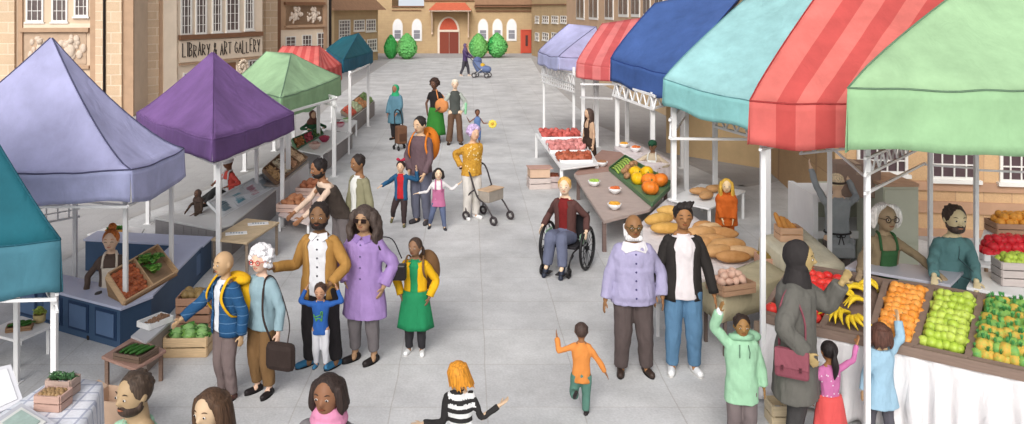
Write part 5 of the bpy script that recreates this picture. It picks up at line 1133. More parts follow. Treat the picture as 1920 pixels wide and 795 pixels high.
gazebo('red striped canopy half hidden behind the pale green one on the left', [A(500, 128, 20.6), A(598, 134, 19.6), A(640, 121, 21.5), A(548, 118, 22.5)], .38, A(530, 86, 21.4), A(598, 86, 21.4),
       [RL, RD, RLv, RDv], [xy(598, 20, 2.2), xy(634, 21.3, 2.2), xy(505, 20.8, 2.2)], (), stripes=9, p=1.0, seed=6, pw=.08, sag=.02, seamc=RD)
Fc, Rc, Lc = A(643, 113, 21.6), A(699, 97, 25.5), A(612, 92, 26); Bc = Lc + Rc - Fc
gazebo('small teal canopy at the far end of the left row', [Lc, Fc, Rc, Bc], .34, A(642, 70, 25.6), A(672, 62, 25.6), [TEAL, TEALV], [xy(655, 21.2, 2.2), xy(693, 25, 2.25), (Lc.x + .1, Lc.y, 2.2)],
       [(xy(655, 21.2, 1.98), xy(693, 25, 1.98), 'bar', .1)], p=1.0, seed=7, pw=.075, sag=.02, seamc=TEALV)
# right row
Lc, Fc = A(1009, 97, 24.3), A(1047, 107, 21.8)
gazebo('small lavender canopy at the far end of the right row', [Lc, Fc, A(1130, 108, 22.4), A(1100, 96, 25)], .34, A(1066, 45, 24), A(1118, 50, 24), [LAV, LAV2], [xy(1015, 24.2, 2.3), xy(1077, 21.6, 2.3), xy(1120, 22.5, 2.3)],
       [(xy(1015, 24.2, 2.02), xy(1077, 21.6, 1.92), 'zig', .26), (xy(1015, 24.2, 1.72), xy(1077, 21.6, 1.66), 'grid', .20)], p=.9, seed=8, pw=.07, sag=.02)
gazebo('pink and red striped canopy between the far lavender and the blue one', [A(1081, 118, 20.6), A(1190, 126, 19.6), A(1200, 110, 22), A(1100, 104, 22.6)], .37, A(1130, 44, 21.8), A(1225, 30, 21.8), [PL, PD, PL, PD],
       [xy(1089, 20.6, 2.3), xy(1114, 21.6, 2.3), xy(1180, 19.8, 2.3)], [(xy(1089, 20.6, 1.78), xy(1180, 19.8, 1.85), 'bar', .1), (xy(1089, 20.6, 1.44), xy(1147, 18.9, 1.6), 'bar', .1)], stripes=7, p=.85, seed=9, pw=.09, sag=.02, seamc=PD)
gazebo('royal blue canopy in the middle of the right row', [A(1145, 110, 18.7), A(1275, 142, 16.6), A(1300, 128, 18.5), A(1165, 98, 21)], .52, A(1228, 6, 19.4), A(1420, -40, 18.4), [BLU, BLU2],
       [xy(1149, 18.8, 2.4), xy(1226, 17.2, 2.2), xy(1290, 18.6, 2.2)], [(xy(1149, 18.8, 2.0), xy(1226, 17.2, 1.86), 'zig', .30), (xy(1226, 17.2, 1.84), xy(1290, 18.4, 1.9), 'zig', .25)], p=.85, seed=10, pw=.095, sag=.05, seamc=cloth((44, 70, 140)), wav=.16)
gazebo('pale aqua canopy between the blue and the near red striped ones', [A(1244, 148, 13.5), A(1462, 196, 12.2), A(1490, 175, 14), A(1275, 132, 15.6)], .44, A(1398, -2, 14.8), A(1580, -70, 14.2), [AQ, AQ2],
       [xy(1256, 13.5, 2.4), xy(1284, 16.2, 2.4), xy(1339, 15.2, 2.3), xy(1450, 12.4, 2.2)], [(xy(1256, 13.5, 1.86), xy(1284, 16.2, 1.86), 'zig', .3), (xy(1256, 13.5, 1.55), xy(1450, 13.4, 1.55), 'bar', .1), (xy(1339, 13.9, 1.92), xy(1450, 12.6, 1.85), 'zig', .22)], p=.9, seed=11, pw=.085, sag=.10, seamc=cloth((110, 160, 165)), wav=.2)
gazebo('red striped canopy beside the nearest green one on the right', [A(1406, 190, 7.6), A(1760, 178, 7.3), A(1800, 150, 9.4), A(1442, 156, 9.5)], .42, A(1580, -75, 8.9), A(1960, -85, 8.9), [RL, RD, RLv, RDv],
       [xy(1425, 7.58, 2.8), xy(1553, 10.0, 2.75)], [(xy(1425, 7.58, 2.42), xy(1553, 10.0, 2.20), 'bar', .1), (xy(1500, 8.9, 2.36), xy(1600, 9.6, 2.30), 'x', .22), (xy(1553, 10.0, 2.05), xy(1625, 9.0, 1.85), 'bar', .1)], stripes=9, p=.9, seed=12, pw=.047, sag=.08, seamc=cloth((170, 60, 60)))
gazebo('large pale green canopy over the fruit counter, nearest on the right', [A(1590, 166, 6.5), A(2260, 140, 6.3), A(2150, 110, 9), A(1660, 124, 9)], .50, A(1930, -110, 8), A(2120, -110, 8), [GRN, GRN2],
       [xy(1622, 6.72, 3.05), xy(1735, 9.3, 2.9), xy(1826, 9.3, 2.9), xy(2200, 6.5, 3.0)],
       [(xy(1622, 6.72, 2.50), xy(1735, 9.3, 2.30), 'zig', .14), (xy(1622, 6.75, 2.20), xy(1735, 9.3, 1.96), 'bar', .1), (xy(1735, 9.3, 2.46), xy(1826, 9.3, 2.46), 'x', .26), (xy(1735, 9.3, 2.10), xy(1826, 9.3, 2.06), 'bar', .1), (xy(1735, 9.3, 1.94), xy(1826, 9.3, 1.9), 'bar', .1),
        (xy(1826, 9.3, 2.46), xy(2200, 9.0, 2.42), 'zig', .35), (xy(1826, 9.3, 1.88), xy(2200, 9.0, 1.84), 'bar', .1)], p=.85, seed=13, pw=.045, sag=.10, seamc=cloth((110, 140, 112)), wav=.10)
# ------------------------------------------------------------------ tables, counters, crates
LEGW = .035
def table(label, quad, z, mt, ml, th=.03, legs=None, lw=LEGW, name='market_table', cat='table', group=None, raw=None):
    q = raw or [Z(px, py, z) for px, py in quad]
    c = sum(q, Vector()) / len(q); t = thing(name, label, cat, (c.x, c.y, 0), group=group)
    area = sum(q[i].x * q[(i + 1) % len(q)].y - q[(i + 1) % len(q)].x * q[i].y for i in range(len(q)))
    if area < 0: q = q[::-1]
    MB().slab(q, z - th, z).build('tabletop', mt, t, bevel=.004)
    for i in (legs if legs is not None else range(len(q))):
        p_ = q[i] + (c - q[i]).normalized() * lw * 1.5
        MB().box((p_.x, p_.y, (z - th) / 2 + .004), (lw, lw, z - th)).build('leg', ml, t)
    return t
def counter(label, pieces, z, mb_, mt, name='market_counter', cat='counter', panels=None, planks=0, over=.03, group=None):
    """pieces: quads of ground points"""
    allp = [p for q in pieces for p in q]; c = sum(allp, Vector()) / len(allp); t = thing(name, label, cat, (c.x, c.y, 0), group=group)
    for k, q in enumerate(pieces):
        area = sum(q[i].x * q[(i + 1) % len(q)].y - q[(i + 1) % len(q)].x * q[i].y for i in range(len(q)))
        if area < 0: q = q[::-1]
        cc = sum(q, Vector()) / len(q); MB().slab(q, .006, z - .03 - k * .002).build('base', mb_, t)
        MB().slab([cc + (p - cc) * (1 + over / max(.2, (p - cc).length)) for p in q], z - .03 - k * .002, z - k * .003).build('worktop', mt, t, bevel=.004)
    return t
def face_panels(t, a, b, z0, z1, n, mo, mi, gap=.12):
    """raised panels along the outer face a->b"""
    d = (b - a); L = d.length; u = d / L; nn = Vector((u.y, -u.x, 0))
    for i in range(n):
        s0, s1 = L * (i + gap) / n, L * (i + 1 - gap) / n
        def fb(x0, y0, x1, y1, o0, o1):
            m = MB(); P = lambda s_, zz, o: a + u * s_ + nn * o + Vector((0, 0, zz))
            return m.hexa([P(x0, y0, o1), P(x1, y0, o1), P(x1, y0, o0), P(x0, y0, o0)], [P(x0, y1, o1), P(x1, y1, o1), P(x1, y1, o0), P(x0, y1, o0)])
        o = fb(s0, z0, s1, z1, 0, .008).build('panel_moulding', mo, t); fb(s0 + .03, z0 + .03, s1 - .03, z1 - .03, .008, .020).build('panel', mi, o, bevel=.006)
def planks(t, a, b, z, n, m):
    d = (b - a); L = d.length; u = d / L; nn = Vector((u.y, -u.x, 0)); r = random.Random(n)
    for i in range(n):
        s0, s1 = L * i / n + .004, L * (i + 1) / n - .004; o = .010 + r.random() * .004; P = lambda s_, zz, k: a + u * s_ + nn * k + Vector((0, 0, zz))
        MB().hexa([P(s0, .01, o), P(s1, .01, o), P(s1, .01, 0), P(s0, .01, 0)], [P(s0, z, o), P(s1, z, o), P(s1, z, 0), P(s0, z, 0)]).build('plank', m, t)
def crate(label, c, size, m, rz=0, slats=3, name='crate', cat='crate', group=None, th=.014, mo=None):
    """open slatted box; c = centre of its underside"""
    w_, d, h = size; t = thing(name, label, cat, c, rz, group); Mx = MW[t.name]
    def lb(x, y, z, a, b, e, nm='slat', mm=None):
        k = MB(); k.box((0, 0, 0), (a, b, e)); k.v = [Mx @ (v + Vector((x, y, z))) for v in k.v]; return k.build(nm, mm or m, t)
    lb(0, 0, th / 2 + .001, w_ - .002, d - .002, th, 'bottom')
    hh = h / slats
    for s_ in range(slats):
        zz = hh * (s_ + .5)
        lb(0, -d / 2, zz, w_, th, hh * .86); lb(0, d / 2, zz, w_, th, hh * .86); lb(-w_ / 2, 0, zz, th, d - th, hh * .86); lb(w_ / 2, 0, zz, th, d - th, hh * .86)
    for sx in (-1, 1):
        for sy in (-1, 1): lb(sx * (w_ / 2 - th), sy * (d / 2 - th), h / 2, th * 1.2, th * 1.2, h * .98, 'corner_post', mo)
    return t
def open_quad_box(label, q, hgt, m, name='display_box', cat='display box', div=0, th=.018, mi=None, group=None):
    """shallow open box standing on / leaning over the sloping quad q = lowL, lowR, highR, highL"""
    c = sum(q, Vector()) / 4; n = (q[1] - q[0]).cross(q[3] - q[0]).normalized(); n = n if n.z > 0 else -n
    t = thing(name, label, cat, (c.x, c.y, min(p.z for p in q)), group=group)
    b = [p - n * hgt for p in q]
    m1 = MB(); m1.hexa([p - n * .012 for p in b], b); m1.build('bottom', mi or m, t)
    def wall(a, b_, nm='side'):
        d = (b_ - a).normalized(); o = n.cross(d) * th / 2; k = MB(); k.hexa([a - n * hgt - o, b_ - n * hgt - o, b_ - n * hgt + o, a - n * hgt + o], [a - o, b_ - o, b_ + o, a + o]); k.build(nm, m, t)
    for i in range(4): wall(q[i], q[(i + 1) % 4])
    for i in range(1, div + 1): wall(q[0].lerp(q[1], i / (div + 1)), q[3].lerp(q[2], i / (div + 1)), 'divider')
    return t, n
def bil(q, u, v): return q[0].lerp(q[1], u).lerp(q[3].lerp(q[2], u), v)
# ---- produce prototypes: (mesh, radius)
def lumpy(r, sx=1, sz=.92, seed=0, amp=.05, n=14, m_=10):
    b = MB(); b.ell((0, 0, 0), (r * sx, r, r * sz), n, m_)
    for v in b.v: v *= 1 + amp * noise.noise(v * (2.2 / r) + Vector((seed, 0, 0)))
    return b
_pm = {}
def pmesh(key, builder, mats, smooth=True):
    if key not in _pm: _pm[key] = builder().mesh(key, mats, smooth)
    return _pm[key]
STEM = food((96, 120, 60))
def fruit_mesh(key, r, col, seed, stem=None, sx=1, sz=.92, amp=.05):
    def b():
        q = lumpy(r, sx, sz, seed, amp); q.cur = 1
        if stem: q.tube([(0, 0, r * sz * .86), (r * .1, 0, r * sz * 1.12)], r * .07, 5)
        else: q.ell((0, 0, r * sz * .97), (r * .12, r * .12, r * .05), 6, 4)
        return q
    return pmesh(key, b, [col, STEM])
def put(me, name, loc, rot, label, cat, group=None, sc_=1):
    o = bpy.data.objects.new(name, me); C.objects.link(o); o.location = loc; o.rotation_euler = rot; o.scale = (sc_,) * 3; MW[o.name] = Matrix.Translation(loc)
    return tag(o, label, cat, group)
def scatter(q, nx, ny, r, meshes, name, label, cat, group, seed=1, up=None, u0=.0, u1=1., v0=.0, v1=1., keep=lambda u, v: True, lay=1, tilt=3.1):
    rr = random.Random(seed); n = up or Vector((0, 0, 1)); k = 0
    for l in range(lay):
        for j in range(ny - l):
            for i in range(nx - l):
                u = u0 + (u1 - u0) * (i + .5 + .5 * l + .18 * rr.uniform(-1, 1) + (.25 if j % 2 else -.25) * (1 - l)) / nx; v = v0 + (v1 - v0) * (j + .5 + .5 * l + .15 * rr.uniform(-1, 1)) / ny
                if not keep(u, v): continue
                p = bil(q, min(1, max(0, u)), min(1, max(0, v))) + n * (r * (.7 + 1.15 * l) + rr.uniform(-.15, .25) * r)
                put(rr.choice(meshes), name, p, (rr.uniform(-tilt, tilt) * .3, rr.uniform(-tilt, tilt) * .3, rr.uniform(-3.1, 3.1)), label, cat, group, rr.uniform(.9, 1.1)); k += 1
    return k
def leafy(b, c, r, n, seed, up=.8, w_=.5, curl=.3):
    rr = random.Random(seed); c = Vector(c)
    for i in range(n):
        a = rr.uniform(0, 2 * PI); el = rr.uniform(.1, up); d = Vector((math.cos(a) * math.cos(el), math.sin(a) * math.cos(el), math.sin(el))); L = r * rr.uniform(.7, 1.15)
        sd_ = d.cross(Vector((0, 0, 1))).normalized() * r * w_ * rr.uniform(.6, 1); up_ = sd_.cross(d).normalized()
        ps = []
        for k in range(5):
            f_ = k / 4; wv = math.sin(PI * min(.97, f_ * .85 + .08)); mid = c + d * L * f_ + up_ * (curl * r * math.sin(f_ * 2.6))
            ps.append((mid - sd_ * wv + up_ * .12 * r * wv, mid, mid + sd_ * wv + up_ * .12 * r * wv))
        o = len(b.v); b.v += [q for t_ in ps for q in t_]
        b.cur = rr.randrange(2)
        for k in range(4):
            b.f += [[o + 3 * k, o + 3 * k + 1, o + 3 * k + 4, o + 3 * k + 3], [o + 3 * k + 1, o + 3 * k + 2, o + 3 * k + 5, o + 3 * k + 4]]; b.m += [b.cur] * 2
    return b
GR1, GR2 = food((88, 150, 62)), food((140, 190, 90)); DG1, DG2 = food((62, 112, 48)), food((96, 142, 62))
def greens(name, label, cat, c, r, n, seed, ms=(GR1, GR2), parent=None, group=None, **k):
    b = leafy(MB(), c, r, n, seed, **k); o = b.build(name, list(ms), parent, smooth=True, solid=.002); 
    return tag(o, label, cat, group) if parent is None else o
def sticks(name, label, cat, q, n, L, r, m, seed, ang=0, group=None, up=0, bend=.15, jit=.15):
    """each long vegetable is its own object"""
    rr = random.Random(seed)
    for i in range(n):
        u = (i + .5) / n; p = bil(q, u, .5) + Vector((0, 0, r + up + (r * 1.2 if i % 2 else 0))); a = ang + rr.uniform(-jit, jit); d = Vector((math.cos(a), math.sin(a), 0)); s_ = d.cross(Vector((0, 0, 1)))
        b = MB(); pts = [p + d * L * (t - .5) + s_ * bend * L * (t - .5) ** 2 for t in [k / 7 for k in range(8)]]
        b.tube(pts, [r * .3, r * .85, r, r, r, r * .95, r * .8, r * .3], 8)
        tag(b.build(name, m, smooth=True), label, cat, group)
def bowl(label, c, r, m, col_in, group=None, filler=True):
    t = thing('bowl', label, 'bowl', c, group=group)
    MB().lathe(c, [(r * .4, .002), (r * .45, .012), (r * .8, r * .38), (r, r * .85), (r * .96, r * .86), (r * .76, r * .42), (r * .3, r * .12)], 22).build('dish', m, t, smooth=True)
    b = MB(); rr = random.Random(int(r * 1000) + len(label)); b.ell(Vector(c) + Vector((0, 0, r * .72)), (r * .86, r * .86, r * .25), 16, 8)
    for k in range(26):
        a = rr.uniform(0, 6.28); q = r * .75 * rr.random() ** .5; b.ell(Vector(c) + Vector((q * math.cos(a), q * math.sin(a), r * (.98 - .25 * (q / r) ** 2))), r * rr.uniform(.12, .2), 8, 6)
    b.build('filling', col_in, t, smooth=True); return t

V = Vector
BL1 = paint((66, 92, 124), .55, .08); BL2 = paint((38, 62, 96), .5, .06); BL3 = paint((92, 118, 154), .5, .06); LTOP = paint((206, 212, 236), .5, .04)
# --- blue panelled counter (a U of three runs)
P1, P2, P3, P4 = G(225, 655), G(30, 598), G(378, 521), G(160, 508)
up_f = (P2 - P1).normalized(); n_f = V((up_f.y, -up_f.x, 0)); n_f = n_f if n_f.y > 0 else -n_f
inw = V((-.42, 0, 0))
t = counter('blue panelled U-shaped counter under the lavender canopy', [[P1, P2, P2 + n_f * .42, P1 + n_f * .42 + V((-.0, 0, 0))], [P1 + n_f * .42 + V((.0, 0, 0)), P3, P3 + inw, P1 + n_f * .42 + inw], [P3 + V((0, -.0, 0)), P3 + V((0, .42, 0)), P4 + V((0, .42, 0)), P4]], .46, BL1, LTOP)
face_panels(t, P2, P1, .08, .40, 4, BL2, BL3)
face_panels(t, P1 + n_f * .02, P3, .07, .40, 4, BL2, BL3, .09)
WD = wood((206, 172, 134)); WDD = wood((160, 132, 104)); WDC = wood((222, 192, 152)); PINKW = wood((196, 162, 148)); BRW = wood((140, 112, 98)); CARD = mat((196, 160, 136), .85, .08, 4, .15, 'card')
q = [V((*Z(236, 563, .52).xy, .52)), V((*Z(334, 507, .52).xy, .52)), A(296, 458, 10.2), A(203, 512, 9.15)]
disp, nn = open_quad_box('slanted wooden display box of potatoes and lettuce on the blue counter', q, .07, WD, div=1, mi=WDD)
m = MB(); lo = [V((q[i].x, q[i].y, .462)) for i in range(4)]; m.hexa(lo, [q[i] - nn * .084 for i in range(4)]); m.build('wedge_base', wood((150, 122, 92)), disp)
qi = [p - nn * .07 for p in q]; fm = [fruit_mesh('potato_a', .034, food((206, 122, 78), (188, 96, 60)), 1, sx=1.25), fruit_mesh('potato_b', .03, food((176, 96, 62)), 2, sx=1.3)]
scatter(qi, 7, 8, .034, fm, 'potato', 'small red potato in the left half of the slanted wooden display', 'potato', 'red potatoes in the slanted display', 3, nn, .04, .47, .06, .94)
for k, (u, v) in enumerate(((.68, .35), (.80, .62), (.66, .72))):
    c = bil(qi, u, v) + nn * .02; greens('lettuce', 'loose green lettuce in the right half of the slanted wooden display', 'lettuce', c, .14, 16, 20 + k, up=.9, group='lettuces in the slanted display')
# back white table with tray
table('small low white table behind the ginger seller', [(163, 439), (256, 452), (271, 428), (216, 420)], .26, WHITE, WHITE)
c = Z(218, 437, .262); crate('small tray of seedlings on the low white table', c, (.28, .16, .07), wood((190, 140, 70)), .1, 2)
for k in range(7): greens('seedling', 'green seedling in the small tray on the low white table', 'plant', c + V((-.11 + .037 * k, 0, .05)), .07, 9, 40 + k, up=1.4, group='seedlings in the tray', ms=(DG1, GR1))
# low white table at the left edge
table('low white table at the left edge with a cucumber tray', [(-30, 622), (33, 638), (101, 609), (40, 592)], .31, WHITE, WHITE)
c = Z(37, 617, .312); crate('small wooden tray of cucumbers on the left white table', c, (.24, .15, .05), wood((148, 116, 88)), .35, 2)
sticks('cucumber', 'small cucumber in the tray on the left white table', 'cucumber', [c + V((-.09, -.02, .03)), c + V((.09, .03, .03)), c + V((.09, .05, .03)), c + V((-.09, .05, .03))], 5, .15, .015, DG1, 5, .9, group='cucumbers in the small tray')
c = Z(74, 604, .312); t = thing('potted_plant', 'round pale plant in a beige pot on the left white table', 'potted plant', c)
MB().lathe(c, [(.04, 0), (.06, .01), (.065, .09), (.055, .09), (.05, .05)], 16).build('pot', mat((188, 168, 120), .8, .1, 5, .2, 'clay'), t, smooth=True)
greens('foliage', None, None, c + V((0, 0, .08)), .085, 60, 8, ms=(food((182, 196, 92)), food((150, 170, 80))), parent=t, up=1.5)
# brown table with courgettes
RB = wood((176, 140, 126))
table('low brown table with dark legs holding a courgette crate', [(190, 668), (254, 692), (312, 656), (250, 631)], .31, RB, wood((136, 112, 98)))
c = Z(255, 668, .312); rz = -.35
crate('dark shallow crate of courgettes on the low brown table', c, (.32, .26, .07), wood((118, 98, 84)), rz, 2)
sticks('courgette', 'dark green courgette in the crate on the brown table', 'courgette', [c + V((-.13, .02, .03)), c + V((.12, -.04, .03)), c + V((.12, .04, .03)), c + V((-.13, .1, .03))], 8, .19, .018, DG1, 6, 1.0, group='courgettes in the dark crate')
# display stand with white tray of nuts
q = [Z(250, 628, .33), Z(275, 640, .33), Z(320, 600, .33), Z(295, 590, .33)]
counter('small grey stand holding a white tray of nuts', [[V((p.x, p.y, 0)) for p in q]], .33, mat((160, 148, 140), .8, .1, 4, .2, 'stand'), paint((208, 208, 212)), name='display_stand', cat='stand')
c = (q[0] + q[1] + q[2] + q[3]) / 4 + V((0, .08, .002)); crate('white tray of nuts on the small grey stand', c, (.20, .30, .07), WHITE, -.55, 1, name='tray', cat='tray')
fm = [fruit_mesh('nut', .014, food((160, 126, 100), (120, 90, 70)), 3, sx=1.3)]
scatter([c + V((-.07, -.12, .05)), c + V((.05, -.12, .05)), c + V((.13, .1, .05)), c + V((.01, .14, .05))], 5, 8, .014, fm, 'nut', 'brown nut in the white tray on the grey stand', 'nut', 'nuts in the white tray', 9)
# cabbages, crates of potatoes, cardboard box
c = G(355, 660); crate('pale wooden crate of cabbages on the paving beside the brown table', c, (.46, .30, .22), WDC, .03, 2)
for k, (x, y) in enumerate(((-.13, -.02), (.02, -.05), (.15, -.02), (-.04, .09), (.10, .08))):
    cc = c + V((x, y, .20)); b = MB(); b.ell(cc, .075, 14, 10); t = b.build('cabbage', food((150, 196, 120)), smooth=True); tag(t, 'leafy green cabbage in the pale wooden crate', 'cabbage', 'cabbages in the crate')
    b = leafy(MB(), cc - V((0, 0, .03)), .12, 12, 60 + k, up=.9); b.build('leaf', [GR1, GR2] if k % 2 else [DG1, GR1], t, smooth=True, solid=.002)
c = G(368, 612)
for k in range(2): crate(('lower' if k == 0 else 'upper') + ' brown crate of the stack by the man in the navy jacket', c + V((0, 0, .20 * k)), (.38, .30, .19), wood((176, 136, 112)), .05, 2, group='stack of brown crates')
fm = [fruit_mesh('potato_big', .05, food((156, 132, 88), (134, 110, 70)), 5, sx=1.3)]
scatter([c + V((-.13, -.09, .36)), c + V((.13, -.09, .36)), c + V((.13, .1, .36)), c + V((-.13, .1, .36))], 3, 3, .05, fm, 'potato', 'large brown potato in the upper brown crate', 'potato', 'large potatoes in the stacked crate', 10)
c = G(218, 800); t = thing('cardboard_box', 'open cardboard box on the ground behind the bearded man', 'box', c, -.2); W_ = MW[t.name]
def L_(fn, name, m, **k):
    b = MB(); fn(b); b.v = [W_ @ v for v in b.v]; return b.build(name, m, t, **k)
PB = mat((222, 190, 164), .85, .08, 4, .15, 'card')
for x, y, a, b_ in ((0, -.14, .36, .012), (0, .14, .36, .012), (-.18, 0, .012, .268), (.18, 0, .012, .268)): L_(lambda m: m.box((x, y, .15), (a, b_, .29)), 'side', PB)
L_(lambda m: m.box((0, 0, .008), (.35, .27, .01)), 'bottom', PB)
for sx in (-1, 1): L_(lambda m: m.hexa([(sx * .18, -.13, .292), (sx * .18, .13, .292), (sx * .18, .13, .297), (sx * .18, -.13, .297)], [(sx * .28, -.14, .33), (sx * .28, .14, .33), (sx * .28, .14, .336), (sx * .28, -.14, .336)]), 'flap', PB)
# --- table with grid cloth, nearest left
GRID = brickmat((240, 241, 248), (236, 238, 246), (190, 194, 212), .13, .13, .010, 0, .8, bump=.05, var=.05)
q = [Z(48, 757, .8), Z(114, 706, .8), Z(188, 720, .8), Z(122, 812, .8)]; q[0] = Z(-40, 822, .8); 
q = [Z(-30, 800, .8), Z(112, 706, .8), Z(188, 720, .8), Z(120, 870, .8)]
table('trestle table beneath the grey checked tablecloth', None, .79, wood((190, 170, 150)), wood((150, 130, 110)), raw=[V((p.x, p.y, .79)) for p in q])
def drape(label, q, z, drop, m, name='tablecloth', off=.02, seed=1, wave=.03, cat='tablecloth', hem=.04, n=18):
    """cloth lying on a table top with hanging folds"""
    area = sum(q[i].x * q[(i + 1) % 4].y - q[(i + 1) % 4].x * q[i].y for i in range(4))
    if area < 0: q = q[::-1]
    c = sum(q, V((0, 0, 0))) / 4; b = MB(); per = []
    for i in range(4):
        for k in range(n): p = q[i].lerp(q[(i + 1) % 4], k / n); d = (p - c); d.z = 0; per.append((p, d.normalized()))
    N = len(per); rows = []
    for j in (0, .4, .8, 1.0): rows.append([V(((c + (p - c) * j).x, (c + (p - c) * j).y, z)) + (d * off if j == 1 else V((0, 0, 0))) for p, d in per])
    for j in (.05, .3, .6, 1.0):
        rows.append([V((p.x, p.y, 0)) + d * (off + .006 + wave * j * (1 + math.sin(i * 1.9 + seed) * .7 + .6 * noise.noise(V((i * .7, seed, 0))))) + V((0, 0, z - .004 - (drop + hem * noise.noise(V((i * .35, seed * 2, 1)))) * j)) for i, (p, d) in enumerate(per)])
    b.v = [V(p) for r_ in rows for p in r_]
    for r_ in range(len(rows) - 1):
        for i in range(N): b.f.append([r_ * N + i, r_ * N + (i + 1) % N, (r_ + 1) * N + (i + 1) % N, (r_ + 1) * N + i]); b.m.append(0)
    o = b.build(name, m, smooth=True, solid=.004); return tag(o, label, cat)
drape('white tablecloth with thin grey checks on the nearest left table', q, .803, .62, GRID, seed=3)
crate('open wooden crate of brown sprouts on the checked cloth', Z(100, 763, .806), (.20, .15, .12), PINKW, -.12, 2)
crate('wooden crate of green succulents behind the sprout crate', Z(118, 738, .806), (.20, .13, .13), wood((184, 160, 148)), -.12, 2)
c = Z(100, 763, .806); fm = [fruit_mesh('sprout', .022, food((170, 140, 100), (150, 116, 80)), 4)]
scatter([c + V((-.08, -.05, .09)), c + V((.08, -.06, .09)), c + V((.08, .05, .09)), c + V((-.08, .06, .09))], 5, 4, .022, fm, 'sprout', 'small brown sprout in the crate on the checked cloth', 'vegetable', 'sprouts in the near left crate', 12)
c = Z(118, 738, .806)
for k in range(6): greens('succulent', 'spiky green succulent in the rear crate on the checked cloth', 'plant', c + V((-.075 + .03 * k, 0, .10)), .065, 14, 80 + k, ms=(food((88, 132, 84)), food((70, 110, 72))), up=1.5, w_=.22, group='succulents in the crate')
# display case with open lid
t = thing('display_case', 'grey white display case with its lid open on the checked cloth', 'display case', Z(40, 790, .806)); WG = paint((214, 214, 222), .5); 
qb = [Z(-25, 812, .81), Z(40, 768, .81), Z(104, 806, .81), Z(40, 860, .81)]
b = MB(); b.hexa(qb, [p + V((0, 0, .05)) for p in qb]); b.build('base', WG, t)
ci = sum(qb, V()) / 4; qi = [ci + (p - ci) * .72 + V((0, 0, .051)) for p in qb]; b = MB(); b.hexa(qi, [p + V((0, 0, .012)) for p in qi]); tr_ = b.build('tray', paint((244, 244, 240)), t)
qi = [ci + (p - ci) * .55 + V((0, 0, .064)) for p in qb]; b = MB(); b.hexa(qi, [p + V((0, 0, .006)) for p in qi]); b.build('tray_lining', mat((176, 196, 188), .7, .15, 20, .3, 'card'), tr_)
ql = [A(-60, 800, 6.0), A(44, 752, 6.25), A(20, 683, 6.45), A(-80, 706, 6.25)]; nl = (ql[1] - ql[0]).cross(ql[3] - ql[0]).normalized()
b = MB(); b.hexa(ql, [p - nl * .02 for p in ql]); b.build('lid', paint((226, 226, 232), .5), t)
ci = sum(ql, V()) / 4; q2 = [ci + (p - ci) * .82 + nl * .004 for p in ql]; b = MB(); b.hexa(q2, [p + nl * .004 for p in q2]); b.build('lid_lining', paint((238, 238, 242), .6), t)
# --- grey plank counter with prints
GP = wood((150, 146, 146), .08); GTOP = paint((222, 222, 220), .5)
K0, K1, K2 = G(292, 467), G(402, 491), G(524, 398)
dn = (K1 - K0).normalized(); nb = V((-dn.y, dn.x, 0)); nb = nb if nb.y > 0 else -nb
dl = (K2 - K1).normalized(); ni = V((-dl.y, dl.x, 0)); ni = ni if ni.x < 0 else -ni
t = counter('grey plank counter displaying prints beneath the purple canopy', [[K0, K1, K1 + nb * .35, K0 + nb * .35], [K1 + nb * .35, K2, K2 + ni * .7, K1 + nb * .35 + ni * .7]], .49, GP, GTOP)
planks(t, K0, K1, .45, 8, GP); planks(t, K1, K2, .45, 10, GP)
q = [Z(417, 406, .5), Z(518, 348, .5), A(499, 322, 15.3), A(390, 378, 12.55)]
rk, nn = open_quad_box('slanted clear print rack with four pictures on the grey counter', q, .03, paint((240, 244, 246), .3), name='print_rack', cat='rack', mi=paint((236, 242, 244), .4))
for k, c_ in enumerate(((150, 176, 186), (150, 206, 220), (226, 178, 190), (178, 190, 194))):
    qq = [bil(q, (k + a + .12) / 4.1, b_) - nn * .022 for a, b_ in ((.06, .1), (.78, .1), (.78, .9), (.06, .9))]; b = MB(); b.hexa(qq, [p + nn * .004 for p in qq]); o = b.build('art_print', paint((240, 244, 246), .5), None)
    tag(o, ['grey striped', 'blue', 'pink', 'pale grey'][k] + ' abstract print in the slanted rack', 'print', 'prints in the slanted rack')
    cc = sum(qq, V()) / 4; b = MB(); rr = random.Random(k)
    for j in range(9):
        v = .16 + j * .075; p0, p1 = bil(qq, .14 + rr.random() * .1, v) + nn * .006, bil(qq, .70 + rr.random() * .18, v + rr.uniform(-.03, .03)) + nn * .006; b.bar(p0, p1, .05, .002)
    b.build('artwork', paint(c_, .7, .2), o)
# tan table with leaflets
TT = wood((200, 178, 146)); table('tan low table with two leaflets before the grey counter', [(396, 448), (463, 455), (524, 416), (461, 409)], .5, TT, wood((150, 134, 118)))
for px, py, lb in ((443, 438, 'nearer'), (484, 420, 'farther')):
    c = Z(px, py, .503); b = MB(); b.box(c + V((0, 0, .004)), (.30, .14, .008), .3); o = b.build('leaflet', WHITE); tag(o, lb + ' white leaflet lying on the tan table', 'leaflet')
    b = MB(); [b.box(c + V((-.08 + .04 * k, .01, .0095)), (.025, .07, .002), .3) for k in range(5)]; b.build('print', paint((170, 182, 190), .6), o)
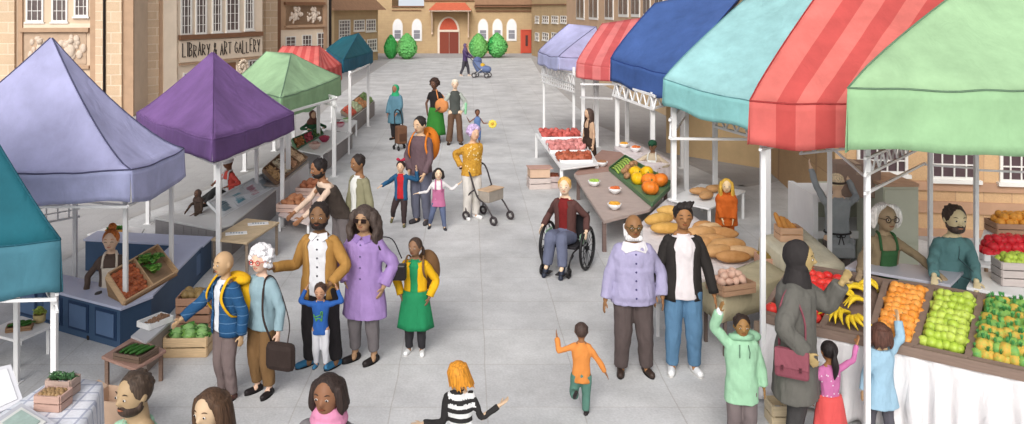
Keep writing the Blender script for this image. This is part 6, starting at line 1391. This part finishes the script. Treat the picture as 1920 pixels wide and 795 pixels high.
# bread counter with slanted box
WPAN = wood((206, 204, 206), .06)
Q0, Q1 = G(521, 404), G(578, 352); iv = V((-.55, .05, 0))
t = counter('pale plank counter carrying the slanted biscuit box', [[Q0, Q1, Q1 + iv, Q0 + iv]], .55, WPAN, paint((170, 160, 150))); planks(t, Q0, Q1, .5, 9, WPAN)
q = [A(520, 342, 14.45), A(577, 294, 16.7), A(543, 272, 17.1), A(494, 315, 14.9)]
bx, nn = open_quad_box('slanted dark wooden box of biscuits in four compartments', q, .06, wood((140, 112, 88)), div=3, mi=WDD); b = MB(); b.hexa([V((p.x, p.y, .552)) for p in q], [p - nn * .072 for p in q]); b.build('wedge_base', wood((128, 126, 124)), bx)
qi = [p - nn * .055 for p in q]
for k, c_ in enumerate(((218, 176, 126), (234, 218, 190), (206, 158, 124), (226, 190, 156))):
    fm = [fruit_mesh('biscuit%d' % k, .042, food(c_, None, .8), k, sx=1.2, sz=.4)]
    scatter(qi, 3, 8, .03, fm, 'biscuit', ['golden', 'cream', 'brown', 'pale'][k] + ' biscuit in the slanted dark wooden box', 'biscuit', ['golden', 'cream', 'brown', 'pale'][k] + ' biscuits in the slanted box', 30 + k, nn, k / 4 + .03, k / 4 + .22, .08, .92)
# pink bread crates on a low table
table('low pinkish white table under the bread roll crates', [(522, 402), (578, 420), (626, 350), (574, 336)], .30, paint((236, 218, 212), .6), WHITE)
PKW = wood((222, 192, 178))
for px, py, lb, sd_ in ((552, 393, 'nearer', 1), (585, 362, 'farther', 2)):
    c = Z(px, py, .302); crate(lb + ' pink wooden crate of bread rolls on the low table', c, (.48, .42, .14), PKW, -.15, 2, group='pink crates of rolls')
    fm = [fruit_mesh('roll%d' % sd_, .065, food(((196, 138, 100), (170, 104, 76))[sd_ - 1], ((176, 118, 84), (190, 124, 90))[sd_ - 1], .7, 10), sd_, sx=1.2, sz=.75)]
    scatter([c + V((-.18, -.15, .09)), c + V((.18, -.18, .09)), c + V((.2, .15, .09)), c + V((-.16, .17, .09))], 3, 3, .06, fm, 'bread_roll', 'crusty roll in the ' + lb + ' pink crate', 'bread roll', 'rolls in the ' + lb + ' pink crate', 33 + sd_, lay=2)
# white table with green tray
table('white table with a green slanted tray beside the woman in the brown headscarf', [(558, 281), (603, 290), (657, 252), (612, 243)], .5, WHITE, WHITE, lw=.045)
q = [A(557, 279, 18.3), A(607, 250, 20.4), A(600, 237, 20.9), A(548, 260, 18.7)]
gt, nn = open_quad_box('green slanted tray of jars on the white table', q, .05, paint((80, 132, 92)), div=2, mi=paint((66, 110, 78)), name='display_tray', cat='tray')
b = MB(); b.hexa([V((p.x, p.y, .502)) for p in q], [p - nn * .062 for p in q]); b.build('wedge_base', paint((80, 132, 92)), gt)
for k, c_ in enumerate(((214, 140, 90), (220, 90, 110), (96, 130, 70))):
    fm = [fruit_mesh('veg%d' % k, .04, food(c_), k, stem=1)]; scatter([p - nn * .05 for p in q], 3, 4, .04, fm, 'vegetable', ['orange', 'pink', 'green'][k] + ' round vegetable in the green slanted tray', 'vegetable', ['orange', 'pink', 'green'][k] + ' vegetables in the green tray', 50 + k, nn, k / 3 + .04, k / 3 + .29, .1, .9)
bowl('pale pink bowl of dip on the white table by the green tray', Z(590, 279, .503), .15, paint((226, 196, 186)), food((206, 160, 150)), 'bowls on the left white tables')
bowl('wine red bowl on the white table by the green tray', Z(608, 266, .503), .14, paint((168, 60, 90)), food((190, 70, 96)), 'bowls on the left white tables')
table('small white table with two bowls before the far produce counter', [(624, 242), (652, 248), (670, 226), (644, 219)], .45, WHITE, WHITE, lw=.045)
bowl('small red bowl on the farther white table', Z(638, 238, .453), .13, paint((226, 180, 190)), food((180, 60, 80)), 'bowls on the left white tables')
bowl('small bowl of green leaves on the farther white table', Z(650, 229, .453), .12, paint((214, 226, 206)), food((130, 170, 100)), 'bowls on the left white tables')
Q0, Q1 = G(614, 318), G(660, 278); iv = V((-.6, .1, 0))
t = counter('grey plank counter standing behind the white table with bowls', [[Q0, Q1, Q1 + iv, Q0 + iv]], .42, GP, WHITE); planks(t, Q0, Q1, .38, 9, GP)
# far produce counter
Q0, Q1 = G(659, 254), G(702, 216); iv = V((-.6, .1, 0))
t = counter('grey plank counter with slanted produce boxes at the far left', [[Q0, Q1, Q1 + iv, Q0 + iv]], .5, GP, GTOP); planks(t, Q0, Q1, .46, 10, GP)
q = [A(659, 219, 23.4), A(702, 190, 27.8), A(682, 172, 28.2), A(640, 206, 23.9)]
bx, nn = open_quad_box('slanted box of mixed produce on the far grey counter', q, .07, wood((150, 128, 110)), div=3, mi=WDD); b = MB(); b.hexa([V((p.x, p.y, .503)) for p in q], [p - nn * .083 for p in q]); b.build('wedge_base', wood((138, 134, 132)), bx)
for k, c_ in enumerate(((222, 104, 84), (196, 206, 166), (220, 160, 110), (150, 180, 116))):
    fm = [fruit_mesh('pro%d' % k, .075, food(c_), k)]; scatter([p - nn * .06 for p in q], 3, 5, .07, fm, 'fruit', ['red', 'pale green', 'orange', 'green'][k] + ' fruit in the far slanted box', 'fruit', ['red', 'pale green', 'orange', 'green'][k] + ' fruit in the far slanted box', 55 + k, nn, k / 4 + .03, k / 4 + .22, .1, .9)

# ------------------------------------------------------------------ right side
# meat table
mt_ = table('white table with three rows of red meat trays at the far right', [(1003, 250), (1052, 317), (1122, 308), (1090, 247)], .6, WHITE, WHITE, lw=.06)
for k, (x0, y0, x1, y1, c_, lb) in enumerate(((1012, 262, 1088, 248, (196, 92, 84), 'farthest'), (1028, 287, 1100, 268, (206, 132, 128), 'middle'), (1047, 306, 1108, 292, (168, 84, 58), 'nearest'))):
    q = [Z(x0 + 4, y0, .603), Z(x1 + 4, y0 - 1, .603), Z(x1 - 4, y1, .603), Z(x0 - 4, y1, .603)]; up_ = V((0, 0, .06)); t, nn = open_quad_box(lb + ' white tray of meat on the white table', [p + up_ for p in q], .05, WHITE, name='meat_tray', cat='tray', group='trays of meat')
    fm = [fruit_mesh('meat%d_%d' % (k, j), .085, food(c_, tuple(min(255, v + 26 * j) for v in c_), .5, 12), j + k, sx=1.3, sz=.7, amp=.5) for j in range(2)]
    scatter([p + V((0, 0, .02)) for p in q], 7, 3, .06, fm, 'meat_cut', 'raw cut of meat in the ' + lb + ' white tray', 'meat', 'meat in the ' + lb + ' tray', 70 + k, V((0, 0, 1)), .04, .96, .1, .9)
c = G(1010, 352); t = thing('cardboard_box', 'flat pink brown cardboard box on a low crate beside the meat table', 'box', c + V((0, 0, .24)), .1); W_ = MW[t.name]
L_(lambda m: m.box((0, 0, .09), (.42, .34, .18)), 'carton', mat((216, 184, 158), .85, .08, 4, .1, 'card'), bevel=.006); L_(lambda m: m.box((.02, 0, .19), (.50, .38, .014)), 'lid', mat((196, 158, 144), .85, .08, 4, .1, 'card'))
crate('low pale crate under the pink brown cardboard box', c, (.44, .36, .235), wood((210, 196, 190)), .1, 2)
c = G(1036, 350); crate('pale crate of brown sausages next to the cardboard box', c, (.34, .40, .26), wood((208, 190, 186)), .1, 2)
fm = [fruit_mesh('sausage', .035, food((156, 86, 60)), 3, sx=3)]; scatter([c + V((-.1, -.14, .22)), c + V((.1, -.14, .22)), c + V((.1, .14, .22)), c + V((-.1, .14, .22))], 2, 5, .035, fm, 'sausage', 'brown sausage in the pale crate', 'sausage', 'sausages in the pale crate', 71, tilt=.1)
# brown table
BT = wood((186, 168, 160), .08)
q = [Z(*p, .5) for p in ((1076, 326), (1132, 414), (1218, 392), (1256, 352), (1164, 285), (1128, 281))]
t = table('long grey brown table with bowls and a green tray', None, .5, BT, wood((124, 104, 98)), raw=q, th=.05, legs=(0, 1, 3, 4), lw=.06)
b = MB(); b.slab([Z(*p, .5) + V((0, 0, 0)) for p in ((1078, 325), (1082, 329), (1146, 321), (1182, 300), (1164, 286), (1128, 282))][::1], .5015, .508); o = b.build('serving_board', wood((168, 134, 122), .1)); tag(o, 'reddish brown board covering the back of the long table', 'board')
for px, py, c_, lb in ((1129, 312, (170, 120, 84), 'brown nut filled white bowl at the back of the long table'), (1114, 349, (168, 204, 90), 'white bowl of green peas on the long table'), (1153, 363, (230, 120, 66), 'white bowl of orange sauce on the long table'), (1152, 393, (238, 176, 60), 'white bowl of yellow curry nearest on the long table')):
    bowl(lb, Z(px, py, .51), .115, WHITE, food(c_), 'white bowls on the long table')
q = [Z(1222, 388, .51), Z(1262, 349, .51), Z(1172, 296, .51), Z(1142, 320, .51)]
t, nn = open_quad_box('long green tray of celery, potatoes, squash and pumpkins', [p + V((0, 0, .07)) for p in q], .065, paint((92, 132, 92)), name='produce_tray', cat='tray', mi=paint((98, 138, 98)))
# u across (left->right), v along toward the back
def tp(u, v, z=.03): return bil(q, u, v) + V((0, 0, z))
d_ = (q[2] - q[1]).normalized(); ang = math.atan2(d_.y, d_.x)
for k in range(7):
    b = MB(); p0, p1 = tp(.12 + k * .12, .80, .04), tp(.12 + k * .12, .97, .04); b.tube(crv([p0, p0.lerp(p1, .5) + V((0, 0, .03)), p1], 3), .022, 7); tag(b.build('celery_stick', food((176, 206, 96)), smooth=True), 'pale green celery stick in the long green tray', 'celery', 'celery in the green tray')
fm = [fruit_mesh('spud', .065, food((178, 134, 96)), 7, sx=1.2)]; scatter([tp(0.1, .58), tp(.9, .58), tp(.9, .78), tp(.1, .78)], 3, 2, .06, fm, 'potato', 'brown potato in the long green tray', 'potato', 'potatoes in the green tray', 77, lay=2)
def ribbed(r, sz, n=9, amp=.09):
    b = MB(); b.ell((0, 0, 0), (r, r, r * sz), 36, 12)
    for v in b.v: a = math.atan2(v.y, v.x); k = 1 - amp * abs(math.sin(a * n / 2)) ; v.x *= k; v.y *= k
    b.cur = 1; b.tube([(0, 0, r * sz * .85), (r * .1, 0, r * sz * 1.25)], [r * .12, r * .08], 6); return b
YS = pmesh('squash', lambda: ribbed(.13, .9), [food((250, 196, 30), None, .4, 6), STEM]); OP = pmesh('pumpkin', lambda: ribbed(.155, .78), [food((248, 136, 48), None, .4, 6), STEM])
for u, v in ((.3, .42), (.72, .40), (.45, .54)): put(YS, 'squash', tp(u, v, .11), (.3, .2, u * 5), 'bright yellow squash in the long green tray', 'squash', 'yellow squash in the green tray')
for u, v in ((.28, .15), (.72, .14), (.5, .26)): put(OP, 'pumpkin', tp(u, v, .12), (.2, .2, u * 5), 'orange pumpkin in the long green tray', 'pumpkin', 'pumpkins in the green tray')
# pinkish white cloth table behind
q = [Z(1152, 276, .5), Z(1206, 312, .5), Z(1268, 305, .5), Z(1184, 264, .5)]
table('folding table under the pink white cloth', None, .49, WHITE, WHITE, raw=[V((p.x, p.y, .49)) for p in q]); drape('pinkish white cloth on the table behind the green tray', q, .503, .35, cloth((248, 236, 236)), seed=5)
bowl('small bowl of yellow fruit on the pinkish white cloth', Z(1170, 277, .506), .12, WHITE, food((242, 178, 60)), 'bowls on the pinkish cloth'); bowl('small bowl of orange fruit on the pinkish white cloth', Z(1192, 285, .506), .13, WHITE, food((232, 124, 60)), 'bowls on the pinkish cloth')
# white table with loaves
table('white table with round loaves behind the blonde child', [(1250, 373), (1330, 391), (1398, 357), (1315, 344)], .5, WHITE, WHITE, lw=.045)
def loaf(b_, c, r, L, a, seed, h=.7):
    b = MB(); b.ell((0, 0, 0), (L, r, r * h), 22, 12)
    for v in b.v:
        k = 1 + .10 * noise.noise(v * 9 + V((seed, 0, 0))); v *= k
        v.z -= .10 * r * max(0, math.cos(v.x / L * 16)) * (1 if v.z > 0 else 0)
    return b
def put_loaf(px, py, z, r, L, a, col, label, group, seed, h=.7, c=None):
    me = loaf(None, None, r * .74, L * .92, a, seed, h).mesh('loaf', [food(col, tuple(max(0, v - 34) for v in col), .75, 9)], True)
    p = c if c is not None else Z(px, py, z); p = V(p) + V((0, 0, r * h * .92)); return put(me, 'bread_loaf', p, (0, 0, a), label, 'bread loaf', group)
for k, (px, py) in enumerate(((1312, 367), (1338, 362), (1324, 375))): put_loaf(px, py, .502, .13, .19, .4 * k, (206, 160, 112), 'round loaf on the white table behind the blonde child', 'round loaves on the white table', k)
# big bread table
q = [Z(1198, 424, .5), Z(1232, 552, .5), Z(1420, 484, .5), Z(1250, 374, .5)]
table('wide low table under the blush white bread cloth', None, .49, WHITE, WHITE, raw=[V((p.x, p.y, .49)) for p in q]); drape('blush white cloth on the wide bread table', q, .503, .10, cloth((246, 236, 234)), seed=6, wave=.01)
for k, (px, py, r, L, a, c_) in enumerate(((1236, 424, .15, .30, .5, (228, 182, 104)), (1262, 408, .14, .27, -.3, (230, 186, 110)), (1250, 440, .135, .26, .1, (224, 176, 98)), (1312, 452, .16, .25, .2, (222, 174, 120)), (1336, 468, .16, .27, -.4, (216, 166, 112)), (1362, 478, .17, .30, .2, (220, 172, 118)), (1352, 450, .14, .26, -.5, (210, 158, 104)), (1330, 440, .13, .22, .3, (234, 196, 150)), (1374, 495, .13, .24, 0, (208, 156, 102)), (1345, 485, .14, .26, .3, (220, 172, 118)), (1322, 470, .14, .25, .1, (214, 164, 110)), (1392, 486, .13, .24, -.3, (232, 192, 146)), (1318, 436, .13, .22, .5, (210, 158, 104)))):
    put_loaf(px, py, .506, r, L, a, c_, 'golden crusty loaf at the left of the bread table' if k < 3 else 'brown crusty loaf at the right of the bread table', 'golden loaves' if k < 3 else 'brown loaves', k + 5, h=.8)
# beige cloth table with crate
q = [Z(1316, 532, .66), Z(1356, 556, .66), Z(1478, 516, .66), Z(1428, 486, .66)]
table('narrow table under the beige cloth with dark legs', None, .65, BRW, wood((110, 96, 90)), raw=[V((p.x, p.y, .65)) for p in q]); drape('beige cloth on the narrow table near the pole', q, .664, .28, cloth((208, 196, 162)), seed=7, wave=.008)
c = Z(1370, 545, .668); rz = .35; crate('brown wooden crate of pink buns on the beige cloth', c, (.42, .30, .12), wood((176, 140, 112)), rz, 2)
fm = [fruit_mesh('bun', .05, food((222, 190, 170), (206, 160, 140), .8, 12), 4, sx=1.2, sz=.8)]; scatter([c + V((-.15, -.14, .09)), c + V((.17, -.03, .09)), c + V((.12, .14, .09)), c + V((-.18, .04, .09))], 4, 3, .05, fm, 'bun', 'pink glazed bun in the brown crate', 'bun', 'pink buns', 81, lay=2)
# baguette table
q = [Z(1427, 444, .8), Z(1500, 503, .8), Z(1580, 494, .8), Z(1506, 430, .8)]
table('table under the cream cloth behind the woman in the headscarf', None, .79, WD, WD, raw=[V((p.x, p.y, .79)) for p in q]); drape('cream cloth on the baguette table', q, .803, .5, cloth((246, 238, 210)), seed=8)
c = Z(1478, 449, .806); crate('wooden crate of upright baguettes on the cream cloth', c, (.28, .22, .18), wood((218, 178, 146)), 0, 2)
rr = random.Random(3)
for k in range(9):
    x, y = -.09 + .026 * k, rr.uniform(-.07, .07); p0 = c + V((x + .04, y, .04)); p1 = p0 + V((-.14 + rr.uniform(-.03, .03), 0, .32 - .02 * k + rr.uniform(-.02, .02))); b = MB()
    b.tube([p0.lerp(p1, t) for t in (0, .05, .2, .5, .8, .95, 1)], [.012, .026, .032, .034, .032, .024, .010], 9); tag(b.build('baguette', food((226, 164, 90), (206, 140, 70), .7, 14), smooth=True), 'golden baguette standing in the wooden crate', 'baguette', 'baguettes in the crate')
c = Z(1448, 482, .60) ; c = V((Z(1448, 489, .6).x, Z(1448, 489, .6).y, 0)); 
crate('tall pink crate of olives below the cream cloth', c, (.34, .3, .68), wood((216, 170, 146)), 0, 5); fm = [fruit_mesh('olive', .03, food((170, 136, 60), (130, 110, 50)), 2, sx=1.2)]
scatter([c + V((-.13, -.11, .64)), c + V((.13, -.11, .64)), c + V((.13, .11, .64)), c + V((-.13, .11, .64))], 6, 5, .03, fm, 'olive', 'brown green olive heaped in the tall pink crate', 'olive', 'olives in the tall crate', 82)
# fruit counter
fr = [(1428, 583), (1541, 611), (1631, 629), (1714, 647), (1815, 669), (1935, 694), (2070, 722)]; bk = [(1488, 494), (1594, 511), (1662, 525), (1747, 535), (1840, 552), (1955, 570), (2080, 590)]
TB = wood((136, 116, 104), .14); TBI = wood((122, 102, 92), .14)
fl = [Z(*p, .80) for p in fr]; bl = [Z(*p, 1.03) for p in bk]
FRUIT = {}
names = ['red tomatoes', 'bananas', 'oranges', 'green apples', 'pineapples and oranges', 'lemons']
for i in range(6):
    q = [fl[i] + V((.004, 0, 0)), fl[i + 1] - V((.004, 0, 0)), bl[i + 1] - V((.004, 0, 0)), bl[i] + V((.004, 0, 0))]
    if i == 5: break
    t, nn = open_quad_box('dark wooden slanted tray of ' + names[i] + ' on the fruit counter', q, .075, TB, name='fruit_tray', cat='tray', th=.05, mi=TBI, group='slanted trays of the fruit counter'); FRUIT[i] = ([p - nn * .07 for p in q], nn)
def hill(): pass
q, nn = FRUIT[0]; fm = [fruit_mesh('tomato_%d' % j, .062, food(((222, 52, 50), (236, 70, 62))[j], None, .3), j, stem=1, sz=.82) for j in range(2)]
scatter(q, 6, 7, .062, fm, 'tomato', 'shiny red tomato in the leftmost slanted tray', 'tomato', 'tomatoes in the slanted tray', 90, nn, .08, .93, .06, .95)
q, nn = FRUIT[2]; fm = [fruit_mesh('orange_%d' % j, .048, food(((240, 152, 62), (246, 166, 80))[j], None, .5), j, sz=.96, amp=.02) for j in range(2)]
scatter(q, 6, 10, .048, fm, 'orange', 'round orange heaped in the slanted orange tray', 'orange', 'oranges in the slanted tray', 91, nn, .10, .92, .06, .95, lay=2)
q, nn = FRUIT[3]; fm = [fruit_mesh('green_apple_%d' % j, .05, food(((176, 202, 74), (192, 212, 92))[j], None, .35), j, stem=1, amp=.03) for j in range(2)]
scatter(q, 6, 9, .050, fm, 'green_apple', 'yellow green apple heaped in its slanted tray', 'apple', 'green apples in the slanted tray', 92, nn, .10, .92, .08, .95, lay=2)
q, nn = FRUIT[4]
def pine(r, ca):
    b = MB(); b.ell((0, 0, 0), (r, r, r * 1.15), 22, 16)
    for v in b.v: a = math.atan2(v.y, v.x); v *= 1 + .07 * math.cos(a * 9 + v.z / r * 7) * math.cos(a * 9 - v.z / r * 7)
    b.cur = 1; rr = random.Random(4)
    for k in range(12):
        a = k * 2.4; tl = .5 + .5 * rr.random(); p = V((0, 0, r * 1.05)); d = V((math.cos(a) * .5 * tl, math.sin(a) * .5 * tl, 1)).normalized(); s_ = V((-math.sin(a), math.cos(a), 0)) * r * .14
        b.add([p - s_, p + s_, p + d * r * .55 + s_ * .8, p + d * r * 1.0, p + d * r * .55 - s_ * .8], [(0, 1, 2, 4), (4, 2, 3)])
    return b
LEAFG = food((88, 164, 92)); fm = [pmesh('pine_a', lambda: pine(.055, 0), [food((236, 170, 72), (150, 178, 80), .6, 30), LEAFG]), pmesh('pine_b', lambda: pine(.052, 1), [food((150, 186, 84), (96, 160, 90), .6, 30), LEAFG])]
scatter(q, 7, 9, .054, fm, 'pineapple', 'small green and orange pineapple in the rightmost slanted tray', 'pineapple', 'small pineapples in the slanted tray', 93, nn, .08, .94, .05, .95, lay=2, tilt=1.2)
q, nn = FRUIT[1]
def bananas(c, n, a0, L, seed):
    """a hand of bananas: fingers fanning from one stalk"""
    t = None; rr = random.Random(seed); b = MB()
    side = (q[1] - q[0]).normalized(); fwd = (q[3] - q[0]).normalized()
    for k in range(n):
        a = a0 + (k - (n - 1) / 2) * .30; d = side * math.cos(a) + fwd * math.sin(a); s_ = side * -math.sin(a) + fwd * math.cos(a); pts = []; rs = []
        for j in range(9):
            f_ = j / 8; pts.append(c + d * L * f_ + s_ * (-.22 * L * math.sin(PI * f_)) + nn * (.03 + .05 * math.sin(PI * f_) + .012 * k)); rs.append((.006, .012, .019, .022, .023, .022, .018, .009, .004)[j])
        b.tube(pts, rs, 8, up=nn)
    b.cur = 1; b.cap(c + nn * .03, c + nn * .05, .014, .012, 6); return b
BY = food((250, 214, 52), None, .45, 8)
for k, (u, v, n, a, L) in enumerate(((.45, .30, 5, -2.2, .24), (.62, .30, 4, -1.2, .23), (.40, .55, 4, 3.0, .22), (.60, .72, 4, -2.9, .23), (.35, .80, 3, 1.2, .21), (.86, .82, 3, 2.9, .20), (.75, .55, 3, -2.6, .22), (.22, .20, 3, 3.0, .18))):
    tag(bananas(bil(q, u, v), n, a, L, k).build('banana_bunch', [BY, food((110, 90, 40))], smooth=True), 'yellow hand of bananas in the slanted banana tray', 'bananas', 'bananas in the slanted tray')
# counter under the trays, and the white sheet hanging down in front
base = [V((p.x, p.y, 0)) for p in (fl[0], fl[-1], bl[-1], bl[0])]
t = thing('fruit_counter', 'long trestle counter under the slanted fruit trays', 'counter', (5, 7.5, 0))
for i in range(6):
    a, b2, c2, d2 = fl[i], fl[i + 1], bl[i + 1], bl[i]; dz = V((0, 0, -.11)); iy = V((0, .06, 0)); k = MB()
    k.hexa([a + dz * 1.25 + iy, b2 + dz * 1.25 + iy, c2 + dz * 1.25, d2 + dz * 1.25], [a + dz + iy, b2 + dz + iy, c2 + dz, d2 + dz]); k.build('sloping_board', TBI, t)
for i in (0, 2, 4, 6):
    for p in (fl[i] + V((0, .12, 0)), bl[i]): MB().box((p.x, p.y, (p.z - .15) / 2), (.05, .05, p.z - .15)).build('leg', wood((150, 130, 112)), t)
cb = MB(); rows = 16; pts = []
for i in range(6):
    for k in range(24): pts.append(fl[i].lerp(fl[i + 1], k / 24))
pts.append(fl[6]); N = len(pts); dirn = (fl[-1] - fl[0]).normalized(); on = V((dirn.y, -dirn.x, 0))
hemr = random.Random(2)
for j in range(rows + 1):
    f_ = j / rows
    for i, p in enumerate(pts):
        fold = .020 * math.sin(i * .55 + 2 * noise.noise(V((i * .06, 0, 0)))) + .030 * noise.noise(V((i * .11, f_ * 1.5, 3)))
        top = .72 + .02 * noise.noise(V((i * .1, 7, 0))); hem = .05 + .05 * noise.noise(V((i * .09, 9, 0)))
        z = top + (hem - top) * f_; o_ = .045 + f_ ** 1.5 * (.10 + fold * 3.0) + fold * .5
        cb.v.append(V((p.x, p.y, 0)) + on * o_ + V((0, 0, z)))
for j in range(rows):
    for i in range(N - 1): cb.f.append([j * N + i, (j + 1) * N + i, (j + 1) * N + i + 1, j * N + i + 1]); cb.m.append(0)
tag(cb.build('white_sheet', cloth((247, 244, 245), .03), smooth=True, solid=.006), 'long white sheet hanging in folds in front of the fruit counter', 'sheet')
m = MB()
for i in range(6): m.hexa([fl[i] + on * .065 + V((0, 0, -.085)), fl[i + 1] + on * .065 + V((0, 0, -.085)), fl[i + 1] + on * .03 + V((0, 0, -.085)), fl[i] + on * .03 + V((0, 0, -.085))], [fl[i] + on * .065, fl[i + 1] + on * .065, fl[i + 1] + on * .03, fl[i] + on * .03])
m.build('front_rail', TB, t)
# counter tops behind
q = [Z(1584, 499, 1.03), Z(1782, 532, 1.03), Z(1812, 502, 1.03), Z(1606, 485, 1.03)]
table('grey metal serving counter between the sellers and the fruit', None, 1.02, paint((196, 196, 208), .35), paint((150, 150, 156)), raw=[V((p.x, p.y, 1.02)) for p in q])
q = [Z(1812, 538, 1.0), Z(1990, 572, 1.0), Z(1990, 520, 1.0), Z(1828, 508, 1.0)]
table('white side counter at the right edge by the apple crate', None, 1.0, WHITE, WHITE, raw=q)
c = Z(1903, 531, 1.003); crate('grey wooden crate of green apples at the right edge', c, (.34, .22, .24), wood((190, 180, 176)), -.15, 3)
fm = [fruit_mesh('apple_s', .04, food((184, 208, 84), None, .35), 3, stem=1)]; scatter([c + V((-.13, -.08, .2)), c + V((.13, -.11, .2)), c + V((.14, .08, .2)), c + V((-.12, .1, .2))], 5, 3, .04, fm, 'green_apple', 'green apple in the grey crate at the right edge', 'apple', 'green apples in the grey crate', 95, lay=2)
q = [Z(1822, 494, .85), Z(2010, 520, .85), Z(2010, 440, .85), Z(1845, 430, .85)]; table('back table with tomato heap and orange crate', None, .85, WHITE, WDD, raw=q)
c = Z(1885, 484, .852); crate('flat white tray beneath the tomato heap at the right', c, (.62, .30, .08), WHITE, -.08, 1, name='tray', cat='tray')
fm = [fruit_mesh('tomato_c', .06, food((226, 52, 62), None, .3), 5, stem=1, sz=.85)]; scatter([c + V((-.26, -.1, .04)), c + V((.3, -.13, .04)), c + V((.3, .12, .04)), c + V((-.26, .14, .04))], 7, 4, .06, fm, 'tomato', 'red tomato heaped on the flat tray at the right', 'tomato', 'tomatoes heaped at the right', 96, lay=3)
c = Z(1905, 436, .852); crate('shallow brown crate of orange fruit against the timber wall', c, (.62, .30, .15), wood((176, 138, 112)), -.1, 2)
fm = [fruit_mesh('orange_c', .055, food((238, 164, 66), None, .45), 5)]; scatter([c + V((-.26, -.1, .11)), c + V((.26, -.13, .11)), c + V((.26, .12, .11)), c + V((-.26, .14, .11))], 6, 4, .055, fm, 'orange', 'orange in the shallow crate against the timber wall', 'orange', 'oranges in the back crate', 97, lay=2)
# white shelving, tall cabinet
PG = paint((206, 210, 190), .6)
t = thing('shelving_unit', 'white shelving unit behind the person lifting a box', 'shelves', xy(1600, 11.3, 0))
def qb_(mb, px0, px1, D0, D1, z0, z1):
    a, b2, c2, d2 = xy(px0, D0, z0), xy(px1, D0, z0), ((px1 - VPX) * D0 / F, D1, z0), ((px0 - VPX) * D0 / F, D1, z0); mb.slab([a, b2, c2, d2], z0, z1)
for (a, b2, c2, d2, e, f_, nm, mm) in ((1524, 1534, 10.9, 11.75, .01, 1.22, 'side_panel', WHITE), (1690, 1698, 10.9, 11.8, .01, 1.28, 'side_panel', WHITE), (1534, 1690, 11.7, 11.8, .01, 1.2, 'back_panel', PG), (1534, 1690, 10.95, 11.7, 1.10, 1.20, 'shelf', WHITE), (1534, 1690, 10.95, 11.7, .60, .70, 'shelf', WHITE), (1534, 1690, 10.95, 11.7, .03, .12, 'shelf', WHITE)):
    b = MB(); qb_(b, a, b2, c2, d2, e, f_); b.build(nm, mm, t)
t = thing('tall_cabinet', 'tall pale green cabinet with brown top behind the white haired seller', 'cabinet', xy(1690, 10.5, 0))
b = MB(); qb_(b, 1656, 1722, 10.3, 11.0, .01, 1.46); b.build('body', PG, t); b = MB(); qb_(b, 1654, 1724, 10.28, 11.02, 1.46, 1.50); b.build('top', wood((196, 160, 132)), t)
for z0, z1 in ((.06, .72), (.76, 1.42)): b = MB(); qb_(b, 1659, 1719, 10.285, 10.3, z0, z1); o = b.build('door', PG, t); b = MB(); qb_(b, 1664, 1667, 10.26, 10.285, (z0 + z1) / 2 - .06, (z0 + z1) / 2 + .06); b.build('handle', paint((150, 150, 150)), o)
c = G(1458, 792); crate('small pale crate on the paving behind the headscarf woman', c, (.16, .2, .2), wood((214, 196, 164)), 0, 2)
